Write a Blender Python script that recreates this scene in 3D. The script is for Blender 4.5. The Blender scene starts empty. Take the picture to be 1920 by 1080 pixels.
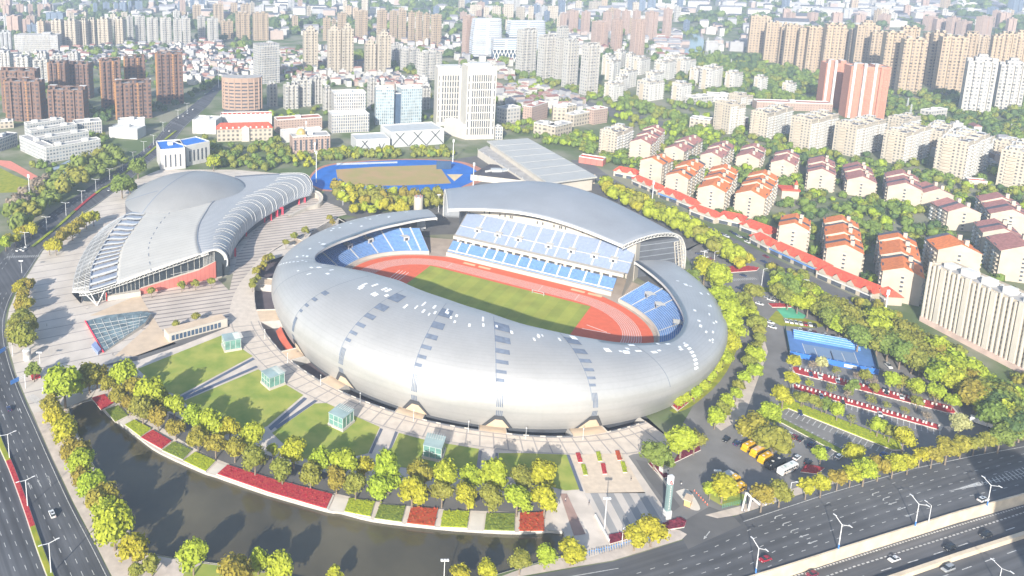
import bpy, bmesh, math, random
from math import sin, cos, tan, pi, radians, hypot, atan2, sqrt
from mathutils import Vector, Matrix, noise
from mathutils.geometry import tessellate_polygon
random.seed(7)
SC = bpy.context.scene
COL = SC.collection
# ------------------------------------------------------------------ camera, sky, sun, exposure
XN, YN, YH, PY, CH = 585., 7500., -120., 180., 220.
FP = sqrt((PY-YH)*(YN-PY)); PITCH = math.atan((PY-YH)/FP)
cd = bpy.data.cameras.new('camera'); cam = bpy.data.objects.new('camera', cd); COL.objects.link(cam)
cam.location = (0, 0, CH); cam.rotation_euler = (pi/2-PITCH, 0, 0)
cd.sensor_width = 36; cd.lens = FP/1920*36; cd.shift_x = (960-XN)/1920; cd.shift_y = -(540-PY)/1920
cd.clip_start = 1; cd.clip_end = 20000
SC.camera = cam
SUN_AZ, SUN_EL = radians(23), radians(23.5)
w = bpy.data.worlds.new('World'); SC.world = w; w.use_nodes = True
nt = w.node_tree; bg = nt.nodes['Background']
sk = nt.nodes.new('ShaderNodeTexSky'); sk.sky_type = 'NISHITA'; sk.sun_disc = False
sk.sun_elevation = SUN_EL; sk.sun_rotation = SUN_AZ+pi; sk.air_density = 1.0; sk.dust_density = 1.0
nt.links.new(sk.outputs[0], bg.inputs[0]); bg.inputs[1].default_value = 0.13
sd = bpy.data.lights.new('sun', 'SUN'); sd.energy = 5.0; sd.angle = radians(0.6); sd.color = (1, .935, .83)
sun = bpy.data.objects.new('sun', sd); COL.objects.link(sun)
sun.rotation_euler = Vector((sin(SUN_AZ)*cos(SUN_EL), cos(SUN_AZ)*cos(SUN_EL), -sin(SUN_EL))).to_track_quat('-Z', 'Y').to_euler()
SC.view_settings.view_transform = 'Standard'; SC.view_settings.look = 'None'
SC.view_settings.gamma = 1; SC.view_settings.use_curve_mapping = False
SC.view_settings.exposure = 0.94
SC.cycles.use_denoising = True
SC.cycles.max_bounces = 5; SC.cycles.diffuse_bounces = 3; SC.cycles.glossy_bounces = 3
SC.cycles.volume_bounces = 0; SC.cycles.transparent_max_bounces = 6

# ------------------------------------------------------------------ survey helpers: photo pixel -> point in the place
_cp, _sp = cos(PITCH), sin(PITCH)
def P(x, y, z=0.):
    a, b = x-XN, y-PY
    d = Vector((a, FP*_cp-b*_sp, -FP*_sp-b*_cp)); t = (z-CH)/d.z
    return Vector((d.x*t, d.y*t, z))
def PR(v):
    Z = v[2]-CH; dep = v[1]*_cp-Z*_sp; up = v[1]*_sp+Z*_cp
    return XN+FP*v[0]/dep, PY-FP*up/dep
def HT(px, yb, yt):
    g = P(px, yb); lo, hi = 0, 300
    for _ in range(40):
        m = (lo+hi)/2
        if PR((g.x, g.y, m))[1] > yt: lo = m
        else: hi = m
    return lo
def scale_at(y): return FP/P(XN, y).length        # px per metre (1920 px photo), crude

# ------------------------------------------------------------------ materials
MATS = {}
def M(name, col, rough=.85, metal=0., var=.18, scale=.15, spec=.3, detail=4, var2=0., scale2=.01, bump=0.):
    if name in MATS: return MATS[name]
    m = bpy.data.materials.new(name); m.use_nodes = True; t = m.node_tree; b = t.nodes['Principled BSDF']
    b.inputs['Roughness'].default_value = rough; b.inputs['Metallic'].default_value = metal
    b.inputs['Specular IOR Level'].default_value = spec
    b.inputs['Base Color'].default_value = (*col, 1)
    if var > 0:
        g = t.nodes.new('ShaderNodeNewGeometry')
        n = t.nodes.new('ShaderNodeTexNoise'); n.inputs['Scale'].default_value = scale; n.inputs['Detail'].default_value = detail
        t.links.new(g.outputs['Position'], n.inputs['Vector'])
        r = t.nodes.new('ShaderNodeMapRange'); r.inputs[1].default_value = .3; r.inputs[2].default_value = .7
        r.inputs[3].default_value = 1-var; r.inputs[4].default_value = 1+var
        t.links.new(n.outputs[0], r.inputs[0])
        last = r.outputs[0]
        if var2 > 0:
            n2 = t.nodes.new('ShaderNodeTexNoise'); n2.inputs['Scale'].default_value = scale2; n2.inputs['Detail'].default_value = 3
            t.links.new(g.outputs['Position'], n2.inputs['Vector'])
            r2 = t.nodes.new('ShaderNodeMapRange'); r2.inputs[1].default_value = .3; r2.inputs[2].default_value = .7
            r2.inputs[3].default_value = 1-var2; r2.inputs[4].default_value = 1+var2
            t.links.new(n2.outputs[0], r2.inputs[0])
            mu = t.nodes.new('ShaderNodeMath'); mu.operation = 'MULTIPLY'
            t.links.new(last, mu.inputs[0]); t.links.new(r2.outputs[0], mu.inputs[1]); last = mu.outputs[0]
        v = t.nodes.new('ShaderNodeVectorMath'); v.operation = 'SCALE'; v.inputs[0].default_value = col
        t.links.new(last, v.inputs['Scale']); t.links.new(v.outputs[0], b.inputs['Base Color'])
        if bump > 0:
            bp = t.nodes.new('ShaderNodeBump'); bp.inputs['Strength'].default_value = bump
            t.links.new(n.outputs[0], bp.inputs['Height']); t.links.new(bp.outputs[0], b.inputs['Normal'])
    MATS[name] = m
    return m
def two_tone(name, c1, c2, scale, rough=.9, lo=.45, hi=.55, detail=5):
    if name in MATS: return MATS[name]
    m = bpy.data.materials.new(name); m.use_nodes = True; t = m.node_tree; b = t.nodes['Principled BSDF']
    b.inputs['Roughness'].default_value = rough; b.inputs['Specular IOR Level'].default_value = .2
    g = t.nodes.new('ShaderNodeNewGeometry'); n = t.nodes.new('ShaderNodeTexNoise')
    n.inputs['Scale'].default_value = scale; n.inputs['Detail'].default_value = detail
    t.links.new(g.outputs['Position'], n.inputs['Vector'])
    r = t.nodes.new('ShaderNodeValToRGB'); r.color_ramp.elements[0].position = lo; r.color_ramp.elements[1].position = hi
    r.color_ramp.elements[0].color = (*c1, 1); r.color_ramp.elements[1].color = (*c2, 1)
    t.links.new(n.outputs[0], r.inputs[0]); t.links.new(r.outputs[0], b.inputs['Base Color'])
    MATS[name] = m
    return m
def striped(name, c1, c2, pitch, duty, ang=0., rough=.85, var=.12):
    """paving with narrow bands: world-space stripes of a pitch in metres"""
    if name in MATS: return MATS[name]
    m = bpy.data.materials.new(name); m.use_nodes = True; t = m.node_tree; b = t.nodes['Principled BSDF']
    b.inputs['Roughness'].default_value = rough; b.inputs['Specular IOR Level'].default_value = .25
    g = t.nodes.new('ShaderNodeNewGeometry')
    d = t.nodes.new('ShaderNodeVectorMath'); d.operation = 'DOT_PRODUCT'; d.inputs[1].default_value = (cos(ang)/pitch, sin(ang)/pitch, 0)
    t.links.new(g.outputs['Position'], d.inputs[0])
    f = t.nodes.new('ShaderNodeMath'); f.operation = 'FRACT'; t.links.new(d.outputs['Value'], f.inputs[0])
    l = t.nodes.new('ShaderNodeMath'); l.operation = 'LESS_THAN'; l.inputs[1].default_value = duty; t.links.new(f.outputs[0], l.inputs[0])
    mx = t.nodes.new('ShaderNodeMix'); mx.data_type = 'RGBA'; mx.inputs[6].default_value = (*c1, 1); mx.inputs[7].default_value = (*c2, 1)
    t.links.new(l.outputs[0], mx.inputs[0])
    n = t.nodes.new('ShaderNodeTexNoise'); n.inputs['Scale'].default_value = .08; n.inputs['Detail'].default_value = 6
    t.links.new(g.outputs['Position'], n.inputs['Vector'])
    r = t.nodes.new('ShaderNodeMapRange'); r.inputs[1].default_value = .3; r.inputs[2].default_value = .7
    r.inputs[3].default_value = 1-var; r.inputs[4].default_value = 1+var; t.links.new(n.outputs[0], r.inputs[0])
    v = t.nodes.new('ShaderNodeVectorMath'); v.operation = 'SCALE'
    t.links.new(mx.outputs[2], v.inputs[0]); t.links.new(r.outputs[0], v.inputs['Scale']); t.links.new(v.outputs[0], b.inputs['Base Color'])
    MATS[name] = m
    return m
def facade(name, wall, glass, ph, pv, fh, fv, var=.1, rough=.8, u0=.0):
    """rendered wall with rows of windows: pitch ph x pv metres, glass taking fractions fh x fv"""
    if name in MATS: return MATS[name]
    m = bpy.data.materials.new(name); m.use_nodes = True; t = m.node_tree; b = t.nodes['Principled BSDF']
    L = t.links.new
    tc = t.nodes.new('ShaderNodeTexCoord')
    cr = t.nodes.new('ShaderNodeVectorMath'); cr.operation = 'CROSS_PRODUCT'; cr.inputs[1].default_value = (0, 0, 1); L(tc.outputs['Normal'], cr.inputs[0])
    nm = t.nodes.new('ShaderNodeVectorMath'); nm.operation = 'NORMALIZE'; L(cr.outputs[0], nm.inputs[0])
    dt = t.nodes.new('ShaderNodeVectorMath'); dt.operation = 'DOT_PRODUCT'; L(tc.outputs['Object'], dt.inputs[0]); L(nm.outputs[0], dt.inputs[1])
    sx = t.nodes.new('ShaderNodeSeparateXYZ'); L(tc.outputs['Object'], sx.inputs[0])
    sn = t.nodes.new('ShaderNodeSeparateXYZ'); L(tc.outputs['Normal'], sn.inputs[0])
    def mth(op, a, bb=None, c=None):
        k = t.nodes.new('ShaderNodeMath'); k.operation = op
        for i, q in enumerate((a, bb)):
            if q is None: continue
            if isinstance(q, (int, float)): k.inputs[i].default_value = q
            else: L(q, k.inputs[i])
        return k.outputs[0]
    def band(val, pitch, fr, off):
        f = mth('FRACT', mth('ADD', mth('DIVIDE', val, pitch), off))
        return mth('LESS_THAN', mth('ABSOLUTE', mth('SUBTRACT', f, .5)), fr/2)
    win = mth('MULTIPLY', band(dt.outputs['Value'], ph, fh, 100.+u0), band(sx.outputs[2], pv, fv, 100.))
    win = mth('MULTIPLY', win, mth('LESS_THAN', mth('ABSOLUTE', sn.outputs[2]), .5))
    wn = t.nodes.new('ShaderNodeTexWhiteNoise'); wn.noise_dimensions = '3D'
    sc = t.nodes.new('ShaderNodeVectorMath'); sc.operation = 'SNAP'; sc.inputs[1].default_value = (ph, ph, pv); L(tc.outputs['Object'], sc.inputs[0]); L(sc.outputs[0], wn.inputs[0])
    gl = t.nodes.new('ShaderNodeVectorMath'); gl.operation = 'SCALE'; gl.inputs[0].default_value = glass
    L(mth('ADD', mth('MULTIPLY', wn.outputs[0], 1.2), .4), gl.inputs['Scale'])
    n = t.nodes.new('ShaderNodeTexNoise'); n.inputs['Scale'].default_value = .12; n.inputs['Detail'].default_value = 4; L(tc.outputs['Object'], n.inputs['Vector'])
    wl = t.nodes.new('ShaderNodeVectorMath'); wl.operation = 'SCALE'; wl.inputs[0].default_value = tuple(c*.72 for c in wall)
    L(mth('ADD', mth('MULTIPLY', n.outputs[0], var*2), 1-var), wl.inputs['Scale'])
    mx = t.nodes.new('ShaderNodeMix'); mx.data_type = 'RGBA'; L(win, mx.inputs[0]); L(wl.outputs[0], mx.inputs[6]); L(gl.outputs[0], mx.inputs[7])
    L(mx.outputs[2], b.inputs['Base Color'])
    L(mth('SUBTRACT', rough, mth('MULTIPLY', win, .5)), b.inputs['Roughness'])
    b.inputs['Specular IOR Level'].default_value = .3
    MATS[name] = m
    return m
# ------------------------------------------------------------------ mesh helpers
class MB:
    """collects boxes, prisms, tubes and sheets, then links them as ONE mesh object"""
    def __init__(s): s.v = []; s.f = []; s.m = []; s.mats = []
    def mi(s, mat):
        if mat not in s.mats: s.mats.append(mat)
        return s.mats.index(mat)
    def poly(s, pts, mat):
        o = len(s.v); s.v += [tuple(p) for p in pts]; s.f.append(tuple(range(o, o+len(pts)))); s.m.append(s.mi(mat))
    def grid(s, rows, mat, close=False):
        o = len(s.v); n = len(rows[0]); k = s.mi(mat)
        for r in rows: s.v += [tuple(p) for p in r]
        for i in range(len(rows)-1):
            for j in range(n if close else n-1):
                a = o+i*n+j; b2 = o+i*n+(j+1) % n
                s.f.append((a, b2, b2+n, a+n)); s.m.append(k)
    def prism(s, pts, z0, z1, mat, top=None, base=False):
        """vertical prism over a polygon (list of x,y); z0/z1 heights"""
        a = 0
        for i in range(len(pts)):
            p, q = pts[i], pts[(i+1) % len(pts)]; a += p[0]*q[1]-q[0]*p[1]
        if a < 0: pts = pts[::-1]
        n = len(pts); o = len(s.v)
        s.v += [(p[0], p[1], z0) for p in pts]+[(p[0], p[1], z1) for p in pts]
        k = s.mi(mat)
        for i in range(n):
            j = (i+1) % n; s.f.append((o+i, o+j, o+n+j, o+n+i)); s.m.append(k)
        kt = s.mi(top or mat)
        if n <= 4: s.f.append(tuple(range(o+n, o+2*n))); s.m.append(kt)
        else:
            for t in tessellate_polygon([[Vector((p[0], p[1], 0)) for p in pts]]):
                s.f.append(tuple(o+n+i for i in (t if tri_up(pts, t) else t[::-1]))); s.m.append(kt)
        if base: s.f.append(tuple(range(o+n-1, o-1, -1))); s.m.append(k)
    def box(s, c, d, mat, rz=0., top=None, base=True):
        """box centred at c=(x,y) from c[2] up by d[2]"""
        cs, sn = cos(rz), sin(rz); hx, hy = d[0]/2, d[1]/2
        pts = [(c[0]+x*cs-y*sn, c[1]+x*sn+y*cs) for x, y in ((-hx, -hy), (hx, -hy), (hx, hy), (-hx, hy))]
        s.prism(pts, c[2], c[2]+d[2], mat, top, base)
    def tube(s, p, q, r0, r1, mat, n=6, cap=True):
        p, q = Vector(p), Vector(q); d = (q-p).normalized()
        a = d.orthogonal().normalized(); b = d.cross(a)
        o = len(s.v); k = s.mi(mat)
        for c, r in ((p, r0), (q, r1)):
            for i in range(n):
                t = 2*pi*i/n; s.v.append(tuple(c+a*(r*cos(t))+b*(r*sin(t))))
        for i in range(n):
            j = (i+1) % n; s.f.append((o+i, o+j, o+n+j, o+n+i)); s.m.append(k)
        if cap: s.f.append(tuple(range(o+n, o+2*n))); s.m.append(k); s.f.append(tuple(range(o+n-1, o-1, -1))); s.m.append(k)
    def stack(s, o, a, n, wd, floors, fh, dep, par, mat, z0=.4):
        """one connected stack of balconies: base point o, width along a, outward n"""
        o, a, n = Vector(o), Vector(a).normalized(), Vector(n).normalized(); pr = [(0., z0)]
        for k in range(floors): pr += [(dep, z0+k*fh), (dep, z0+k*fh+par), (.06, z0+k*fh+par)]+([(.06, z0+(k+1)*fh)] if k < floors-1 else [])
        pr.append((0., pr[-1][1])); A = [o-a*wd/2+n*d+Vector((0, 0, z)) for d, z in pr]; B = [p+a*wd for p in A]
        s.grid([A, B], mat); k = s.mi(mat); N = len(A); b = len(s.v)-2*N
        for q in ([b+i for i in range(N)], [b+N+i for i in range(N)][::-1]): s.f.append(tuple(q)); s.m.append(k)
    def build(s, name, parent=None, smooth=False, loc=None):
        me = bpy.data.meshes.new(name); me.from_pydata(s.v, [], s.f)
        for m in s.mats: me.materials.append(m)
        me.polygons.foreach_set('material_index', s.m)
        if smooth: me.polygons.foreach_set('use_smooth', [True]*len(s.f))
        me.update()
        o = bpy.data.objects.new(name, me); COL.objects.link(o)
        if parent: o.parent = parent
        if loc: o.location = loc
        return o
def tri_up(pts, t):
    a, b, c = (pts[i] for i in t)
    return (b[0]-a[0])*(c[1]-a[1])-(b[1]-a[1])*(c[0]-a[0]) > 0
def tag(o, label, cat=None, group=None, kind=None):
    if label: o['label'] = label
    if cat: o['category'] = cat
    if group: o['group'] = group
    if kind: o['kind'] = kind
    return o
def empty(name, loc, label, cat, group=None, rz=0.):
    o = bpy.data.objects.new(name, None); COL.objects.link(o); o.location = loc; o.rotation_euler = (0, 0, rz); o.empty_display_size = .5
    return tag(o, label, cat, group)
def smooth(pts, n=6, closed=False):
    """Catmull-Rom through the points"""
    out = []; N = len(pts)
    rng = range(N) if closed else range(N-1)
    for i in rng:
        if closed: a, b, c, d = pts[i-1], pts[i], pts[(i+1) % N], pts[(i+2) % N]
        else: a, b, c, d = pts[max(i-1, 0)], pts[i], pts[i+1], pts[min(i+2, N-1)]
        for k in range(n):
            t = k/n
            out.append(tuple(.5*(2*b[j]+(c[j]-a[j])*t+(2*a[j]-5*b[j]+4*c[j]-d[j])*t*t+(3*b[j]-a[j]-3*c[j]+d[j])*t**3) for j in range(len(b))))
    if not closed: out.append(tuple(pts[-1]))
    return out
def lerp(a, b, t): return a+(b-a)*t
def flat(mb, pts, z, mat, holes=()):
    """horizontal sheet over world polygon pts (x,y) with holes"""
    loops = [[Vector((p[0], p[1], 0)) for p in pts]]+[[Vector((p[0], p[1], 0)) for p in h] for h in holes]
    al = [q for l in loops for q in l]; o = len(mb.v); k = mb.mi(mat)
    zf = z if callable(z) else (lambda x, y: z)
    mb.v += [(q.x, q.y, zf(q.x, q.y)) for q in al]
    for t in tessellate_polygon(loops):
        mb.f.append(tuple(o+i for i in (t if tri_up(al, t) else t[::-1]))); mb.m.append(k)
def sheet(name, px, z, mat, kind='structure', label=None, cat=None, sm=0, closed=True):
    pts = smooth(px, sm, True) if sm else px
    mb = MB(); flat(mb, [P(*p[:2], 0) for p in pts], z, mat); o = mb.build(name)
    return tag(o, label, cat, None, kind)
def ribbon(mb, pts, w0, w1, z, mat):
    """strip along a world polyline between offsets w0..w1 (left positive)"""
    n = len(pts); L = []; R = []
    for i in range(n):
        a, b = Vector(pts[max(i-1, 0)][:2]), Vector(pts[min(i+1, n-1)][:2]); d = (b-a).normalized(); nn = Vector((-d.y, d.x)); p = Vector(pts[i][:2])
        L.append((*(p+nn*w0), z)); R.append((*(p+nn*w1), z))
    mb.grid([L, R] if w0 < w1 else [R, L], mat)
def along(pts, step, start=0.):
    """points and headings every step metres along a world polyline"""
    out = []; acc = start
    for i in range(len(pts)-1):
        a, b = Vector(pts[i][:2]), Vector(pts[i+1][:2]); l = (b-a).length
        if l < 1e-6: continue
        d = (b-a)/l
        while acc <= l:
            out.append((a+d*acc, d)); acc += step
        acc -= l
    return out
def dashes(mb, pts, off, ln, gap, wd, z, mat, start=0.):
    for p, d in along(pts, ln+gap, start):
        n = Vector((-d.y, d.x)); a = p+n*off; b = a+d*ln
        q = [a-n*wd/2, b-n*wd/2, b+n*wd/2, a+n*wd/2]
        mb.poly([(*k, z) for k in q], mat)
def W(px): return [P(*p) for p in px]
def offs(pts, d):
    n = len(pts); out = []
    for i in range(n):
        a, b = Vector(pts[max(i-1, 0)][:2]), Vector(pts[min(i+1, n-1)][:2]); t = (b-a).normalized(); out.append(Vector(pts[i][:2])+Vector((-t.y, t.x))*d)
    return out
def in_poly(x, y, poly):
    r = False; j = len(poly)-1
    for i in range(len(poly)):
        xi, yi = poly[i][:2]; xj, yj = poly[j][:2]
        if (yi > y) != (yj > y) and x < (xj-xi)*(y-yi)/(yj-yi)+xi: r = not r
        j = i
    return r
ORD = ['first', 'second', 'third', 'fourth', 'fifth', 'sixth', 'seventh', 'eighth', 'ninth', 'tenth', 'eleventh', 'twelfth', 'thirteenth', 'fourteenth', 'fifteenth', 'sixteenth', 'seventeenth', 'eighteenth', 'nineteenth', 'twentieth']
for k, o in enumerate(ORD[:9]): ORD.append('twenty-'+o)
ORD.append('thirtieth')
for k, o in enumerate(ORD[:9]): ORD.append('thirty-'+o)
ORD.append('fortieth')
for k, o in enumerate(ORD[:9]): ORD.append('forty-'+o)
# ------------------------------------------------------------------ stadium frame (u along the pitch, v away from us)
FA, FB = P(807.5, 498.3), P(1107.2, 574.7)
UU = (FB-FA).normalized(); VV = Vector((-UU.y, UU.x, 0)); FO = (FA+FB)/2-34*VV
def S(u, v, z=0.): q = FO+UU*u+VV*v; return Vector((q.x, q.y, z))
def SP(th, r, z=0.): return S(r*cos(radians(th)), r*sin(radians(th)), z)
def table(tb):
    tb = sorted(tb)
    def f(th):
        while th > tb[-1][0]: th -= 360
        while th < tb[0][0]: th += 360
        if th > tb[-1][0]: return tb[-1][1]
        for i in range(len(tb)-1):
            if tb[i][0] <= th <= tb[i+1][0]:
                t = (th-tb[i][0])/(tb[i+1][0]-tb[i][0])
                y0, y1 = tb[i][1], tb[i+1][1]; h = tb[i+1][0]-tb[i][0]
                def sl(k):
                    if k <= 0 or k >= len(tb)-1: return 0
                    d0 = (tb[k][1]-tb[k-1][1])/(tb[k][0]-tb[k-1][0]); d1 = (tb[k+1][1]-tb[k][1])/(tb[k+1][0]-tb[k][0])
                    return 0 if d0*d1 <= 0 else 2*d0*d1/(d0+d1)
                m0, m1 = sl(i)*h, sl(i+1)*h
                return (2*t**3-3*t*t+1)*y0+(t**3-2*t*t+t)*m0+(-2*t**3+3*t*t)*y1+(t**3-t*t)*m1
    return f
RO = table([(-206, 175), (-196, 164), (-186, 160.5), (-174, 159), (-161, 155), (-137, 155), (-122, 149.5), (-110, 147), (-100, 144), (-87, 142.5), (-68, 140.5), (-54, 142), (-41, 145.5), (-33, 143.6)])
RM = table([(-206, 171), (-196, 162), (-186, 158.5), (-174, 156), (-160, 146.5), (-149, 141), (-142, 138.6), (-136, 137), (-124, 134.4), (-106, 131.4), (-87, 128.8), (-68, 128), (-50, 129.5), (-30, 127.5)])
def ring(t0, t1, n=40, d=0.): return [SP(lerp(t0, t1, i/n), RO(lerp(t0, t1, i/n))+d) for i in range(n+1)]
HOLE = ring(-206, -33, 70)+[SP(t, 118) for t in (-31, -15, 0, 15, 30)]+[SP(t, 112) for t in (45, 90, 135)]
POND = smooth([(128, 765), (140, 795), (160, 845), (190, 895), (222, 945), (240, 985), (252, 1025)], 4)[:-1]+[(262, 1034), (330, 1047), (430, 1060), (560, 1084), (700, 1110), (860, 1098), (985, 1062), (1062, 1040), (1056, 997), (1026, 995)]+smooth([(1026, 995), (970, 998), (880, 994), (800, 987), (700, 975), (640, 960), (610, 956), (500, 925), (405, 892), (380, 884), (300, 848), (260, 820), (200, 775), (172, 748), (128, 765)], 3)[1:-1]
POND_W = W(POND)
WALL1 = [(1100, 1163), (1300, 1113), (1400, 1088), (1478, 1064), (1575, 1033), (1700, 994), (1800, 963), (1920, 930), (2100, 880), (2500, 775), (3200, 620)]
far = [(9000, 2500), (9000, 9000), (-9000, 9000), (-9000, -500)]
m_base = two_tone('mixed_ground', (.10, .14, .05), (.24, .235, .17), .02, lo=.42, hi=.6, detail=10)
WW = W(WALL1)
mb = MB()
flat(mb, [(p.x, p.y) for p in WW]+far+[(-400, -500), (P(1100, 1163).x-30, 150)], 0., m_base, [[(p.x, p.y) for p in HOLE], [(p.x, p.y) for p in POND_W]])
tag(mb.build('ground'), None, kind='structure')
# ---- pond
m_conc = M('concrete', (.42, .40, .37), .85, var=.12, scale=.3)
m_water = M('pond_water', (.085, .073, .043), .08, var=.35, scale=.03, spec=.55)
b = m_water.node_tree; bp = b.nodes.new('ShaderNodeBump'); nz = b.nodes.new('ShaderNodeTexNoise'); nz.inputs['Scale'].default_value = .9
bp.inputs['Strength'].default_value = .03; b.links.new(nz.outputs[0], bp.inputs['Height']); b.links.new(bp.outputs[0], b.nodes['Principled BSDF'].inputs['Normal'])
gg = b.nodes.new('ShaderNodeNewGeometry'); b.links.new(gg.outputs['Position'], nz.inputs['Vector'])
mb = MB(); flat(mb, [(p.x, p.y) for p in POND_W], -1., m_water); tag(mb.build('pond_water'), None, kind='structure')
mb = MB(); k = [(p.x, p.y) for p in POND_W]+[(POND_W[0].x, POND_W[0].y)]
mb.grid([[(x, y, .12) for x, y in k], [(x, y, -1.3) for x, y in k]], m_conc); tag(mb.build('pond_bank'), None, kind='structure')
# ---- lower carriageway of the expressway, 4 m down
m_road = M('road_asphalt', (.088, .090, .097), .8, var=.22, scale=.06, detail=8, var2=.25, scale2=.012)
m_road2 = M('worn_asphalt', (.125, .122, .12), .85, var=.15, scale=.08, detail=8, var2=.15, scale2=.02)
m_lot = M('parking_asphalt', (.185, .178, .172), .9, var=.15, scale=.1, detail=8, var2=.12, scale2=.03)
def streaked(name, col, ang, var=.3):
    m = M(name, col, .8, var=.14, scale=.06, detail=8, var2=.16, scale2=.015); t = m.node_tree; b = t.nodes['Principled BSDF']; old = b.inputs['Base Color'].links[0].from_socket
    g = t.nodes.new('ShaderNodeNewGeometry'); mp = t.nodes.new('ShaderNodeMapping'); mp.vector_type = 'POINT'; mp.inputs['Rotation'].default_value = (0, 0, -ang); t.links.new(g.outputs['Position'], mp.inputs[0])
    m2 = t.nodes.new('ShaderNodeVectorMath'); m2.operation = 'MULTIPLY'; m2.inputs[1].default_value = (.006, .42, 0); t.links.new(mp.outputs[0], m2.inputs[0])
    n = t.nodes.new('ShaderNodeTexNoise'); n.inputs['Scale'].default_value = 1.; n.inputs['Detail'].default_value = 5; t.links.new(m2.outputs[0], n.inputs['Vector'])
    r = t.nodes.new('ShaderNodeMapRange'); r.inputs[1].default_value = .3; r.inputs[2].default_value = .7; r.inputs[3].default_value = 1-var; r.inputs[4].default_value = 1+var; t.links.new(n.outputs[0], r.inputs[0])
    v = t.nodes.new('ShaderNodeVectorMath'); v.operation = 'SCALE'; t.links.new(old, v.inputs[0]); t.links.new(r.outputs[0], v.inputs['Scale']); t.links.new(v.outputs[0], b.inputs['Base Color']); return m
_e = P(1400, 977)-P(1540, 934); _l = P(60, 850)-P(110, 960)
m_hwy = streaked('highway_asphalt', (.092, .093, .098), atan2(_e.y, _e.x)); m_blv = streaked('boulevard_asphalt', (.075, .078, .086), atan2(_l.y, _l.x), .42)
m_white = M('road_paint', (.46, .46, .45), .7, var=.4, scale=1.2, detail=6)
m_barrier = M('barrier_concrete', (.60, .50, .37), .85, var=.14, scale=.25, detail=6)
m_kerb = M('kerb_stone', (.55, .52, .47), .85, var=.1)
mb = MB(); lo = [(p.x, p.y) for p in W(WALL1)]
flat(mb, lo+[(lo[-1][0]+400, lo[-1][1]-600), (lo[0][0]+250, lo[0][1]-260), (lo[0][0]-40, lo[0][1]-60)], -4., m_hwy); tag(mb.build('expressway_road'), None, kind='structure')
# ------------------------------------------------------------------ roads, plazas, lawns
KERB_L = [(430, 150), (405, 178), (392, 196), (372, 215), (345, 240), (318, 275), (285, 300), (238, 342), (180, 385), (148, 405), (110, 440), (80, 470), (52, 512), (27, 548), (14, 580), (9, 610), (13, 650), (27, 700), (47, 750), (70, 800), (97, 860), (137, 945), (177, 1020), (215, 1095)]
LEFT_L = [(418, 148), (388, 175), (366, 192), (345, 210), (318, 228), (290, 262), (245, 300), (200, 330), (150, 362), (95, 400), (45, 440), (0, 475), (-60, 530), (-110, 640), (-150, 760), (-200, 900), (-240, 1095)]
sheet('boulevard_road', smooth(KERB_L, 4)+smooth(LEFT_L, 4)[::-1], .05, m_blv)
EXP_N = [(860, 1130), (925, 1092), (1050, 1070), (1150, 1053), (1290, 1010), (1380, 967), (1540, 915), (1700, 869), (1810, 846), (1920, 826), (2100, 786), (2500, 700), (3200, 575)]
sheet('highway_road', EXP_N+WALL1[::-1], .05, m_hwy)
m_lot_s = m_lot
SITE = [(1300, 500), (1280, 470), (1320, 452), (1385, 480), (1440, 512), (1560, 582), (1660, 640), (1760, 712), (1850, 788), (1885, 822), (1810, 838), (1700, 861), (1540, 907), (1380, 958), (1330, 968), (1290, 1002), (1262, 985), (1240, 945), (1190, 872), (1178, 855), (1262, 826), (1335, 700), (1355, 620), (1330, 550)]
sheet('site_road', SITE, .04, m_lot)
sheet('gate_road', [(1268, 985), (1330, 950), (1372, 966), (1390, 985), (1290, 1030)], .07, m_road2)
sheet('north_drive', [(612, 352), (640, 378), (720, 398), (830, 388), (842, 300), (905, 290), (1010, 350), (1125, 345), (1250, 410), (1320, 452), (1290, 470), (1240, 455), (1100, 440), (900, 430), (820, 405), (700, 412), (640, 402), (600, 376)], .04, m_road2)
# street on the right, between the tree belts and the shops
STR = smooth([(1085, 300), (1140, 340), (1240, 392), (1340, 440), (1430, 485), (1500, 520), (1600, 570), (1700, 635), (1800, 700), (1920, 770), (2100, 860)], 4)
mb = MB(); ribbon(mb, W(STR), -9, 9, .05, m_road2); tag(mb.build('shop_street'), None, kind='structure')
# avenue with a river of trees to the far centre
m_pave = M('paving_stone', (.56, .495, .43), .85, var=.16, scale=.12, detail=6, var2=.08, scale2=.02)
m_pale = M('pale_paving', (.60, .55, .48), .85, var=.1, scale=.15, detail=6)
m_tan = M('tan_paving', (.56, .44, .32), .85, var=.1, scale=.2, detail=6)
m_walk = M('pavement_brick', (.50, .43, .37), .9, var=.15, scale=.3, detail=6)
d = P(467, 540)-P(270, 567); ANG = atan2(d.y, d.x)+pi/2
m_str = striped('striped_plaza', (.51, .445, .385), (.235, .205, .19), 5.0, .24, ANG)
d2 = P(330, 640)-P(160, 690)
d3 = P(120, 600)-P(30, 617); ANG3 = atan2(d3.y, d3.x)+pi/2
m_wide = striped('wide_stripe_plaza', (.54, .485, .425), (.27, .24, .23), 10.5, .06, ANG3)
sheet('plaza', [(238, 343), (180, 386), (148, 406), (110, 441), (80, 471), (54, 513), (30, 549), (17, 580), (12, 610), (16, 650), (30, 700), (50, 750), (62, 775), (120, 760), (128, 764), (172, 746), (200, 690), (258, 668), (330, 642), (300, 560), (560, 470), (610, 400), (580, 330), (440, 318), (300, 318)], .03, m_wide)
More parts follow.
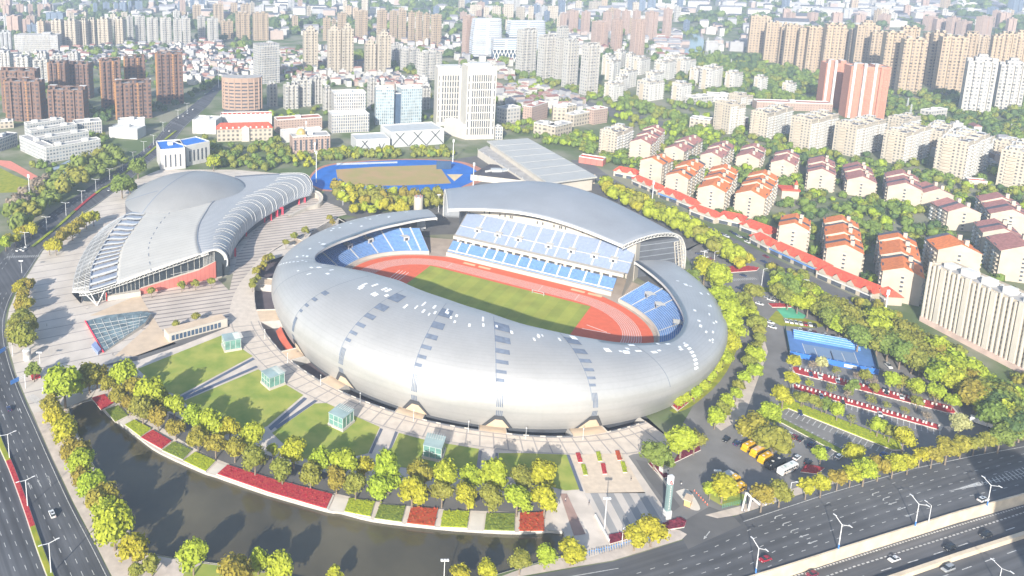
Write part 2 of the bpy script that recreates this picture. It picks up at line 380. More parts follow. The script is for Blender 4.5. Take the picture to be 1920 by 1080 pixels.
# striped plaza between the arena and the stadium
gpl = [(200, 606), (262, 552), (405, 520), (430, 545), (445, 480), (480, 430), (540, 395), (590, 370), (640, 390), (650, 402)]
rg = ring(-206, -137, 30, .0)
mb = MB(); flat(mb, [(p.x, p.y) for p in W(gpl)]+[(p.x, p.y) for p in rg]+[(p.x, p.y) for p in W([(425, 612), (330, 645), (280, 620)])], .06, m_str); tag(mb.build('striped_plaza'), None, kind='structure')
sheet('tan_plaza', [(168, 592), (262, 552), (275, 575), (300, 615), (330, 645), (258, 668), (215, 668), (280, 610), (282, 588)], .09, m_tan)
# park between the ring deck and the pond
rg = ring(-137, -33, 60)
park = [(1205, 848), (1250, 955), (1262, 985), (1255, 990), (1100, 1048), (1062, 1041), (1057, 997), (1027, 994)]+[q for q in POND[POND.index((1026, 995)):]]+[(172, 744), (200, 690), (258, 672), (425, 614)]
mb = MB(); flat(mb, [(p.x, p.y) for p in rg]+[(p.x, p.y) for p in W(park)], .03, m_pave); tag(mb.build('park_paving'), None, kind='structure')
sheet('lawn_drive', [(185, 690), (258, 676), (340, 648), (432, 612), (425, 605), (415, 598), (330, 640), (258, 666), (200, 684)], .09, m_road2)
m_grass = two_tone('lawn_grass', (.20, .275, .045), (.38, .375, .085), .11, lo=.32, hi=.72, detail=9)
m_grass2 = two_tone('verge_grass', (.20, .24, .02), (.32, .31, .03), .25, lo=.35, hi=.65, detail=8)
LAWNS = [[(258, 692), (418, 628), (440, 645), (474, 668), (335, 742), (300, 730)], [(345, 752), (484, 693), (500, 702), (530, 718), (569, 741), (500, 800), (440, 815), (380, 800)], [(510, 812), (590, 757), (612, 756), (660, 778), (712, 801), (690, 850), (640, 862), (560, 860)],
         [(728, 855), (748, 812), (800, 826), (898, 842), (893, 878), (800, 882), (740, 875)], [(935, 850), (985, 850), (1065, 853), (1078, 885), (1088, 918), (1060, 920), (1000, 905), (935, 890)]]
for q in LAWNS:
    o = sheet('lawn', q, .12, m_grass)
for q in LAWNS[:]:   # dark channels beside the lawns
    pass
m_bed_red = two_tone('red_flowers', (.34, .015, .035), (.42, .06, .05), 1.6, detail=8)
m_bed_org = two_tone('orange_flowers', (.42, .05, .02), (.34, .09, .03), 1.6, detail=8)
m_bed_lime = two_tone('lime_hedge', (.36, .40, .02), (.22, .28, .02), 1.3, detail=8)
m_bed_green = two_tone('green_hedge', (.20, .24, .03), (.12, .17, .03), 1.3, detail=8)
m_bed_dark = two_tone('maroon_shrubs', (.12, .015, .03), (.2, .03, .05), 1.0, detail=8)
def bed(name, px, h, mat, label, cat='flower bed', group=None, kerb=True, z=.1):
    """planted bed: stone kerb with a rounded, uneven mass of planting"""
    pts = [P(*q) for q in px]; c = sum(pts, Vector())/len(pts)
    t = empty(name, (c.x, c.y, z), label, cat, group)
    mb = MB(); loc = [(p.x-c.x, p.y-c.y) for p in pts]
    if kerb:
        mb.prism(loc, 0, .35, m_kerb); mb.build('bed_kerb', t)
    # fill with little tufts
    g = MB(); inn = [(x*.97, y*.97) for x, y in loc]
    g.prism(inn, .1, h*.75+.2, mat)
    xs = [q[0] for q in inn]; ys = [q[1] for q in inn]; ar = abs(sum(inn[i-1][0]*inn[i][1]-inn[i][0]*inn[i-1][1] for i in range(len(inn))))/2
    for k in range(int(min(500, ar*1.3))):
        x, y = random.uniform(min(xs), max(xs)), random.uniform(min(ys), max(ys))
        if in_poly(x, y, inn):
            s = random.uniform(.3, .8); zt = h*.75+.2+random.uniform(.05, .3)
            a = random.uniform(0, 6.3)
            g.poly([(x+s*cos(a), y+s*sin(a), zt-.25), (x+s*cos(a+2.1), y+s*sin(a+2.1), zt-.1), (x+s*cos(a+4.2), y+s*sin(a+4.2), zt+.1)], mat)
    g.build('bed_planting', t)
    return t
B_ = 'planting beds along the pond edge'
BEDS = [([(172, 748), (195, 741), (214, 757), (190, 771)], m_bed_red, 'red flower bed at the north-west end of the pond edge row'),
        ([(197, 770), (222, 762), (240, 781), (216, 793)], m_bed_green, 'dull green hedge bed beside the first red bed of the pond edge row'),
        ([(234, 798), (252, 789), (284, 806), (264, 821)], m_bed_lime, 'lime hedge bed between a bare paved gap and a red bed near the pond corner'),
        ([(264, 822), (286, 808), (322, 829), (303, 844)], m_bed_red, 'bright red bed between two hedge beds near the north-west pond corner'),
        ([(304, 846), (326, 830), (360, 846), (343, 864)], m_bed_green, 'olive green hedge bed just right of the bright red corner bed'),
        ([(344, 866), (366, 849), (405, 866), (386, 886)], m_bed_lime, 'lime hedge bed just left of the longest crimson bed'),
        ([(405, 890), (424, 873), (520, 903), (627, 930), (615, 957), (505, 925)], m_bed_red, 'longest crimson flower bed in the middle of the pond edge'),
        ([(645, 961), (654, 936), (703, 944), (695, 971)], m_bed_lime, 'lime hedge bed right of the longest crimson bed'),
        ([(702, 974), (712, 948), (761, 952), (753, 981)], m_bed_green, 'olive hedge bed between a lime bed and an orange-red bed'),
        ([(762, 983), (770, 953), (822, 956), (815, 989)], m_bed_org, 'orange-red flower bed between an olive and a lime hedge bed'),
        ([(825, 990), (830, 960), (881, 961), (876, 992)], m_bed_lime, 'lime hedge bed right of the orange-red bed on the pond edge'),
        ([(907, 996), (911, 965), (966, 965), (965, 998)], m_bed_green, 'green hedge bed beside the last orange-red bed of the pond edge'),
        ([(973, 998), (974, 964), (1020, 963), (1021, 998)], m_bed_org, 'orange-red flower bed at the east end of the pond edge row')]
for px, mt, lb in BEDS: bed('flower_bed', px, .7, mt, lb, group=B_)
# paving between the beds
for px in ([(222, 793), (238, 782), (252, 789), (234, 800)], [(388, 887), (408, 868), (424, 873), (404, 890)], [(617, 957), (629, 931), (654, 936), (643, 962)], [(880, 994), (884, 962), (909, 964), (905, 996)]):
    sheet('pond_edge_paving', px, .1, m_pale)
sheet('tree_walk', smooth([(205, 735), (240, 770), (300, 800), (360, 838), (424, 868), (520, 898), (627, 925), (720, 943), (830, 955), (966, 960), (1024, 960)], 3)+smooth([(1040, 925), (960, 930), (860, 922), (760, 912), (650, 895), (560, 872), (450, 835), (370, 800), (300, 765), (225, 720)], 3), .07, m_road2)
# paths between lawns, edged by water channels
m_chan = M('dark_channel', (.10, .12, .17), .3, var=.1)
for px in ([(474, 671), (336, 745), (339, 748), (478, 674)], [(484, 689), (345, 750), (341, 746), (480, 686)], [(570, 745), (503, 802), (508, 808), (576, 748)], [(596, 752), (520, 805), (515, 801), (590, 750)], [(713, 803), (692, 850), (697, 851), (718, 805)], [(746, 811), (728, 856), (724, 854), (741, 809)], [(898, 845), (893, 880), (899, 880), (904, 846)], [(934, 850), (933, 886), (928, 886), (929, 849)], [(1062, 853), (1087, 921), (1094, 922), (1068, 853)]):
    sheet('water_channel', px, .15, m_chan)
# south-east forecourt: pale terraces, striped court
sheet('stair_terrace', [(1068, 853), (1165, 850), (1210, 925), (1098, 925), (1085, 890)], .12, M('terrace_stone', (.58, .48, .37), .85, var=.1, scale=.4, detail=6))
d = P(1130, 985)-P(1100, 925); 
m_court = striped('forecourt_stripes', (.52, .47, .42), (.29, .285, .28), 6.3, .5, atan2(d.y, d.x)+pi/2)
sheet('striped_forecourt', [(1095, 925), (1210, 923), (1256, 985), (1248, 992), (1138, 1004), (1128, 985)], .12, m_court)
sheet('red_walk', [(1050, 926), (1063, 926), (1098, 1002), (1076, 1005)], .12, M('red_paving', (.36, .24, .2), .9))
mb = MB()
p0, p1 = P(1116, 968), P(1142, 1016); dd = (p1-p0).normalized()
mb.box(((p0.x+p1.x)/2, (p0.y+p1.y)/2, .1), ((p1-p0).length, .5, .9), M('white_stone', (.7, .68, .64)), atan2(dd.y, dd.x)); tag(mb.build('low_wall'), 'low white wall along the west side of the striped forecourt', 'wall')
fb = [((1079, 851), (1092, 868), m_bed_red, 'red', 'upper left'), ((1117, 849), (1129, 866), m_bed_lime, 'lime', 'upper middle'), ((1153, 847), (1166, 864), m_bed_org, 'orange-red', 'upper right'), ((1089, 873), (1102, 892), m_bed_lime, 'lime', 'lower left'), ((1126, 871), (1138, 890), m_bed_red, 'red', 'lower middle'), ((1163, 868), (1176, 887), m_bed_lime, 'lime', 'lower right')]
for a, c, mt, cn, pos in fb:
    bed('terrace_planter', [(a[0], a[1]), (a[0]+8, a[1]-.5), (c[0], c[1]), (c[0]-8, c[1]+.5)], .5, mt, f'small dark-edged planter of {cn} plants, {pos} of six on the stone terrace', 'planter', 'planters on the stone terrace')
# pavements
sheet('boulevard_pavement', [(62, 775), (72, 800), (99, 860), (139, 945), (179, 1020), (217, 1095), (275, 1095), (255, 1036), (240, 990), (222, 948), (190, 900), (158, 848), (138, 798), (126, 767), (112, 762)], .09, m_walk)
sheet('south_bank', [(255, 1036), (275, 1095), (600, 1110), (560, 1086), (430, 1062), (330, 1049), (262, 1036)], .09, m_walk)
sheet('bank_lawn', [(345, 1075), (380, 1057), (450, 1066), (520, 1080), (560, 1095), (340, 1095)], .12, m_grass)
sheet('highway_pavement', [(860, 1110), (986, 1064), (1062, 1043), (1100, 1048), (1255, 990), (1275, 995), (1288, 1002), (1278, 1012), (1150, 1051), (1050, 1068), (925, 1090)], .09, m_walk)
sheet('highway_pavement', [(1322, 966), (1385, 950), (1540, 899), (1700, 855), (1810, 832), (1900, 812), (1925, 822), (1810, 845), (1700, 868), (1540, 914), (1382, 966), (1345, 972)], .09, m_walk)
# concrete walls of the sunken road
mb = MB(); q = W(WALL1); L0 = [(p.x, p.y, -4.) for p in q]; L1 = [(p.x, p.y, .85) for p in q]
n2 = [Vector((*p, 0)) for p in offs(q, .6)]
mb.grid([L0, L1, [(p.x, p.y, .85) for p in n2], [(p.x, p.y, .02) for p in n2]], m_barrier); tag(mb.build('retaining_wall'), 'long beige concrete wall between the upper highway and the sunken lanes', 'wall')
WALL2 = [(1560, 1131), (1686, 1088), (1800, 1049), (1920, 1010), (2100, 955), (2500, 840)]
q = W(WALL2); mb = MB(); q = [P(x, y, -4) for x, y in WALL2]
n1 = [Vector((*p, 0)) for p in offs(q, 1.4)]
mb.grid([[(p.x, p.y, -4) for p in q], [(p.x, p.y, -2.2) for p in q], [(p.x, p.y, -2.2) for p in n1], [(p.x, p.y, -4) for p in n1]], m_barrier); tag(mb.build('median_barrier'), 'lower beige concrete barrier between the two sunken carriageways', 'wall')
# markings
mk = MB(); Z = .085
kl = [p for p in W(smooth(KERB_L, 4))]
lo_ = [p for p in kl if p.y < 470]
ribbon(mk, offs(lo_, -1.3), -.13, .13, Z, m_white)
for o_, wd in ((-4.7, .22), (-8.1, .22), (-11.5, .22)): dashes(mk, [(*p, 0) for p in offs(lo_, o_)], 0, 2.6, 4.2, wd, Z, m_white)
for o_ in (-20.5, -24, -27.5): dashes(mk, [(*p, 0) for p in offs(lo_, o_)], 0, 2.6, 4.2, .22, Z, m_white)
up_ = [p for p in kl if 480 < p.y < 1000]
ribbon(mk, offs(up_, -1.), -.12, .12, Z, m_white)
for o_ in (-19., -22.5): dashes(mk, [(*p, 0) for p in offs(up_, o_)], 0, 3, 5, .3, Z, m_white)
en = W(EXP_N)
ribbon(mk, offs(en[1:4], -3.2), -.14, .14, Z, m_white); ribbon(mk, offs(en[5:11], -3.4), -.14, .14, Z, m_white)
for o_ in (-7.2, -10.9, -14.6, -18.3, -22): dashes(mk, [(*p, 0) for p in offs(en[2:11], o_)], 0, 2., 4., .22, Z, m_white, start=o_ % 3)
wl = [P(x, y, -4) for x, y in [(1478, 1084), (1600, 1046), (1750, 999), (1920, 949), (2200, 868)]]
dashes(mk, [(p.x, p.y, 0) for p in wl], 0, .9, .6, .55, -3.94, m_white)
wl2 = [P(x, y, -4) for x, y in [(1480, 1106), (1600, 1063), (1750, 1016), (1920, 961), (2200, 870)]]
dashes(mk, [(p.x, p.y, 0) for p in wl2], 0, 1.3, .9, .5, -3.94, m_white)
wl3 = [P(x, y, -4) for x, y in [(1600, 1086), (1720, 1050), (1900, 990), (2200, 890)]]
dashes(mk, [(p.x, p.y, 0) for p in wl3], 0, 5., 8., .3, -3.94, m_white)
wl4 = [P(x, y, -4) for x, y in [(1760, 1084), (1900, 1034), (2200, 930)]]
dashes(mk, [(p.x, p.y, 0) for p in wl4], 0, 5., 7., .3, -3.94, m_white)
def arrow(px, py, ang, kind='s', L=5., z=Z):
    c = P(px, py); ux, uy = cos(ang), sin(ang)
    def q(a, b): return (c.x+ux*a-uy*b, c.y+uy*a+ux*b, z)
    mk.poly([q(-L*.5, -.16), q(L*.2, -.16), q(L*.2, .16), q(-L*.5, .16)], m_white)
    if kind == 's': mk.poly([q(L*.15, -.5), q(L*.5, 0), q(L*.15, .5)], m_white)
    else: mk.poly([q(L*.15, -.16), q(L*.38, .9), q(L*.5, .6), q(L*.22, -.16)], m_white)
er = P(1400, 977)-P(1540, 934); ea = atan2(er.y, er.x)
for x, y, kd in ((1458, 968, 't'), (1473, 981, 't'), (1488, 994, 't'), (1507, 1005, 's'), (1523, 1017, 's'), (1640, 925, 't'), (1660, 934, 't'), (1673, 944, 's'), (1690, 954, 's'), (1706, 966, 's')): arrow(x, y, ea, kd)
lr = P(60, 850)-P(110, 960); la = atan2(lr.y, lr.x)
for x, y in ((92, 900), (73, 905), (55, 911), (92, 898), (38, 770), (7, 781)): arrow(x, y, la)
arrow(1325, 1004, atan2((P(1322, 1012)-P(1333, 998)).y, (P(1322, 1012)-P(1333, 998)).x), L=6)
# crossings
def zebra(a, b, ln, wd, n, z=Z):
    a, b = P(*a), P(*b); d = (b-a).normalized(); nn = Vector((-d.y, d.x, 0)); L = (b-a).length
    for i in range(n):
        c = a+d*(L*(i+.5)/n)
        q = [c-d*wd/2-nn*ln/2, c+d*wd/2-nn*ln/2, c+d*wd/2+nn*ln/2, c-d*wd/2+nn*ln/2]; mk.poly([(k.x, k.y, z) for k in q], m_white)
zebra((12, 482), (78, 480), 4, .5, 16); zebra((55, 742), (76, 755), 4, .5, 7); zebra((320, 228), (345, 238), 4, .5, 10); zebra((1373, 525), (1418, 522), 3, .5, 12)
# chevrons on the highway nose
na, nb = P(1780, 921), P(1925, 886)
for i in range(14):
    t = i/13; c = na.lerp(nb, .35+.65*t); wv = .6+2.2*t; d = (nb-na).normalized(); nn = Vector((-d.y, d.x, 0))
    q = [c-nn*wv, c+d*.5-nn*wv, c+d*1.8+nn*wv, c+d*1.3+nn*wv]; mk.poly([(k.x, k.y, Z) for k in q], m_white)
mk.poly([(k.x, k.y, Z) for k in (na, na.lerp(nb, .4)+Vector((0, -1, 0)), na.lerp(nb, .4)+Vector((0, 1, 0)))], m_white)
ribbon(mk, [na, nb], -.1, .1, Z+.01, m_white)
# parking bays
def bays(a, b, n, ln, z=.075, wd=.15, tee=False):
    a, b = P(*a), P(*b); d = (b-a).normalized(); nn = Vector((d.y, -d.x, 0))*(1 if ln > 0 else -1); L = (b-a).length
    for i in range(n+1):
        c = a+d*(L*i/n); e = c+nn*abs(ln); q = [c-d*wd, c+d*wd, e+d*wd, e-d*wd]; mk.poly([(k.x, k.y, z) for k in q], m_white)
        if tee: q = [e-d*.6-nn*.1, e+d*.6-nn*.1, e+d*.6+nn*.1, e-d*.6+nn*.1]; mk.poly([(k.x, k.y, z+.004) for k in q], m_white)
bays((1490, 693), (1775, 768), 26, 4.8, tee=True); bays((1490, 690), (1775, 765), 26, -4.8, tee=True)
bays((1488, 728), (1762, 808), 26, 4.8, tee=True); bays((1488, 725), (1762, 805), 26, -4.8, tee=True)
bays((1470, 766), (1672, 846), 19, 4.8, tee=True); bays((1478, 760), (1680, 838), 19, -4.8, tee=True)
bays((1462, 792), (1580, 850), 11, -4.8, tee=True); bays((1455, 800), (1575, 855), 11, 4.8)
bays((1665, 655), (1860, 770), 18, 4.6); bays((1560, 600), (1650, 648), 9, 4.6)
sl = smooth([(1405, 600), (1408, 640), (1395, 690), (1365, 740)], 4)
dashes(mk, W(sl), 0, 3, 5, .2, .075, m_white)
tag(mk.build('lane_marking'), None, kind='structure')
# boulevard median
MED_LO = smooth([(-12, 790), (0, 830), (22, 880), (48, 950), (75, 1030), (100, 1095)], 4)
mlo = W(MED_LO)
mb = MB(); a = [(*p, 0) for p in offs(mlo, 1.2)]; c = [(*p, 0) for p in offs(mlo, -1.2)]
mb.grid([[(p[0], p[1], .05) for p in a], [(p[0], p[1], .35) for p in a], [(p[0], p[1], .35) for p in c], [(p[0], p[1], .05) for p in c]], m_kerb)
for i in range(len(mlo)-1):
    mt = m_bed_red if 6 < i < 14 else m_grass2
    p, q_ = mlo[i], mlo[i+1]; dd = (q_-p).normalized(); nn = Vector((-dd.y, dd.x, 0))
    mb.poly([(*(k.xy), .95) for k in (p-nn*.9, q_-nn*.9, q_+nn*.9, p+nn*.9)], mt)
    for sg in (1, -1): mb.poly([(*(p+nn*.9*sg).xy, .35), (*(q_+nn*.9*sg).xy, .35), (*(q_+nn*.9*sg).xy, .95), (*(p+nn*.9*sg).xy, .95)], mt)
tag(mb.build('median_hedge'), 'narrow hedge and red flower median at the lower left of the boulevard', 'hedge')
MED_UP = smooth([(330, 246), (300, 270), (250, 312), (207, 346), (187, 358), (150, 388), (110, 424), (60, 464)], 4)
mup = W(MED_UP); mb = MB()
for i in range(len(mup)-1):
    mt = m_bed_red if 16 < i < 21 else (m_bed_lime if i % 3 else m_bed_green)
    p, q_ = mup[i], mup[i+1]; dd = (q_-p).normalized(); nn = Vector((-dd.y, dd.x, 0))*1.1; h = .9+random.uniform(-.1, .1)
    mb.poly([(*(k.xy), h) for k in (p-nn, q_-nn, q_+nn, p+nn)], mt)
    for sg in (1, -1): mb.poly([(*(p+nn*sg).xy, .05), (*(q_+nn*sg).xy, .05), (*(q_+nn*sg).xy, h), (*(p+nn*sg).xy, h)], mt)
tag(mb.build('median_hedge'), 'lime hedge median with a red stretch on the upper boulevard beside the arena', 'hedge')
# ------------------------------------------------------------------ stadium
RR = table([(-227, 99), (-205, 94), (-185, 95.4), (-172, 100.3), (-163, 103.6), (-156, 105.3), (-150, 103.5), (-144, 97.5), (-138, 89), (-125, 75.5), (-108, 69.5), (-90, 70.5), (-71, 77), (-54, 90), (-40, 98.7), (-30, 105), (-22, 109.3), (-14, 112), (-4, 110.5), (17, 103), (46, 98.7)])
RZ = table([(-227, 20), (-205, 21), (-185, 21.5), (-172, 22), (-163, 23), (-156, 24), (-150, 25), (-144, 27.5), (-138, 30), (-120, 33), (-108, 34), (-71, 34), (-54, 33), (-40, 30), (-30, 27), (-22, 25), (-14, 23), (0, 22), (46, 20)])
RWB = table([(-227, 0), (-165, 0), (-140, 4), (-115, 11), (-90, 9), (-60, 4), (-38, 0), (46, 0)])
def shell(th, s):
    """outer skin: s<0 below the bulge, 0..1 over the top to the crease, 1..2 the inner band to the rim"""
    rr, zr, wb = RR(th), RZ(th), RWB(th)
    if s < 0:
        t = -s; return Vector((130-7*t**1.25, 0, 12.5-16.5*t))
    rc, zc = rr+wb, zr+wb*.22
    if s <= 1:
        a = s*pi/2; return Vector((rc+(130-rc)*cos(a)**.86, 0, 12.5+(zc-12.5)*sin(a)**.86))
    t = s-1; return Vector((lerp(rc, rr, t), 0, lerp(zc, zr, t)))
def SHP(th, s, d=0.):
    q = shell(th, s); p = SP(th, q.x, q.z)
    if d:
        e = shell(th, min(s+.02, 1)) if s < .98 else shell(th, s-.02); tdir = Vector((e.x-q.x, e.z-q.z)) if s < .98 else Vector((q.x-e.x, q.z-e.z))
        n = Vector((-tdir.y, tdir.x))
        if n.length > 0:
            n.normalize()
            if n.x < 0 and n.y < 0: n = -n
            if n.y < 0 and s > .1: n = -n
            p = SP(th, q.x+abs(n.x)*d, q.z+n.y*d)
    return p
def metal_skin(name, col, rough, metal, du=0):
    m = M(name, col, rough, metal, var=.07, scale=.05, spec=.5, detail=5, var2=.025, scale2=.6)
    return m
m_shell = metal_skin('aluminium_skin', (.43, .43, .425), .46, .42)
t_ = m_shell.node_tree; bs_ = t_.nodes['Principled BSDF']; old = bs_.inputs['Base Color'].links[0].from_socket
g_ = t_.nodes.new('ShaderNodeNewGeometry'); ds = t_.nodes.new('ShaderNodeVectorMath'); ds.operation = 'DISTANCE'; ds.inputs[1].default_value = (FO.x, FO.y, 10.); t_.links.new(g_.outputs['Position'], ds.inputs[0])
dv = t_.nodes.new('ShaderNodeMath'); dv.operation = 'DIVIDE'; dv.inputs[1].default_value = 1.6; t_.links.new(ds.outputs['Value'], dv.inputs[0])
fr_ = t_.nodes.new('ShaderNodeMath'); fr_.operation = 'FRACT'; t_.links.new(dv.outputs[0], fr_.inputs[0])
lt = t_.nodes.new('ShaderNodeMath'); lt.operation = 'LESS_THAN'; lt.inputs[1].default_value = .22; t_.links.new(fr_.outputs[0], lt.inputs[0])
mr = t_.nodes.new('ShaderNodeMapRange'); mr.inputs[3].default_value = 1.; mr.inputs[4].default_value = .95; t_.links.new(lt.outputs[0], mr.inputs[0])
vs = t_.nodes.new('ShaderNodeVectorMath'); vs.operation = 'SCALE'; t_.links.new(old, vs.inputs[0]); t_.links.new(mr.outputs[0], vs.inputs['Scale']); t_.links.new(vs.outputs[0], bs_.inputs['Base Color'])
m_roofm = metal_skin('grey_roof_sheet', (.29, .31, .34), .5, .2)
m_under = M('dark_steel', (.06, .065, .075), .7, var=.1)  # one dark tone for soffits, openings, beams and bus stripes
m_parap = M('cream_parapet', (.47, .435, .38), .75, var=.06)
m_trim = M('white_trim', (.56, .555, .53), .6, var=.06)
m_glass = M('blue_glass', (.05, .085, .14), .25, .0, var=.15, scale=.4, spec=.6)
m_panel = M('blue_grey_panel', (.14, .17, .225), .6, 0, var=.2, scale=.5, spec=.2)
m_sky = M('white_skylight', (.86, .88, .90), .5, var=.03)
st = empty('stadium', FO, 'huge oval silver stadium with a red running track and green pitch inside', 'stadium')
def sp_child(mb, name, smooth_=False):
    o = mb.build(name, None, smooth_); o.parent = st; o.matrix_parent_inverse = Matrix.Translation(-FO); return o
mb = MB(); TH = [lerp(-227, 46, i/180) for i in range(181)]
SS = [-.68, -.5, -.25, -.12, 0]+[i/16 for i in range(1, 17)]+[1.25, 1.5, 2]
def clean(th, s):
    if RWB(th) < .05 and s > 1: s = 1+.001*(s-1)
    return SHP(th, s)
mb.grid([[clean(t, s) for s in SS] for t in TH], m_shell)
o = sp_child(mb, 'outer_shell', True)
o.data.polygons.foreach_set('use_smooth', [True]*len(o.data.polygons))
# crease between top and inner band must stay sharp
mb = MB()
for t0 in (TH,):
    mb.grid([[SP(t, RR(t), RZ(t)) for t in t0], [SP(t, RR(t), RZ(t)-1.6) for t in t0]], m_trim)
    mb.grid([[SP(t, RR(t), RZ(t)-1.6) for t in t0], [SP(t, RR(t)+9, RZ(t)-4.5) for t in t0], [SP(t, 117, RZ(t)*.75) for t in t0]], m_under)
sp_child(mb, 'rim_fascia')
for t in (-227, 46):   # end walls
    mb = MB()
    q = [clean(t, s) for s in SS if s >= 0]; q2 = [SP(t, max(RR(t), 104), p.z*.0+max(0, min(p.z, RZ(t))-3.2)) for p in q]
    mb.grid([q, [Vector((p.x, p.y, max(p.z-2.6, .1))) for p in q]], m_trim); sp_child(mb, 'shell_end')
mb = MB(); m_dark = M('dark_wall', (.10, .11, .13), .8, var=.15); TU = [lerp(-226, 45, i/150) for i in range(151)]; mb.grid([[SP(t, 125, 2.) for t in TU], [SP(t, 121.5, -4.2) for t in TU]], m_dark); sp_child(mb, 'base_wall'); mb = MB()
tb = [lerp(-222, 41, i/110) for i in range(111)]
mb.grid([[SP(t, 116, 0) for t in tb], [SP(t, 116, RZ(t)*.8) for t in tb]], m_dark)
sp_child(mb, 'back_wall')
# seams and roof lights on the skin
for t in (-152, -136, -119, -101, -83, -66, -47, -28):
    mb = MB()
    for i in range(24):
        a, b = lerp(.12, 1, i/24), lerp(.12, 1, (i+1)/24); d = .16
        mb.poly([SHP(t-d*.6, a, .1), SHP(t+d*.6, a, .1), SHP(t+d*.6, b, .1), SHP(t-d*.6, b, .1)], M('dark_seam', (.22, .25, .30), .6, var=0))
    sp_child(mb, 'roof_seam')
def patch(t0, t1, s0, s1, mat, name, d=.14):
    mb = MB(); n = 4
    mb.grid([[SHP(lerp(t0, t1, i/n), lerp(s0, s1, j/n), d) for i in range(n+1)] for j in range(n+1)], mat); return sp_child(mb, name)
for tc, big in ((-119, .8), (-101, 1.05), (-83, 1.), (-66, 1.1), (-47, .9)):
    for k, (s0, s1) in enumerate(((.86, .95), (.72, .79), (.60, .65), (.49, .53), (.39, .425), (.30, .335))):
        wv = lerp(3.9, 1.5, k/5)*big
        if tc == -119 and k < 2: continue
        patch(tc-.1, tc+wv*(1 if tc > -90 or tc < -95 else .85), s0, s1, m_panel, 'roof_window')
    for k in range(4):
        patch(tc+.15+k*.32*big, tc+.36+k*.32*big, .03, .22, m_panel, 'roof_window')
    for k in range(4):
        patch(tc+.15+k*.32*big, tc+.36+k*.32*big, -.22, -.01, m_panel, 'roof_window')
    def wedge(l0, r0, l1, r1, s0, s1, d, mt, nm):
        mb = MB(); mb.grid([[SHP(lerp(lerp(l0, l1, j/6), lerp(r0, r1, j/6), i/6), lerp(s0, s1, j/6), d) for i in range(7)] for j in range(7)][::-1], mt); sp_child(mb, nm)
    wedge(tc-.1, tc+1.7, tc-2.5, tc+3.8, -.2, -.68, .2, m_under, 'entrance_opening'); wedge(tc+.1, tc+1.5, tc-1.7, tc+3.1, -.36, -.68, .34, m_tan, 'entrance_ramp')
rs = random.Random(3)
def scatter(t0, t1, s0, s1, n, wmin, wmax):
    for k in range(n):
        t, s = rs.uniform(t0, t1), rs.uniform(s0, s1); ww = rs.uniform(wmin, wmax)
        patch(t, t+ww, s, s+rs.uniform(.025, .05), m_sky, 'skylight')
scatter(-118, -100, .82, .93, 9, .5, 1.4); scatter(-98, -84, .82, .92, 8, .4, .7); scatter(-82, -68, .82, .92, 8, .4, .8); scatter(-66, -48, .82, .93, 7, .4, .7)
scatter(-45, -10, .72, .95, 18, .5, 1.8); scatter(-8, 30, .4, .85, 18, .5, 1.6); scatter(-175, -128, .62, .95, 16, .6, 1.8); scatter(-222, -180, .35, .85, 18, .5, 1.3)
for i in range(7): patch(-152+.5*i, -151.2+.5*i, .35+.07*i, .39+.07*i, m_sky, 'skylight')
for i in range(7): patch(-19+.7*i, -17.6+.7*i, .25+.085*i, .30+.085*i, m_sky, 'skylight')
# track, pitch
def sup(a, b, n, k=90, z=0.):
    return [S(a*math.copysign(abs(cos(t))**(2/n), cos(t)), b*math.copysign(abs(sin(t))**(2/n), sin(t)), z) for t in [2*pi*i/k for i in range(k)]]
TRA, TRB, TRN = 95., 61., 2.25
m_track = M('red_track', (.66, .13, .06), .9, var=.06, scale=.3); m_track2 = M('pale_track', (.62, .22, .16), .9, var=.06, scale=.3)
m_pitch = striped('pitch_grass', (.31, .33, .055), (.27, .305, .05), 13., .5, atan2(UU.y, UU.x), var=.16)
m_apron = M('apron_concrete', (.40, .33, .27), .9, var=.12)
mb = MB(); flat(mb, [(p.x, p.y) for p in [SP(i*4, 119) for i in range(90)]], -.05, m_apron); o = sp_child(mb, 'apron')
mb = MB(); flat(mb, [(p.x, p.y) for p in sup(TRA, TRB, TRN)], .03, m_track); sp_child(mb, 'running_track')
def oval(r, z, half=42.2, n=24): return [S(half+r*cos(t), r*sin(t), z) for t in [lerp(-pi/2, pi/2, i/n) for i in range(n+1)]]+[S(-half+r*cos(t), r*sin(t), z) for t in [lerp(pi/2, 3*pi/2, i/n) for i in range(n+1)]]
mb = MB(); a, c = oval(36.9, .06), oval(46.6, .06); mb.grid([a+[a[0]], c+[c[0]]][::-1], m_track2)
mt_line = M('track_line', (.80, .66, .60), .8, var=0)
for k in range(9):
    r = 36.9+k*1.22; a, c = oval(r-.1, .085), oval(r+.1, .085); mb.grid([c+[c[0]], a+[a[0]]], mt_line)
for u0 in (43, -43, 20): mb.poly([S(u0-.12, 37, .087), S(u0+.12, 37, .087), S(u0+.12, 46.6, .087), S(u0-.12, 46.6, .087)], mt_line)
for k in range(4): mb.poly([S(-60-k*2.2, -6, .06), S(-59.6-k*2.2, -6, .06), S(-60.5-k*2.2, 16, .06), S(-60.9-k*2.2, 16, .06)], mt_line)
mb.poly([S(57, 3, .06), S(72, 6, .06), S(72, 6.5, .06), S(57, 3.5, .06)], mt_line); mb.poly([S(58, 9, .06), S(70, 6.5, .06), S(70, 7, .06), S(58, 9.5, .06)], mt_line)
sp_child(mb, 'track_lane')
mb = MB(); mb.poly([S(-53.5, -34, .1), S(53.5, -34, .1), S(53.5, 34, .1), S(-53.5, 34, .1)], m_pitch); sp_child(mb, 'pitch')
m_sand = M('sand', (.62, .48, .28), .95, var=.1)
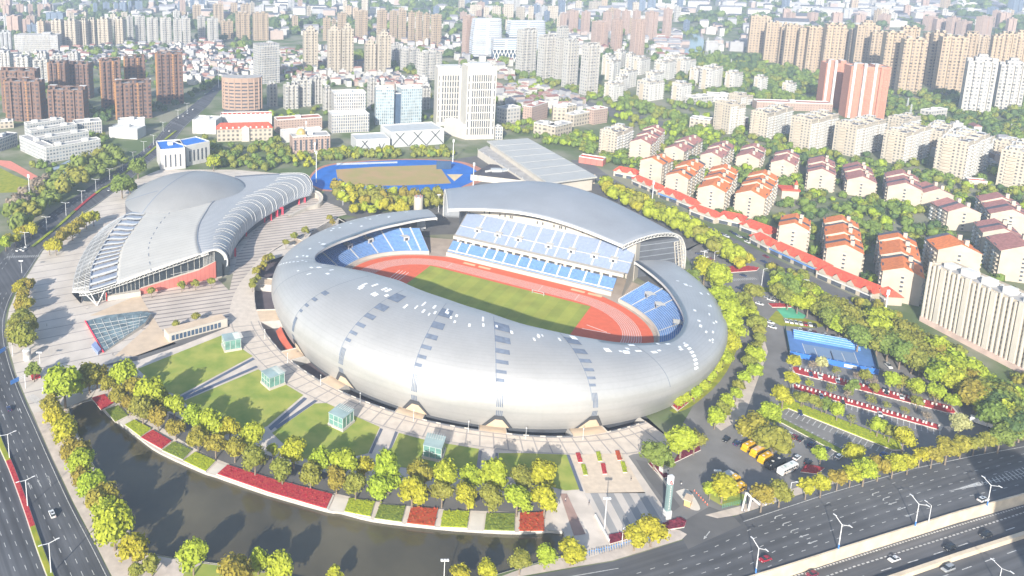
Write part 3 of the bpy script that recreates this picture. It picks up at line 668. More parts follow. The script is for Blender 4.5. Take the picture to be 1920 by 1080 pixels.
for u0 in (-37, -26, 36.5, 47): mb = MB(); mb.poly([S(u0, 50, .09), S(u0+8.5, 50, .09), S(u0+8.5, 52.8, .09), S(u0, 52.8, .09)], m_sand); sp_child(mb, 'sand_pit')
# bowl seating
m_seatb = M('blue_seats', (.105, .225, .47), .6, var=.18, scale=.6); m_seat_sheen = M('sheen_seats', (.23, .29, .42), .55, var=.1, scale=.5); m_tread = M('tread_grey', (.36, .43, .56), .7, var=.1); m_tread_sheen = M('sheen_tread', (.44, .46, .50), .7, var=.1)  # paler pair: sun sheen on the upper tier put into the colour
def rt(th):
    t = radians(th); return (abs(cos(t)/TRA)**TRN+abs(sin(t)/TRB)**TRN)**(-1/TRN)
def bowl(t0, t1, n, name, rows=18):
    T = [lerp(t0, t1, i/n) for i in range(n+1)]; mb = MB()
    mb.grid([[SP(t, rt(t)+2., .03) for t in T], [SP(t, rt(t)+2., 2.3) for t in T], [SP(t, rt(t)+3., 2.3) for t in T]], m_parap)
    for k in range(rows):
        zf = lambda t, q: 2.0+q*.62
        rf = lambda t, q: lerp(rt(t)+3., min(rt(t)+20., 115.8), q/rows)
        mb.grid([[SP(t, rf(t, k), zf(t, k)) for t in T], [SP(t, rf(t, k), zf(t, k+1)) for t in T]], m_seatb)
        mb.grid([[SP(t, rf(t, k), zf(t, k+1)) for t in T], [SP(t, rf(t, k+.55), zf(t, k+1)) for t in T]], m_seatb)
        mb.grid([[SP(t, rf(t, k+.55), zf(t, k+1)) for t in T], [SP(t, rf(t, k+1), zf(t, k+1)) for t in T]], m_tread)
    for t in (t0, t1):
        mb.poly([SP(t, rt(t)+2, 0), SP(t, min(rt(t)+20, 115.8), 0), SP(t, min(rt(t)+20, 115.8), 13.6), SP(t, rt(t)+2, 2.3)], m_parap)
    sp_child(mb, name)
bowl(141, 222, 60, 'seating_tier'); bowl(222, 318, 60, 'seating_tier'); bowl(-42, 37, 60, 'seating_tier')
def aisle(t, wd=1.3, r0=0, r1=1., vom=None):
    mb = MB(); q0, q1 = rt(t)+3, min(rt(t)+20, 115.8); a, b = lerp(q0, q1, r0), lerp(q0, q1, r1); z = lambda r: 2.55+(r-q0)/(q1-q0)*11.2
    dt = degrees_(wd/2/100)
    mb.poly([SP(t-dt, a, z(a)), SP(t+dt, a, z(a)), SP(t+dt, b, z(b)), SP(t-dt, b, z(b))], m_trim); sp_child(mb, 'aisle')
    if vom:
        mb = MB(); c = lerp(q0, q1, vom); d2 = degrees_(2.6/100)
        T = [t-d2, t+d2]
        mb.grid([[SP(x, c-2.5, z(c-2.5)) for x in T], [SP(x, c-2.5, z(c)+1.2) for x in T], [SP(x, c+2.5, z(c)+1.3) for x in T], [SP(x, c+2.5, z(c)) for x in T]], m_trim)
        mb.poly([SP(t-d2*.5, c-2.56, z(c-2.5)+.2), SP(t+d2*.5, c-2.56, z(c-2.5)+.2), SP(t+d2*.5, c-2.56, z(c-2.5)+2.2), SP(t-d2*.5, c-2.56, z(c-2.5)+2.2)], m_under)
        sp_child(mb, 'vomitory')
degrees_ = math.degrees
for t, vv in ((144.5, None), (148.5, .55), (156, None), (163, .6), (173, .6), (186, None), (197, .5), (31, .6), (24.5, .5), (12, .55), (1, .6), (-9, None), (-20, .5)): aisle(t, vom=vv)
# grandstand
U0, U1 = -52., 60.
def rows(mb, v0, v1, z0, z1, n, ms, mt, ua, ub):
    for k in range(n):
        va, vb = lerp(v0, v1, k/n), lerp(v0, v1, (k+1)/n); za, zb = lerp(z0, z1, k/n), lerp(z0, z1, (k+1)/n); vm = lerp(va, vb, .55)
        mb.poly([S(ua, va, za), S(ub, va, za), S(ub, va, zb), S(ua, va, zb)], ms); mb.poly([S(ua, va, zb), S(ub, va, zb), S(ub, vm, zb), S(ua, vm, zb)], ms); mb.poly([S(ua, vm, zb), S(ub, vm, zb), S(ub, vb, zb), S(ua, vb, zb)], mt)
mb = MB()
mb.poly([S(U0, 55.5, 0), S(U1, 55.5, 0), S(U1, 55.5, 2.6), S(U0, 55.5, 2.6)], m_parap); mb.poly([S(U0, 55.5, 2.6), S(U1, 55.5, 2.6), S(U1, 58, 2.6), S(U0, 58, 2.6)], m_parap)
sp_child(mb, 'front_wall')
mb = MB(); rows(mb, 58, 67, 2.6, 7.6, 11, m_seatb, m_tread, U0, U1); sp_child(mb, 'lower_tier')
mb = MB(); rows(mb, 70.5, 92, 11, 21.5, 24, m_seat_sheen, m_tread_sheen, U0, U1+6); sp_child(mb, 'upper_tier')
mb = MB()
mb.poly([S(U0, 67, 7.6), S(U1, 67, 7.6), S(U1, 67, 8.6), S(U0, 67, 8.6)], m_under)
mb.poly([S(U0, 66.6, 9.2), S(U1+4, 66.6, 9.2), S(U1+4, 66.6, 11.2), S(U0, 66.6, 11.2)], m_parap); mb.poly([S(U0, 66.6, 11.2), S(U1+4, 66.6, 11.2), S(U1+4, 70.5, 11.2), S(U0, 70.5, 11.2)], m_parap)
for i in range(19):
    u0 = U0+3+i*5.8; mb.poly([S(u0, 66.5, 7.7), S(u0+1.8, 66.5, 7.7), S(u0+1.8, 66.5, 9.3), S(u0, 66.5, 9.3)], m_tan if i % 2 else m_parap)
sp_child(mb, 'balcony')
mb = MB(); mb.poly([S(U0, 58, 4.2), S(U1, 58, 4.2), S(U1, 58, 3.3), S(U0, 58, 3.3)][::-1], m_parap)
for u in (-46, -38.5, -26, -19, -12, -2.5, 5, 15, 24.5, 32, 41.5, 51):
    for (v0, v1, z0, z1) in ((58, 67, 3.1, 8.1),): mb.poly([S(u-.55, v0, z0), S(u+.55, v0, z0), S(u+.55, v1, z1), S(u-.55, v1, z1)], m_trim)
for u in (-38, -23, -15, -8, 3, 13, 19, 28, 43, 55): mb.poly([S(u-.55, 70.6, 11.5), S(u+.55, 70.6, 11.5), S(u+.55, 92, 22.), S(u-.55, 92, 22.)], m_trim)
sp_child(mb, 'aisle')
mb = MB(); mb.poly([S(U0, 77.5, 15.3), S(U1+6, 77.5, 15.3), S(U1+6, 78.2, 15.6), S(U0, 78.2, 15.6)], m_trim); sp_child(mb, 'walkway')
for u in (-38, -23, -8, 13, 28, 43, 55):
    mb = MB(); z0 = 13.2
    mb.poly([S(u-2.4, 76, z0), S(u+2.4, 76, z0), S(u+2.4, 76, z0+3), S(u-2.4, 76, z0+3)], m_trim); mb.poly([S(u-2.4, 76, z0+3), S(u+2.4, 76, z0+3), S(u+2.4, 81, z0+3.1), S(u-2.4, 81, z0+3.1)], m_trim)
    mb.poly([S(u-.9, 75.95, z0+.6), S(u+.9, 75.95, z0+.6), S(u+.9, 75.95, z0+2.6), S(u-.9, 75.95, z0+2.6)], m_under); sp_child(mb, 'vomitory')
mb = MB(); mb.poly([S(U0, 92, 21.5), S(U1+6, 92, 21.5), S(U1+6, 92, 27), S(U0, 92, 27)], m_parap)
mb.poly([S(U0, 92.5, 27), S(U1+6, 92.5, 27), S(U1, 92.5, 30), S(U0+3, 92.5, 30)], m_glass)
for i in range(26):
    u = U0+8+i*3.9; k = rs.choice((0, 1, 1, 2))
    for j in range(k): mb.poly([S(u+j*1.3, 91.95, 23.2), S(u+j*1.3+.9, 91.95, 23.2), S(u+j*1.3+.9, 91.95, 25.3), S(u+j*1.3, 91.95, 25.3)], m_under)
sp_child(mb, 'press_gallery')
for u, nm in ((U0, 1), (U1+6, 1)):
    mb = MB(); mb.poly([S(u, 55.5, 0), S(u, 92, 0), S(u, 92, 27), S(u, 90, 22.5), S(u, 70.5, 12.2), S(u, 66.6, 11.4), S(u, 66, 8.5), S(u, 57.5, 3.2)], m_parap); sp_child(mb, 'end_wall')
# grandstand roof
def gr(t, s):
    u = lerp(-57, 62, t); arch = sin(pi*t)
    L = Vector((u, 67+4.5*arch, 30+7*arch)); F = Vector((lerp(-88, 90, t), 127+25*arch, 0))
    pe = [(0, 0), (.2, .05), (.4, .06), (.6, .02), (.8, -.09), (.92, -.27), (.99, -.6), (1., -1.)]; pm_ = [(0, 0), (.2, .09), (.4, .15), (.6, .17), (.75, .12), (.88, -.1), (.97, -.5), (1., -1.)]
    prof = [(lerp(a_[0], b_[0], arch), lerp(a_[1], b_[1], arch)) for a_, b_ in zip(pe, pm_)]
    x = min(max(s, 0), 1)*(len(prof)-1); i = min(int(x), len(prof)-2); f = x-i
    pm = [prof[max(i-1, 0)], prof[i], prof[i+1], prof[min(i+2, len(prof)-1)]]
    c = [.5*(2*pm[1][j]+(pm[2][j]-pm[0][j])*f+(2*pm[0][j]-5*pm[1][j]+4*pm[2][j]-pm[3][j])*f*f+(3*pm[1][j]-pm[0][j]-3*pm[2][j]+pm[3][j])*f**3) for j in (0, 1)]
    h = c[1]
    z = L.z+h*(28+14*arch) if h > 0 else L.z*(1+h)
    return S(lerp(L.x, F.x, c[0]), lerp(L.y, F.y, c[0]), max(z, .1))
mb = MB(); NT = 36
mb.grid([[gr(i/NT, j/30) for i in range(NT+1)] for j in range(31)], m_roofm); o = sp_child(mb, 'grandstand_roof', True)
md = o.modifiers.new('thick', 'SOLIDIFY'); md.thickness = 1.2; md.offset = -1
mb = MB()
for i in range(NT):
    a, b = gr(i/NT, 0), gr((i+1)/NT, 0); a2, b2 = gr(i/NT, .06), gr((i+1)/NT, .06)
    mb.poly([a+Vector((0, 0, .2)), b+Vector((0, 0, .2)), b-Vector((0, 0, 1.5)), a-Vector((0, 0, 1.5))], m_trim)
sp_child(mb, 'roof_fascia')
for t in (0., 1.):
    mb = MB(); N = 26
    for k in range(N):
        a, b = gr(t, k/N), gr(t, (k+1)/N)
        d = Vector((0, 0, -1)) if k < N*.6 else (FO-a).normalized()*1.0
        d = d*2.2
        mb.tube(a, b, .35, .35, m_trim, 5); mb.tube(a+d, b+d, .3, .3, m_trim, 5); mb.tube(a, (a+b)/2+d, .16, .16, m_trim, 4); mb.tube((a+b)/2+d, b, .16, .16, m_trim, 4)
    sp_child(mb, 'end_truss')
m_zincb = M('steel_line', (.30, .33, .37), .5, .2, var=0)
mb = MB()   # white ladder frame at the right foot of the roof, dark glass block behind the upper tier
a0, a1 = gr(1., .74), gr(1., 1.); b0, b1 = gr(.93, .74), gr(.93, 1.)
for k in range(11):
    p = gr(1., .72+.28*k/10); q = p+(S(62, 67)-S(90, 127)).normalized()*9; mb.tube(p, q, .3, .3, m_parap, 4)
for o_ in (0, 3, 6, 9):
    dq = (S(62, 67)-S(90, 127)).normalized()*o_
    mb.tube(gr(1., .72)+dq, gr(1., 1.)+dq, .35, .35, m_parap, 5)
sp_child(mb, 'roof_foot_frame')
mb = MB()
mb.prism([(p.x, p.y) for p in (S(62, 93), S(66, 93), S(86, 118), S(78, 124))], 0, 24, m_dark); mb.prism([(p.x, p.y) for p in (S(-54, 93), S(66, 93), S(76, 122), S(-72, 122))], 0, 22, m_dark)
sp_child(mb, 'rear_block')
mb = MB(); mb.prism([(p.x, p.y) for p in (S(60.5, 88), S(66.3, 86), S(67.5, 99), S(61, 97))], 0, 25.5, m_parap); sp_child(mb, 'stair_core')
for z in (6, 10, 14, 18, 22):
    mb = MB(); mb.tube(S(66.2, 93, z), S(86.3, 118, z), .22, .22, m_zincb, 4); sp_child(mb, 'floor_line')
# goal on the pitch, moved aside
g = empty('football_goal', S(18, 31.5, .1), 'small white football goal standing on the far touchline of the stadium pitch', 'goal')
mb = MB()
for a, b in (((0, 0, 0), (0, 0, 2.4)), ((7.3, 0, 0), (7.3, 0, 2.4)), ((0, 0, 2.4), (7.3, 0, 2.4)), ((0, 2, 0), (0, 0, 2.4)), ((7.3, 2, 0), (7.3, 0, 2.4)), ((0, 2, 0), (7.3, 2, 0))): mb.tube(a, b, .12, .12, m_trim, 5)
o = mb.build('goal_frame', g); g.rotation_euler = (0, 0, atan2(UU.y, UU.x))
for a0_, a1_, r0_, r1_ in ((112, 153, 116, 168), (30, 62, 115, 140)):
    mb = MB(); flat(mb, [(p.x, p.y) for p in [SP(lerp(a0_, a1_, i/12), r0_) for i in range(13)]+[SP(lerp(a1_, a0_, i/12), r1_) for i in range(13)]], .036, m_road2); tag(mb.build('back_drive'), None, kind='structure')
# ring deck with moats
m_deck = M('deck_paving', (.56, .49, .415), .85, var=.1, scale=.3, detail=6)
m_deckg = M('deck_band', (.34, .31, .29), .85, var=.1)
m_floor = M('moat_floor', (.11, .09, .10), .9, var=.2)
mb = MB(); flat(mb, [(p.x, p.y) for p in HOLE], -4.2, m_floor); tag(mb.build('moat_floor'), None, kind='structure')
MO = [(-206, -188), (-184, -161), (-157, -142.5), (-136, -121), (-116.5, -106), (-100.5, -86.5), (-80.5, -69), (-63.5, -50.5), (-43, -33.5)]
def ri(t): return 119.
mb = MB(); cuts = []
edges = sorted({-206., -33.}|{float(x) for m_ in MO for x in m_})
for a, b in zip(edges[:-1], edges[1:]):
    moat = any(m_[0] <= (a+b)/2 <= m_[1] for m_ in MO); n = max(2, int((b-a)/1.2))
    T = [lerp(a, b, i/n) for i in range(n+1)]
    inner = (lambda t: RM(t)) if moat else ri
    A = [SP(t, RO(t), .07) for t in T]; B = [SP(t, inner(t), .07) for t in T]
    dn = lambda L: [Vector((p.x, p.y, -4.2)) for p in L]
    mb.grid([A, B], m_deck if moat else m_tan); mb.grid([B, dn(B)], m_conc)
    for k in (0, -1): mb.poly([A[k], B[k], dn([B[k]])[0], dn([A[k]])[0]], m_conc)
    if not moat: mb.grid([A, [SP(t, RM(t), .075) for t in T]], m_deck)
tag(mb.build('ring_deck'), None, kind='structure')
mb = MB()
for t in [(-135.+i*2.55) for i in range(40)]:
    d = .13; r0, r1 = RM(t)+.4, RO(t)-.3
    mb.poly([SP(t-d, r0, .11), SP(t+d, r0, .11), SP(t+d, r1, .11), SP(t-d, r1, .11)], m_deckg)
T = [lerp(-137, -33, i/60) for i in range(61)]
for f in (.06, .30, .94):
    mb.grid([[SP(t, lerp(RM(t), RO(t), f)-.25, .115) for t in T], [SP(t, lerp(RM(t), RO(t), f)+.35, .115) for t in T]][::-1], m_deckg)
tag(mb.build('deck_joint'), None, kind='structure')
for a, b in MO:   # parapets round the openings
    mb = MB(); n = 12; T = [lerp(a, b, i/n) for i in range(n+1)]
    for i in range(n):
        p, q = SP(T[i], RM(T[i])+.3), SP(T[i+1], RM(T[i+1])+.3); d = q-p
        mb.box(((p.x+q.x)/2, (p.y+q.y)/2, .08), (d.length, .15, .55), m_dark if i % 3 else m_conc, atan2(d.y, d.x))
    for t in (a, b):
        p, q = SP(t, 124), SP(t, RM(t)+.3); d = q-p; mb.box(((p.x+q.x)/2, (p.y+q.y)/2, .08), (d.length, .2, .6), m_conc, atan2(d.y, d.x))
    sp_child(mb, 'moat_railing')
mb = MB(); mb.grid([[SP(lerp(-134, -122, i/8), 129, -3.5) for i in range(9)], [SP(lerp(-134, -122, i/8), 126, -1) for i in range(9)]][::-1], M('red_ramp', (.42, .10, .06), .8)); sp_child(mb, 'moat_ramp')
# ------------------------------------------------------------------ sports arena with dome and ribbed wing
ac = P(380, 440)
ar = empty('sports_arena', (ac.x, ac.y, 0), 'silver sports arena with a shallow dome, white ribbed wing and red front wall', 'arena')
def arc_(mb, name, sm=False):
    o = mb.build(name, None, sm); o.parent = ar; o.matrix_parent_inverse = Matrix.Translation(-Vector((ac.x, ac.y, 0))); return o
m_dome = metal_skin('dome_sheet', (.33, .33, .325), .5, .35)
m_wroof = striped('pale_roof_sheet', (.47, .455, .42), (.36, .345, .32), 4.4, .08, ANG, rough=.55, var=.06)
m_rib = striped('ribbed_sheet', (.42, .42, .42), (.24, .26, .29), 2.2, .45, radians(60), rough=.45, var=.04)
m_seam = M('dark_seam', (.22, .25, .30), .6, var=0)
dc = P(362, 368, 12); DR = 54.; DH = 18.
def dome(a, r): h = DH*(1-r*r)*(1+.25*r*r); return Vector((dc.x+DR*r*cos(a)*1.0, dc.y+DR*r*sin(a), 11+h))
mb = MB(); mb.grid([[dome(2*pi*i/72, j/18) for i in range(73)] for j in range(19)][::-1], m_dome)
mb.grid([[Vector((dome(2*pi*i/72, 1).x, dome(2*pi*i/72, 1).y, z)) for i in range(73)] for z in (11, 0)], m_dark)
arc_(mb, 'dome_roof', True)
def dome_xy(x, y): r = hypot(x, y); return dome(atan2(y, x), min(r, 1))+Vector((0, 0, .18))
for (x0, y0, x1, y1, bow) in ((-.62, -.78, .12, .99, -.12), (-.98, -.2, -.45, -.4, -.05), (.05, .99, .86, -.3, .2)):
    mb = MB(); L = []; R = []
    for i in range(31):
        t = i/30; x = lerp(x0, x1, t); y = lerp(y0, y1, t); dx, dy = x1-x0, y1-y0; l = hypot(dx, dy); b_ = bow*sin(pi*t); x += -dy/l*b_; y += dx/l*b_
        L.append(dome_xy(x-dy/l*.010, y+dx/l*.010)); R.append(dome_xy(x+dy/l*.010, y-dx/l*.010))
    mb.grid([L, R], m_seam); arc_(mb, 'dome_seam')
FR = [[(135, 548, 7.5), (168, 546, 9), (218, 531, 11.5), (283, 508, 15), (377, 475, 19.5)],
      [(140, 517, 8), (173, 501, 9.5), (222, 487, 12), (278, 467, 15.5), (370, 450, 20)],
      [(150, 487, 8.3), (190, 467, 10), (230, 460, 12.5), (287, 440, 16), (373, 423, 20)],
      [(170, 453, 8.5), (213, 430, 10.5), (250, 430, 13), (307, 410, 16), (385, 400, 20)],
      [(193, 427, 8.8), (240, 399, 11), (275, 397, 13), (330, 390, 16), (402, 377, 20)]]
RB = [[(377, 475, 19.5), (396, 469, 21), (411, 468, 20.5), (423, 477, 16.5), (427, 490, 11.5), (426, 500, 8)],
      [(370, 450, 20), (395, 446, 21.2), (414, 442, 20.5), (432, 450, 16), (437, 463, 10.5), (436, 474, 7)],
      [(373, 423, 20), (405, 419, 21.2), (430, 415, 20.5), (448, 423, 16), (453, 436, 10), (452, 447, 6.5)],
      [(385, 400, 20), (425, 395, 21), (456, 388, 20.5), (474, 397, 15.5), (479, 410, 10), (479, 420, 6.5)],
      [(402, 377, 20), (450, 370, 20.6), (490, 363, 20), (512, 372, 15), (518, 385, 9.5), (518, 395, 6)],
      [(440, 360, 19), (495, 349, 20), (531, 342, 19.5), (553, 350, 14.5), (558, 362, 9.5), (557, 374, 6)],
      [(440, 330, 16), (510, 326, 18.5), (567, 325, 18), (583, 338, 13.5), (586, 352, 9), (583, 366, 5.5)]]
def loft(R, nu=8, nv=6):
    rows_ = [smooth([tuple(P(*q)) for q in r], nu) for r in R]
    cols = [smooth([r[j] for r in rows_], nv) for j in range(len(rows_[0]))]
    return [[Vector(cols[j][i]) for j in range(len(cols))] for i in range(len(cols[0]))]
GF = loft(FR); GR = loft(RB)
nf = len(GF); j1, j2 = 8, 16      # columns: 0..8 trellis, 8..16 skylights, 16..32 sheet
mb = MB(); mb.grid([[r[j] for j in range(16, 33)] for r in GF], m_wroof); o = arc_(mb, 'front_roof', True)
o.modifiers.new('thick', 'SOLIDIFY').thickness = .9
mb = MB(); mb.grid(GR, m_rib); o = arc_(mb, 'ribbed_roof', True); o.modifiers.new('thick', 'SOLIDIFY').thickness = .8
for i in range(0, len(GR), 1):
    if i % 3 == 1: continue
    mb = MB(); r = GR[i]
    for j in range(10, 38):
        mb.tube(r[j]+Vector((0, 0, .2)), r[j+1]+Vector((0, 0, .2)), .2, .2, m_trim, 4, False)
    arc_(mb, 'roof_rib')
mb = MB()
for i in range(len(GF)-1): mb.tube(GR[i][0]+Vector((0, 0, .15)), GR[i+1][0]+Vector((0, 0, .15)), .35, .35, m_seam, 4)
arc_(mb, 'roof_seam')
mb = MB()
for i in range(0, len(GF)-1):
    if i % 2 == 0: mb.tube(GF[i][24]+Vector((0, 0, .1)), GF[i][24].lerp(GF[i+1][24], .7)+Vector((0, 0, .1)), .25, .25, m_seam, 4)
arc_(mb, 'dashed_seam')
m_sky2 = M('skylight_glass', (.26, .29, .35), .25, 0, var=.15, scale=.3, spec=.5)
K = 15
for k in range(K):
    def gp(t, j):
        x = t*(nf-1); i = min(int(x), nf-2); return GF[i][j].lerp(GF[i+1][j], x-i)
    a, b = k/K, (k+1)/K
    mb = MB(); mb.grid([[gp(a+(b-a)*.3, j)-Vector((0, 0, .3)) for j in range(8, 17)], [gp(b, j)-Vector((0, 0, .3)) for j in range(8, 17)]], m_sky2); arc_(mb, 'skylight')
    mb = MB(); mb.grid([[gp(a, j)+Vector((0, 0, .5)) for j in range(8, 17)], [gp(a+(b-a)*.3, j)+Vector((0, 0, .5)) for j in range(8, 17)], [gp(a+(b-a)*.3, j)-Vector((0, 0, .5)) for j in range(8, 17)]], m_trim); arc_(mb, 'roof_fin')
    mb = MB()
    for s_ in range(4):
        t = a+(b-a)*s_/4
        for j in range(0, 8): mb.tube(gp(t, j), gp(t, j+1), .2 if s_ else .34, .2 if s_ else .34, m_trim, 4, False)
    for j in (0, 3, 6): mb.tube(gp(a, j), gp(b, j), .18, .18, m_trim, 4, False)
    mb.tube(gp(a, 8)+Vector((0, 0, .1)), gp(b, 8)+Vector((0, 0, .1)), .45, .45, m_seam, 4, False)
    arc_(mb, 'trellis')
# front: dark glazing under the sloping eave, truss, red wall
fe = [GF[0][j] for j in range(4, 33)]+[GR[0][j] for j in range(1, 30)]
mb = MB(); inn = [p+Vector((1.0, 4.5, 0)) for p in fe]
mb.grid([[p-Vector((0, 0, 1.0)) for p in inn], [Vector((p.x, p.y, .1)) for p in inn]], M('dark_glazing', (.035, .045, .055), .4, 0, var=.2, scale=.5, spec=.2)); arc_(mb, 'front_glazing')
mb = MB()
for j in range(0, len(fe)-1, 1):
    a, b = fe[j]-Vector((0, 0, .5)), fe[j+1]-Vector((0, 0, .5)); d = Vector((0, 0, -1.8)) if j < 34 else Vector((-1.6, 0, -.4))
    mb.tube(a, b, .3, .3, m_trim, 5); mb.tube(a+d, b+d, .22, .22, m_trim, 4); mb.tube(a, (a+b)/2+d, .12, .12, m_trim, 4); mb.tube((a+b)/2+d, b, .12, .12, m_trim, 4)
arc_(mb, 'eave_truss')
mb = MB()
for j in range(6, len(inn)-20, 1): mb.tube(Vector((inn[j].x-.3, inn[j].y-.4, .1)), inn[j]-Vector((.3, .4, 1)), .12, .12, m_trim, 4)
for z in (4.5, 8): mb.tube(Vector((inn[8].x-.3, inn[8].y-.4, z)), Vector((inn[-26].x-.3, inn[-26].y-.4, z)), .12, .12, m_trim, 4)
arc_(mb, 'glazing_bar')
m_redw = striped('red_perforated_wall', (.50, .16, .13), (.42, .12, .10), 3., .12, 0.4, rough=.7)
rw = [(262, 553, 4.), (300, 545, 5.5), (340, 536, 7.5), (372, 529, 8.5), (405, 521, 12.)]
mb = MB()
A = [P(x, y) for x, y, h in rw]
tops = [4, 5.5, 7., 8, 11.5]
mb.grid([[Vector((p.x, p.y, 0)) for p in A], [Vector((p.x, p.y, h)) for p, h in zip(A, tops)]], m_redw)
bk = [p+Vector((.8, 3.5, 0)) for p in A]
mb.grid([[Vector((p.x, p.y, h)) for p, h in zip(A, tops)], [Vector((p.x, p.y, h)) for p, h in zip(bk, tops)], [Vector((p.x, p.y, h-2)) for p, h in zip(bk, tops)]], m_pale)
for k in (0, -1): mb.poly([A[k], bk[k], bk[k]+Vector((0, 0, tops[k])), A[k]+Vector((0, 0, tops[k]))], m_redw)
arc_(mb, 'red_wall')
mb = MB(); p0, p1 = P(200, 565), P(262, 556); dd = p1-p0
mb.box(((p0.x+p1.x)/2, (p0.y+p1.y)/2+2, 0), (dd.length, 3.5, 3.2), m_parap, atan2(dd.y, dd.x)); mb.box((p0.x-.6, p0.y+2.2, 0), (.5, 4, 5), M('red_pier', (.5, .06, .05), .7), atan2(dd.y, dd.x)); arc_(mb, 'entrance_plinth')
mb = MB(); f = P(182, 573); mb.tube(f, GF[0][6]-Vector((0, 0, .5)), .35, .35, m_trim, 6); mb.tube(f, P(168, 546, 8.5), .35, .35, m_trim, 6); mb.tube(f, P(196, 545, 9), .35, .35, m_trim, 6); arc_(mb, 'splayed_column')
# side wall below the ribbed barrel, with red portals
lowe = [r[-1] for r in GR]; inl = [p+Vector((-3.5, .5, 0)) for p in lowe]
mb = MB(); mb.grid([[p+Vector((0, 0, 1)) for p in inl], [Vector((p.x, p.y, 0)) for p in inl]], m_dark); arc_(mb, 'side_wall'); mb = MB(); mb.grid([[r[0]-Vector((0, 0, 1)) for r in GF], [Vector((r[0].x+5, r[0].y, .1)) for r in GF]], m_under); arc_(mb, 'rear_wall')
m_pink = M('red_portal', (.60, .05, .09), .6, var=.05)
for x, y, n_ in ((566, 381, 1), (524, 404, 1), (514, 408, 1), (502, 415, 1), (455, 445, 1), (434, 483, 1)):
    p = P(x, y); mb = MB(); h = 6.; wv = 6.
    for dx in (-wv/2, wv/2): mb.box((p.x+dx*.8, p.y+dx*.75, 0), (1.4, 1.4, h), m_pink)
    q0, q1 = Vector((p.x-wv*.4, p.y-wv*.375, h)), Vector((p.x+wv*.4, p.y+wv*.375, h)); mb.tube(q0, q1, .8, .8, m_pink, 4); arc_(mb, 'entrance_portal')
# curved ramp at the right end of the arena
rp = smooth([(545, 408), (575, 395), (600, 388), (606, 378), (598, 370), (584, 368)], 5)
mb = MB(); q = W(rp); l0 = [(p.x, p.y, 0) for p in q]; n_ = offs(q, 3.2)
hh = [lerp(1.2, 5, i/(len(q)-1)) for i in range(len(q))]
mb.grid([l0, [(p.x, p.y, h+1) for p, h in zip(q, hh)], [(p.x, p.y, h+1) for p, h in zip(offs(q, .3), hh)], [(p.x, p.y, h) for p, h in zip(offs(q, .3), hh)], [(p.x, p.y, h) for p, h in zip(n_, hh)], [(p.x, p.y, 0) for p in n_]], m_parap)
tag(mb.build('access_ramp'), 'curved concrete access ramp at the right end of the arena', 'ramp')
# sunken glass hall in the left plaza
gp_ = [P(160, 603, .6), P(200, 592, 1.2), P(265, 584, 2.2), P(283, 588, 2.4), P(272, 606, 2.), P(235, 632, 1.2), P(194, 661, .4)]
m_gl2 = M('grey_green_glass', (.15, .20, .21), .15, .1, var=.5, scale=.25, detail=6, spec=.5)
c = sum(gp_, Vector())/len(gp_)
t = empty('glass_canopy', (c.x, c.y, 0), 'sloping shell-shaped glass roof set into the left plaza with a red left edge', 'glass roof')
def ch(mb, name, par, c, sm=False):
    o = mb.build(name, None, sm); o.parent = par; o.matrix_parent_inverse = Matrix.Translation(-Vector((c.x, c.y, 0))); return o
mb = MB(); mb.poly([p+Vector((0, 0, .3)) for p in gp_][::-1], m_gl2); mb.grid([[p+Vector((0, 0, .3)) for p in gp_+[gp_[0]]], [Vector((p.x, p.y, 0)) for p in gp_+[gp_[0]]]], m_parap)
ch(mb, 'glass_sheet', t, c)
mb = MB()
for f in (.12, .24, .36, .48, .6, .72, .84):
    a = gp_[0].lerp(gp_[3], f); b_ = gp_[6].lerp(gp_[3], f) if f > .3 else gp_[0].lerp(gp_[6], min(1, f*2.6)); mb.tube(a+Vector((0, 0, .45)), gp_[6].lerp(gp_[4], f)+Vector((0, 0, .45)), .12, .12, m_trim, 4)
for f in (.15, .3, .45, .6, .75, .9): mb.tube(gp_[0].lerp(gp_[6], f)+Vector((0, 0, .45)), gp_[3].lerp(gp_[5], f)+Vector((0, 0, .45)), .1, .1, m_trim, 4)
ch(mb, 'glass_frame', t, c)
mb = MB(); mb.tube(gp_[0]+Vector((0, 0, .4)), gp_[6]+Vector((0, 0, .4)), .5, .5, m_pink, 5); ch(mb, 'edge_beam', t, c)
mb = MB(); mb.prism([(p.x, p.y) for p in (P(172, 652), P(179, 645), P(190, 660), P(184, 666))], 0, 1.8, M('blue_box', (.22, .28, .46), .6)); tag(mb.build('entrance_booth'), 'small blue and white entrance booth at the foot of the sunken glass roof', 'booth')
# strip building under the plaza edge with dark windows
s0, s1 = P(318, 643), P(427, 613); dd = (s1-s0); az = atan2(dd.y, dd.x)
t = empty('pavilion', ((s0.x+s1.x)/2, (s0.y+s1.y)/2, 0), 'long low pavilion with a row of dark windows facing the first lawn', 'pavilion', rz=az)
mb = MB(); Lh = dd.length
mb.box((0, 4.2, 0), (Lh, 8, 4.6), m_parap, top=m_tan); mb.build('pavilion_wall', t)
mb = MB(); mb.box((0, 4.2, 4.6), (Lh-.5, 7.5, .25), m_tan); mb.box((0, .35, 4.6), (Lh, .4, .7), m_parap); mb.build('pavilion_roof', t)
for k in range(13):
    mb = MB(); mb.box((-Lh*.47+k*Lh*.066+1.2, .22, .9), (Lh*.048, .25, 3.0), m_glass); mb.build('window', t)
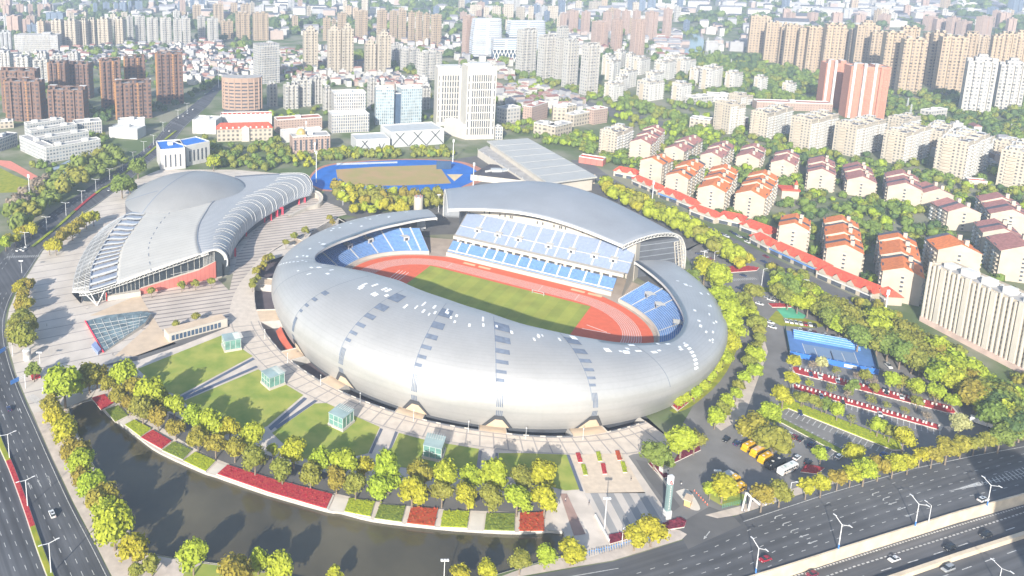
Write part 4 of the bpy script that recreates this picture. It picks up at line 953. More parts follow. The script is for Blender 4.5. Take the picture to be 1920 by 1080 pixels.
# glass lift boxes on the lawns
for x, y, lb in ((434, 652, 'glass stair box on the north-west lawn, nearest the arena'), (512, 720, 'glass stair box on the second lawn, between the first and third paths'), (640, 795, 'glass stair box on the third lawn, beside the ring deck steps'), (814, 852, 'glass stair box on the fourth lawn, nearest the forecourt')):
    c = P(x, y); v_ = (Vector((FO.x, FO.y, 0))-c); a = atan2(v_.y, v_.x)-pi/2
    t = empty('stair_box', (c.x, c.y, 0), lb, 'glass box', 'glass stair boxes on the lawns', a)
    mb = MB(); mb.box((0, 0, .1), (8.6, 9.6, 1.2), m_parap); mb.build('box_plinth', t)
    mb = MB(); mb.box((0, 0, 1.3), (7.6, 8.6, 5.0), M('green_glass', (.13, .26, .23), .12, .0, var=.25, scale=.4, spec=.6)); mb.build('glass_wall', t)
    mb = MB()
    for xx in (-3.85, -1.3, 1.3, 3.85):
        for yy in (-4.35, 4.35): mb.box((xx, yy, 1.3), (.16, .16, 5.1), m_trim)
    for yy in (-1.5, 1.5):
        for xx in (-3.85, 3.85): mb.box((xx, yy, 1.3), (.16, .16, 5.1), m_trim)
    mb.box((0, -4.36, 3.6), (7.8, .12, .15), m_trim); mb.build('glass_frame', t)
    mb = MB(); mb.box((0, 0, 6.35), (8.2, 9.2, .35), M('pale_green_roof', (.34, .44, .42), .35, .2)); mb.build('box_roof', t)
    mb = MB()
    for k in range(7): mb.box((-3.+k, 3.6, 6.7), (.18, 4.8, .2), m_trim)
    mb.build('roof_slat', t)
# ------------------------------------------------------------------ trees
def leaf_mat(name, col, var=.24, hue=.014):
    m = bpy.data.materials.new(name); m.use_nodes = True; t = m.node_tree; b = t.nodes['Principled BSDF']; L = t.links.new
    b.inputs['Roughness'].default_value = .65; b.inputs['Specular IOR Level'].default_value = .25
    g = t.nodes.new('ShaderNodeNewGeometry'); n = t.nodes.new('ShaderNodeTexNoise'); n.inputs['Scale'].default_value = .55; n.inputs['Detail'].default_value = 3
    L(g.outputs['Position'], n.inputs['Vector'])
    oi = t.nodes.new('ShaderNodeObjectInfo')
    hs = t.nodes.new('ShaderNodeHueSaturation'); hs.inputs['Color'].default_value = (*col, 1)
    r = t.nodes.new('ShaderNodeMapRange'); r.inputs[1].default_value = .3; r.inputs[2].default_value = .7; r.inputs[3].default_value = 1-var; r.inputs[4].default_value = 1+var
    L(n.outputs[0], r.inputs[0]); 
    r2 = t.nodes.new('ShaderNodeMapRange'); r2.inputs[3].default_value = .5-hue; r2.inputs[4].default_value = .5+hue; L(oi.outputs['Random'], r2.inputs[0]); L(r2.outputs[0], hs.inputs['Hue'])
    r3 = t.nodes.new('ShaderNodeMapRange'); r3.inputs[3].default_value = .88; r3.inputs[4].default_value = 1.1; L(g.outputs['Random Per Island'], r3.inputs[0])
    mu = t.nodes.new('ShaderNodeMath'); mu.operation = 'MULTIPLY'; L(r.outputs[0], mu.inputs[0]); L(r3.outputs[0], mu.inputs[1]); L(mu.outputs[0], hs.inputs['Value'])
    L(hs.outputs[0], b.inputs['Base Color'])
    tr = t.nodes.new('ShaderNodeBsdfTranslucent'); L(hs.outputs[0], tr.inputs[0]); mx = t.nodes.new('ShaderNodeMixShader'); mx.inputs[0].default_value = .25
    out = t.nodes['Material Output']; L(b.outputs[0], mx.inputs[1]); L(tr.outputs[0], mx.inputs[2]); L(mx.outputs[0], out.inputs[0])
    MATS[name] = m; return m
LEAF = {'L': leaf_mat('lime_leaves', (.32, .385, .03)), 'Y': leaf_mat('yellow_leaves', (.37, .36, .025)), 'O': leaf_mat('ochre_leaves', (.29, .25, .035)), 'G': leaf_mat('olive_leaves', (.24, .25, .04)), 'D': leaf_mat('green_leaves', (.175, .235, .045)), 'K': leaf_mat('dark_leaves', (.09, .14, .045)), 'P': leaf_mat('pale_leaves', (.42, .42, .18)), 'B': leaf_mat('bare_twigs', (.28, .23, .17), hue=.005)}
CNAME = {'L': 'lime green', 'Y': 'golden yellow', 'O': 'ochre brown', 'G': 'olive', 'D': 'mid green', 'K': 'dark green', 'P': 'pale cream green', 'B': 'bare grey-brown'}
m_trunk = M('bark', (.20, .16, .12), .9, var=.2, scale=1.)
def crown_mesh(key, seed, nleaf, lsize, flat_=1., sparse=False):
    rnd = random.Random(seed); mb = MB(); mt = LEAF[key]
    lumps = []
    for k in range(15 if not sparse else 8):
        th, ph = rnd.uniform(0, 2*pi), math.asin(rnd.uniform(-.5, 1)); rr_ = rnd.uniform(.42, .62)
        lumps.append((Vector((cos(th)*cos(ph)*rr_, sin(th)*cos(ph)*rr_, sin(ph)*rr_*.95*flat_)), rnd.uniform(.36, .48)))
    lumps.append((Vector((0, 0, .05)), .62))
    if not sparse:   # inner leafy mass
        for c, r in lumps:
            o = len(mb.v); k = mb.mi(mt)
            n1, n2 = 6, 4
            for j in range(n2+1):
                for i in range(n1):
                    a, e = 2*pi*i/n1+j*.5, -pi/2+pi*j/n2; q = r*.84*(1+rnd.uniform(-.12, .12)); mb.v.append((c.x+q*cos(a)*cos(e), c.y+q*sin(a)*cos(e), c.z+q*sin(e)*.9))
            for j in range(n2):
                for i in range(n1):
                    i2 = (i+1) % n1; mb.f.append((o+j*n1+i, o+j*n1+i2, o+(j+1)*n1+i2, o+(j+1)*n1+i)); mb.m.append(k)
    for k in range(nleaf):
        c, r = rnd.choice(lumps); th, ph = rnd.uniform(0, 2*pi), math.asin(rnd.uniform(-.75, 1)); q = r*rnd.uniform(.85, 1.12)
        n = Vector((cos(th)*cos(ph), sin(th)*cos(ph), sin(ph))); p = c+n*q
        n = (n+Vector((rnd.uniform(-.7, .7), rnd.uniform(-.7, .7), rnd.uniform(-.3, .7)))).normalized()
        a = n.orthogonal().normalized(); b_ = n.cross(a); an = rnd.uniform(0, 6.3); a, b_ = a*cos(an)+b_*sin(an), b_*cos(an)-a*sin(an)
        s_ = lsize*rnd.uniform(.6, 1.25)
        mb.poly([p+a*s_, p+b_*s_*.8+n*s_*.2, p-a*s_, p-b_*s_*.8-n*s_*.1], mt)
    me = bpy.data.meshes.new('crown'); me.from_pydata(mb.v, [], mb.f); me.materials.append(mt); me.update(); return me
def trunk_mesh(seed):
    rnd = random.Random(seed); mb = MB(); mb.tube((0, 0, 0), (0, 0, .45), .035, .026, m_trunk, 6); tip = Vector((0, 0, .45))
    for k in range(5):
        a = k*1.3+rnd.uniform(-.3, .3); q = Vector((cos(a)*.22, sin(a)*.22, .45+rnd.uniform(.12, .28))); mb.tube((0, 0, .36+.02*k), q, .016, .007, m_trunk, 5)
    me = bpy.data.meshes.new('trunk'); me.from_pydata(mb.v, [], mb.f); me.materials.append(m_trunk); me.update(); return me
TRUNKS = [trunk_mesh(i) for i in range(3)]
CROWNS = {}
def crown(key, lod, var):
    kk = (key, lod, var)
    if kk not in CROWNS:
        nl, ls = {0: (820, .105), 1: (330, .15), 2: (130, .22), 3: (300, .10)}[lod]
        CROWNS[kk] = crown_mesh(key, hash((ord(key), lod, var)) % 9999, nl, ls, sparse=(lod == 3))
    return CROWNS[kk]
NTREES = [0]; TREES = []
def tree(px, py, rpx, key, label, group, lod=None, hk=1.0, name='street_tree', sparse=False, cat='tree', grow=1.12):
    """crown centre at photo pixel (px,py), crown radius rpx photo pixels"""
    r = 4.5
    for _ in range(3):
        hc = r*1.25*hk+1.2; c = P(px, py, hc); sc = FP/(c-Vector((0, 0, CH))).length; r = rpx/sc
    hc = r*1.25*hk+1.2
    c = P(px, py, hc); r *= grow
    return tree_at(c.x, c.y, r, hc, key, label, group, lod if lod is not None else (0 if rpx > 15 else 1 if rpx > 8 else 2), name, sparse, cat)
def tree_at(x, y, r, hc, key, label, group, lod, name='street_tree', sparse=False, cat='tree'):
    NTREES[0] += 1; TREES.append((x, y, r))
    t = empty(name, (x, y, 0), label, cat, group, random.uniform(0, 6.3))
    cr = bpy.data.objects.new('crown', crown(key, 3 if sparse else lod, random.randrange(3))); COL.objects.link(cr); cr.parent = t; cr.location = (0, 0, hc); cr.scale = (r*random.uniform(.92, 1.08), r*random.uniform(.92, 1.08), r*random.uniform(.92, 1.12))
    tk = bpy.data.objects.new('trunk', random.choice(TRUNKS)); COL.objects.link(tk); tk.parent = t; hh = hc/.55; tk.scale = (max(r*1.9, 5), max(r*1.9, 5), hh)
    return t
def size_word(r): return 'small' if r < 17 else 'large' if r > 24 else 'medium'
def row(lst, where, group, anchor, **kw):
    """a hand-surveyed row: label = colour + size + ordinal counted from an anchor"""
    for i, q in enumerate(lst):
        tree(q[0], q[1], q[2], q[3], f'{CNAME[q[3]]} tree {where}, {ORD[i]} {anchor}', group, **kw)
row([(95, 758, 17, 'O'), (108, 780, 19, 'Y'), (122, 806, 22, 'Y'), (142, 842, 24, 'O'), (153, 866, 23, 'L'), (153, 892, 17, 'O'), (172, 909, 25, 'L'), (190, 933, 26, 'O'), (196, 958, 22, 'L'), (213, 985, 33, 'L'), (247, 1027, 22, 'Y')], 'on the west bank of the pond', 'trees on the west bank of the pond', 'from the north end')
row([(120, 722, 32, 'L'), (150, 712, 17, 'G'), (166, 705, 23, 'O'), (181, 701, 19, 'O')], 'at the north-west pond corner', 'trees at the north-west pond corner', 'from the left')
row([(203, 720, 16, 'O'), (231, 702, 23, 'L'), (249, 725, 18, 'O'), (284, 738, 28, 'L'), (302, 750, 16, 'G'), (327, 762, 20, 'L'), (362, 783, 21, 'L'), (396, 792, 24, 'L'), (431, 802, 20, 'Y'), (473, 818, 22, 'L'), (511, 844, 11, 'L'), (551, 844, 25, 'Y'), (600, 862, 21, 'L'), (644, 868, 26, 'L'), (684, 876, 18, 'Y'), (729, 882, 31, 'L'), (787, 887, 21, 'O'), (838, 893, 25, 'L'), (880, 896, 20, 'L'), (924, 893, 28, 'L'), (976, 900, 22, 'G'), (1018, 891, 25, 'Y')], 'in the lawn-side pond walk row', 'lawn-side trees of the pond walk', 'from the west')
row([(224, 740, 16, 'O'), (243, 755, 16, 'O'), (267, 766, 22, 'G'), (296, 781, 19, 'O'), (329, 800, 16, 'O'), (371, 821, 18, 'O'), (404, 833, 19, 'O'), (440, 840, 19, 'O'), (478, 862, 22, 'G'), (529, 882, 20, 'G'), (582, 889, 20, 'G'), (631, 897, 20, 'O'), (667, 910, 20, 'G'), (714, 913, 24, 'L'), (773, 920, 24, 'Y'), (829, 924, 19, 'G'), (876, 929, 19, 'Y'), (918, 933, 21, 'G'), (970, 936, 22, 'L'), (1022, 936, 23, 'Y')], 'in the water-side pond walk row', 'water-side trees of the pond walk', 'from the west')
row([(256, 1069, 12, 'G'), (284, 1057, 15, 'G'), (362, 1043, 24, 'L'), (440, 1073, 28, 'O'), (484, 1050, 18, 'L'), (524, 1064, 23, 'L'), (629, 1078, 14, 'Y'), (864, 1075, 15, 'Y'), (913, 1068, 16, 'Y'), (975, 1050, 17, 'G'), (1022, 1040, 18, 'L'), (1071, 1031, 19, 'Y')], 'on the south bank of the pond', 'trees on the south bank of the pond', 'from the left')
row([(1191, 1004, 18, 'Y'), (1223, 991, 22, 'Y')], 'on the pavement below the striped forecourt', 'trees below the striped forecourt', 'from the left')
row([(1228, 850, 20, 'D'), (1245, 862, 15, 'D'), (1278, 828, 22, 'L'), (1303, 826, 17, 'G')], 'on the red island beside the deck end', 'trees on the red island', 'from the left')
row([(1332, 918, 11, 'L'), (1356, 912, 20, 'Y')], 'on the gate island', 'trees on the gate island', 'from the left')
row([(1430, 928, 20, 'O'), (1464, 920, 19, 'G'), (1513, 911, 15, 'Y'), (1541, 907, 15, 'Y'), (1572, 895, 14, 'O'), (1596, 889, 14, 'Y'), (1622, 880, 19, 'L'), (1649, 873, 17, 'O'), (1676, 869, 16, 'Y'), (1704, 866, 13, 'Y'), (1726, 853, 13, 'Y'), (1749, 853, 14, 'O'), (1777, 840, 18, 'O'), (1804, 833, 15, 'O'), (1828, 831, 13, 'G'), (1851, 824, 14, 'G'), (1876, 819, 17, 'D'), (1898, 806, 17, 'D'), (1915, 800, 16, 'D')], 'in the highway pavement row', 'street trees along the highway', 'from the gate', grow=.95)
row([(1413, 802, 21, 'O'), (1451, 824, 24, 'G'), (1442, 774, 17, 'L')], 'behind the parked buses', 'trees behind the parked buses', 'from the left')
row([(1469, 741, 17, 'Y'), (1484, 709, 12, 'Y'), (1488, 676, 13, 'Y'), (1540, 680, 11, 'P'), (1602, 722, 10, 'D'), (1624, 704, 11, 'G'), (1671, 711, 13, 'L'), (1694, 716, 11, 'G'), (1718, 724, 14, 'L'), (1758, 732, 14, 'L'), (1787, 749, 12, 'L'), (1801, 793, 16, 'P'), (1695, 821, 18, 'Y'), (1669, 809, 13, 'G'), (1647, 797, 14, 'L'), (1602, 849, 16, 'Y'), (1540, 849, 13, 'L'), (1571, 769, 13, 'L'), (1551, 758, 12, 'D'), (1526, 752, 11, 'G'), (1504, 744, 12, 'G'), (1591, 731, 10, 'D'), (1640, 726, 8, 'G'), (1720, 752, 10, 'G')], 'standing among the parking rows', 'trees among the parking rows', 'from the court corner', grow=.95)
row([(1322, 505, 20, 'Y'), (1343, 517, 23, 'L'), (1300, 520, 14, 'D'), (1352, 562, 22, 'L'), (1368, 585, 24, 'L'), (1372, 610, 23, 'L'), (1366, 640, 18, 'Y'), (1357, 668, 13, 'L'), (1346, 685, 12, 'L'), (1332, 703, 12, 'L'), (1318, 722, 11, 'L'), (1303, 735, 11, 'L'), (1285, 745, 10, 'L'), (1272, 752, 9, 'L')], 'in the verge right of the stadium', 'verge trees right of the stadium', 'from the top')
lst = []
for i in range(17):
    t = i/16; x = lerp(1402, 1425, t*2) if t < .5 else lerp(1425, 1350, (t-.5)*2); y = lerp(560, 795, t)
    lst.append((x+random.uniform(-12, 12), y-14, random.uniform(9, 15), random.choice('GGLG')))
row(lst, 'in the ring road strip', 'thin trees between ring road and parking', 'from the top')

for nm_, a_, b_, n_ in (('upper red', (1510, 690), (1770, 756), 7), ('lower red', (1505, 722), (1755, 794), 7), ('yellow-lime', (1490, 752), (1680, 824), 6)):
    row([(lerp(a_[0], b_[0], (k+.5)/n_)+random.uniform(-6, 6), lerp(a_[1], b_[1], (k+.5)/n_)-9, random.uniform(7, 10), random.choice('GLGB')) for k in range(n_)], f'rising thin from the {nm_} strip', f'thin trees of the {nm_} strip', 'from the left', sparse=True, grow=1.)
# ------------------------------------------------------------------ buildings
import numpy as np
FOOT = []     # footprints (cx, cy, radius) kept clear of trees and houses
def foot(x, y, r): FOOT.append((x, y, r))
m_roofg = M('grey_flat_roof', (.36, .35, .34), .9, var=.2, scale=.2)
m_roofw = M('white_flat_roof', (.62, .61, .58), .85, var=.12, scale=.2)
def ftower(key):
    return {'beige': facade('beige_tower_wall', (.52, .41, .29), (.13, .11, .10), 5.2, 4.6, .5, .5),
            'cream': facade('cream_tower_wall', (.55, .49, .40), (.15, .14, .13), 5., 4.6, .5, .5),
            'white': facade('white_tower_wall', (.58, .56, .52), (.16, .17, .19), 4.6, 4.4, .52, .5),
            'grey': facade('grey_tower_wall', (.52, .52, .52), (.22, .24, .28), 3.0, 3.0, .5, .5),
            'pink': facade('pink_tower_wall', (.50, .37, .31), (.14, .11, .10), 3.3, 3.0, .42, .45),
            'steel': facade('slate_tower_wall', (.20, .25, .33), (.10, .14, .2), 3.0, 3.2, .6, .55),
            'brick': facade('brick_tower_wall', (.235, .145, .11), (.05, .05, .06), 5.4, 4.8, .52, .52),
            'orange': facade('sunlit_brick_wall', (.46, .24, .095), (.2, .12, .08), 3.6, 3.1, .2, .4),  # lit side of the brick towers, sunlight put into the colour
            'red': facade('salmon_tower_wall', (.58, .27, .19), (.45, .2, .15), 4., 3., .12, .4),
            'off': facade('office_wall', (.60, .58, .54), (.10, .12, .16), 2.6, 3.6, .55, .7),
            'slab': facade('slab_wall', (.56, .50, .41), (.12, .12, .12), 3.3, 3.0, .46, .5),
            'slabw': facade('plain_end_wall', (.70, .64, .54), (.18, .17, .16), 9., 3.0, .12, .35)}[key]
def tower(x0, x1, yt, yb, key, label, group=None, rot=None, depth=None, notches=2, crown='box', name='tower_block', lit_key=None, wk=.82, h=None, cat='tower'):
    xm = (x0+x1)/2; g = P(xm, yb); sc = FP/(g-Vector((0, 0, CH))).length; vis = (x1-x0)/sc
    h = h or HT(xm, yb, yt)*.97
    if rot is None: rot = random.choice((-.25, -.2, .2, .3))
    D = depth or max(9, min(16, vis*.5)); Wd = max(6, vis*wk)
    mt = ftower(key); 
    c = g+Vector((0, D*.5, 0)); foot(c.x, c.y, max(Wd, D)*.62)
    t = empty(name, (c.x, c.y, 0), label, cat, group, rot)
    mb = MB(); nd = min(2.2, D*.18); pts = [(-Wd/2, D/2), (-Wd/2, -D/2)]
    nw = Wd/(notches*2+1)
    for k in range(notches):
        xa = -Wd/2+nw*(2*k+1); pts += [(xa+nw*.2, -D/2), (xa+nw*.2, -D/2+nd), (xa+nw*.8, -D/2+nd), (xa+nw*.8, -D/2)]
    pts += [(Wd/2, -D/2), (Wd/2, D/2)]
    for k in range(notches-1, -1, -1):
        xa = -Wd/2+nw*(2*k+1); pts += [(xa+nw*.8, D/2), (xa+nw*.8, D/2-nd), (xa+nw*.2, D/2-nd), (xa+nw*.2, D/2)]
    mb.prism(pts, 0, h, mt, m_roofg); mb.build('wall', t)
    if lit_key:   # end bay and front strip: sunlight on the brick put into an orange colour
        mb = MB(); mb.box((-Wd/2-.6, 0, 0), (2.4, D*.8, h+1.5), ftower(lit_key)); mb.box((Wd*.12, -D/2, 0), (2.2, 1.6, h+1), ftower(lit_key)); mb.build('sunlit_end_bay', t)
    mb = MB(); pr = .35
    for (cx, cy, dx, dy) in ((0, -D/2+.15, Wd, .3), (0, D/2-.15, Wd, .3), (-Wd/2+.15, 0, .3, D-.6), (Wd/2-.15, 0, .3, D-.6)): mb.box((cx, cy, h-.01), (dx, dy, 1.1), mt)
    mb.build('parapet', t)
    mb = MB()
    for k in range(max(1, notches)):
        x = (k-(notches-1)/2)*Wd*.42; mb.box((x, D*.08, h), (Wd*.2, D*.5, random.uniform(3, 5)), mt, top=m_roofw)
    if crown == 'mix': crown = random.choice(('step', 'box', 'frame', 'box'))
    if crown == 'step': mb.box((0, 0, h), (Wd*.55, D*.7, 6), mt); mb.box((0, 0, h+6), (Wd*.3, D*.5, 3.5), mt)
    if crown == 'frame':
        for sx in (-1, 1): mb.box((sx*Wd*.45, -D*.3, h), (.8, .8, 5), mt)
        mb.box((0, -D*.3, h+4.4), (Wd*.94, .8, .9), mt)
    mb.build('roof_house', t)
    if D > 8 and sc > .8:
        for k in range(notches+1):
            mb = MB(); xa = -Wd/2+nw*(2*k+.5); mb.stack((xa, -D/2, 3), (1, 0, 0), (0, -1, 0), nw*.62, max(2, int(h/3)-1), 3., 1.1, 1.1, mt); mb.build('balcony', t)
    return t
def cluster(lst, key, label, group, **kw):
    for q in lst: tower(*q[:4], q[4] if len(q) > 4 else key, label, group, **kw)
# far left rows
cluster([(97, 122, 38, 92), (122, 149, 38, 94), (151, 166, 37, 92), (167, 182, 36, 90), (183, 210, 35, 90), (214, 236, 35, 88)], 'cream', 'cream high-rise slab in the unbroken far-left row behind the white office block', 'far-left row of cream high-rises', rot=-.3)
cluster([(238, 250, 30, 76), (253, 273, 30, 82), (275, 297, 33, 86), (300, 322, 33, 87), (325, 342, 35, 88), (343, 358, 34, 88), (370, 386, 30, 80), (388, 410, 34, 84)], 'white', 'white high-rise with a blue shaded side in the far-left cluster', 'far-left cluster of white high-rises', rot=.45, notches=1)
cluster([(412, 438, 40, 73), (440, 470, 24, 76), (472, 505, 24, 76), (360, 378, 10, 45), (398, 420, 8, 42), (432, 446, 6, 40), (450, 470, 8, 40)], 'beige', 'beige high-rise at the right end of the far-left cluster', 'beige high-rises of the far-left cluster', rot=.3)
cluster([(174, 183, 6, 32), (192, 206, 5, 27), (213, 222, 6, 27), (224, 238, 5, 27), (241, 248, 3, 24), (252, 268, 2, 24), (333, 345, 3, 24), (356, 365, -6, 20), (372, 385, -6, 20)], 'steel', 'slate-blue tower on the farthest left skyline', 'slate towers on the farthest left skyline', notches=1)
cluster([(5, 20, 10, 36), (30, 45, 8, 34), (52, 62, 8, 30), (70, 82, 8, 32), (12, 40, 30, 62), (42, 58, 36, 64), (124, 150, 20, 36), (82, 96, 40, 66)], 'pink', 'hazy pinkish tower at the far upper-left edge', 'pinkish towers at the upper-left edge', notches=1)
cluster([(48, 80, 46, 64), (84, 124, 24, 44)], 'steel', 'broad dark slate block amid the pinkish far-left towers', 'dark slate blocks at far left')
tower(22, 117, 65, 99, 'off', 'long white office slab at the far left below the cream high-rises', None, rot=-.05, depth=22, notches=0, name='office_block', cat='office')
cluster([(0, 22, 60, 98)], 'grey', 'grey office tower cut by the left edge near the long white office slab', None)
# brown estate
for q in [((0, 78, 132, 212), 'brick', None, 'dark brick apartment tower at the left edge, behind the others'), ((8, 86, 152, 228), 'brick', 'orange', 'brick apartment tower at the left edge with an orange corner bay'),
          ((92, 130, 118, 190), 'brick', 'orange', 'taller dark brick tower behind the wide reddish brick block'), ((130, 174, 120, 185), 'brick', None, 'dark brick tower between the reddish block and the orange-edged pair'),
          ((86, 167, 168, 230), 'brick', None, 'wide reddish brick apartment block facing the white school roofs'), ((188, 230, 113, 205), 'brick', 'orange', 'brick tower with a tall orange end bay, left of the pair'),
          ((232, 276, 107, 190), 'brick', 'orange', 'brick tower with several orange bays behind the front middle block'), ((212, 288, 155, 223), 'brick', 'orange', 'front middle brick block with orange bays beside the boulevard trees'),
          ((290, 347, 100, 195), 'brick', 'orange', 'rightmost brick tower with orange bays beside the boulevard')]:
    tower(*q[0], q[1], q[3], 'brick apartment towers on the left', rot=-.12 if q[0][0] < 180 else .22, notches=3, lit_key=q[2], crown='frame')
# middle far towers
cluster([(605, 620, 33, 76), (622, 630, 36, 70), (632, 650, 24, 76), (665, 690, 20, 72), (706, 726, 19, 73), (730, 745, 20, 72), (746, 762, 19, 75), (765, 777, 22, 78), (779, 791, 22, 80), (793, 805, 25, 83), (807, 828, 27, 88)], 'beige', 'beige high-rise in the stepped row left of the curved white office complex', 'stepped row of beige high-rises', rot=.4, notches=1)
tower(566, 598, 57, 135, 'cream', 'single cream tower standing alone left of the paired cream towers', None, rot=.2, crown='step')
tower(612, 640, 55, 142, 'cream', 'left tower of the tall stepped cream pair behind the village roofs', 'tall cream towers of the middle', rot=.2, crown='step')
tower(638, 664, 52, 142, 'cream', 'right tower of the tall stepped cream pair behind the village roofs', 'tall cream towers of the middle', rot=.2, crown='step')
tower(682, 706, 82, 141, 'cream', 'lower cream tower attached to the right-hand stepped cream block', 'tall cream towers of the middle', rot=.2, crown='step')
tower(704, 734, 65, 141, 'cream', 'stepped cream tower at the right end of the middle cream group', 'tall cream towers of the middle', rot=.2, crown='step')
tower(470, 528, 82, 157, 'off', 'white gridded office tower behind the round brown block', None, rot=.45, depth=24, notches=0, name='office_tower', cat='office', wk=.72)
cluster([(732, 752, 84, 112), (748, 790, 93, 132), (780, 832, 98, 150), (734, 748, 95, 125)], 'white', 'white mid-rise slab between the cream towers and the tree-lined canal', 'white mid-rises by the canal', rot=.5)
# white complex with curved striped wings
m_band = facade('striped_white_wall', (.62, .63, .64), (.14, .19, .27), 400, 3.6, .99, .42)
def striped_wing(x0, x1, yt, yb, label, lean):
    xm = (x0+x1)/2; g = P(xm, yb); sc = FP/(g-Vector((0, 0, CH))).length; Wd = (x1-x0)/sc; h = HT(xm, yb, yt); foot(g.x, g.y+12, Wd*.6)
    t = empty('office_wing', (g.x, g.y+12, 0), label, 'office', 'striped white office wings'); mb = MB(); ring_ = []
    for k in range(14):
        z = h*k/13; w_ = Wd/2*(1+.08*sin(pi*k/13)); pts = smooth([(-w_+lean*k*.3, -11), (-w_+lean*k*.3-1, 0), (-w_+lean*k*.3, 11), (w_-lean*k*.1, 11), (w_+1, 0), (w_-lean*k*.1, -11), (0, -13)], 4, True)
        ring_.append([(x, y, z+9 if lean > .5 and k == 0 else z) for x, y in pts])
    mb.grid([r+[r[0]] for r in ring_][::-1], m_band); mb.poly(ring_[-1][::-1], m_roofw); mb.build('curved_wall', t)
    return t
striped_wing(888, 936, 36, 112, 'left curved white office wing with horizontal stripes', .8)
striped_wing(960, 1016, 40, 100, 'right curved white office wing with horizontal stripes', -.3)
g = P(948, 116); t = empty('office_podium', (g.x, g.y+6, 0), 'white lattice-legged bridge block joining the two striped office wings', 'office'); sc = FP/(g-Vector((0, 0, CH))).length; Wd = 46/sc
hl = HT(948, 116, 94); ht = HT(948, 116, 74); foot(g.x, g.y+6, Wd*.6)
mb = MB(); mb.box((0, 6, hl), (Wd, 20, ht-hl), m_band); mb.build('bridge_body', t)
mb = MB(); mb.box((0, 8, 0), (Wd*.96, 14, hl), m_glass); mb.build('glass_base', t)
for k in range(7):
    for s_ in (1, -1):
        mb = MB(); x = -Wd/2+Wd*(k+.5)/7; mb.tube((x-s_*Wd*.09, -4, 0), (x+s_*Wd*.09, -4, hl), .8, .8, m_trim, 5); mb.build('lattice_strut', t)
tower(866, 890, 30, 106, 'pink', 'brown and white tower at the left end of the striped office complex', None, rot=.4, notches=1)
# white high-rise estate
cluster([(968, 1006, 56, 140), (1008, 1040, 68, 150), (1041, 1054, 74, 152), (1055, 1083, 76, 164), (1089, 1122, 84, 178), (1042, 1064, 52, 120), (1100, 1110, 95, 150)], 'white', 'tall white residential tower in the front row right of the striped offices', 'tall white residential towers', rot=.35, notches=3, crown='frame')
cluster([(1146, 1166, 36, 100), (1183, 1208, 36, 106), (1210, 1232, 22, 74), (1243, 1258, 16, 70), (1110, 1140, 40, 92), (1062, 1084, 20, 60), (1090, 1106, 22, 62), (1130, 1146, 22, 66), (1150, 1162, 18, 62), (1165, 1180, 20, 66), (1186, 1200, 20, 60), (1050, 1062, 25, 64)], 'pink', 'pinkish beige slender tower in the hazy rank behind the white estate', 'pinkish towers behind the white estate', rot=.3, notches=1)
cluster([(880, 905, 10, 36), (906, 918, 14, 38), (922, 940, 12, 40), (943, 965, 8, 40), (968, 984, 14, 42), (990, 1001, 12, 40), (1026, 1048, 12, 42), (1105, 1128, 3, 26)], 'cream', 'pale tower on the far skyline above the striped offices', 'pale towers above the striped offices', notches=1)
cluster([(863, 884, -6, 20), (905, 916, -4, 16), (812, 824, 12, 32), (1178, 1195, 0, 22), (1198, 1210, -4, 22), (1215, 1230, -3, 20)], 'steel', 'hazy slate tower at the top edge above the middle', 'slate towers at the top edge', notches=1)
mids = [(1126, 1150, 100, 140), (1152, 1170, 92, 128), (1172, 1188, 98, 132), (1182, 1215, 105, 140), (1158, 1190, 128, 165), (1128, 1165, 152, 190), (1152, 1172, 140, 180), (1188, 1240, 148, 188), (1206, 1240, 132, 170), (1222, 1262, 110, 150), (1240, 1280, 100, 138), (1255, 1292, 152, 188), (1262, 1300, 108, 140), (1308, 1350, 122, 168), (1356, 1388, 132, 168), (1411, 1434, 141, 174), (1465, 1485, 153, 180), (1132, 1160, 110, 150), (1290, 1318, 125, 160)]
MIDS = mids
if 0: cluster(mids, 'white', 'white mid-rise residential slab in the estate right of the tall white towers', 'white mid-rises of the central estate', rot=.55, depth=12, notches=2)
# orange-beige towers on the right
cluster([(1405, 1440, 30, 107), (1434, 1460, 42, 117), (1460, 1474, 50, 120), (1470, 1494, 46, 127), (1494, 1512, 52, 132), (1512, 1536, 50, 136), (1545, 1577, 45, 142), (1578, 1600, 58, 122), (1594, 1622, 55, 127), (1604, 1640, 47, 132), (1630, 1652, 60, 140), (1656, 1690, 60, 166), (1686, 1712, 50, 150), (1690, 1726, 72, 176), (1726, 1745, 62, 158), (1742, 1764, 60, 162), (1762, 1800, 68, 172), (1804, 1822, 62, 152), (1830, 1850, 68, 122), (1852, 1868, 66, 165), (1868, 1890, 62, 162), (1892, 1915, 66, 160), (1910, 1935, 70, 150)], 'beige', 'orange-beige high-rise in the dense rank at the upper right', 'dense rank of orange-beige high-rises', rot=-.35, notches=2, crown='mix')
cluster([(1476, 1490, 24, 50), (1516, 1532, 24, 52), (1562, 1578, 24, 52), (1605, 1620, 28, 52), (1650, 1668, 28, 56), (1736, 1756, 31, 58), (1757, 1776, 36, 60), (1780, 1798, 33, 64), (1800, 1820, 40, 66), (1835, 1858, 31, 72), (1890, 1902, 35, 66), (1862, 1872, 20, 50), (1876, 1890, 24, 52)], 'pink', 'hazy pinkish tower half hidden behind the orange-beige rank', 'pinkish towers behind the orange-beige rank', notches=1)
cluster([(1855, 1870, 14, 38), (1895, 1915, -6, 30), (1270, 1280, -8, 22), (1470, 1480, -6, 16)], 'steel', 'slate tower on the far upper-right skyline', 'slate towers at far upper right', notches=1)
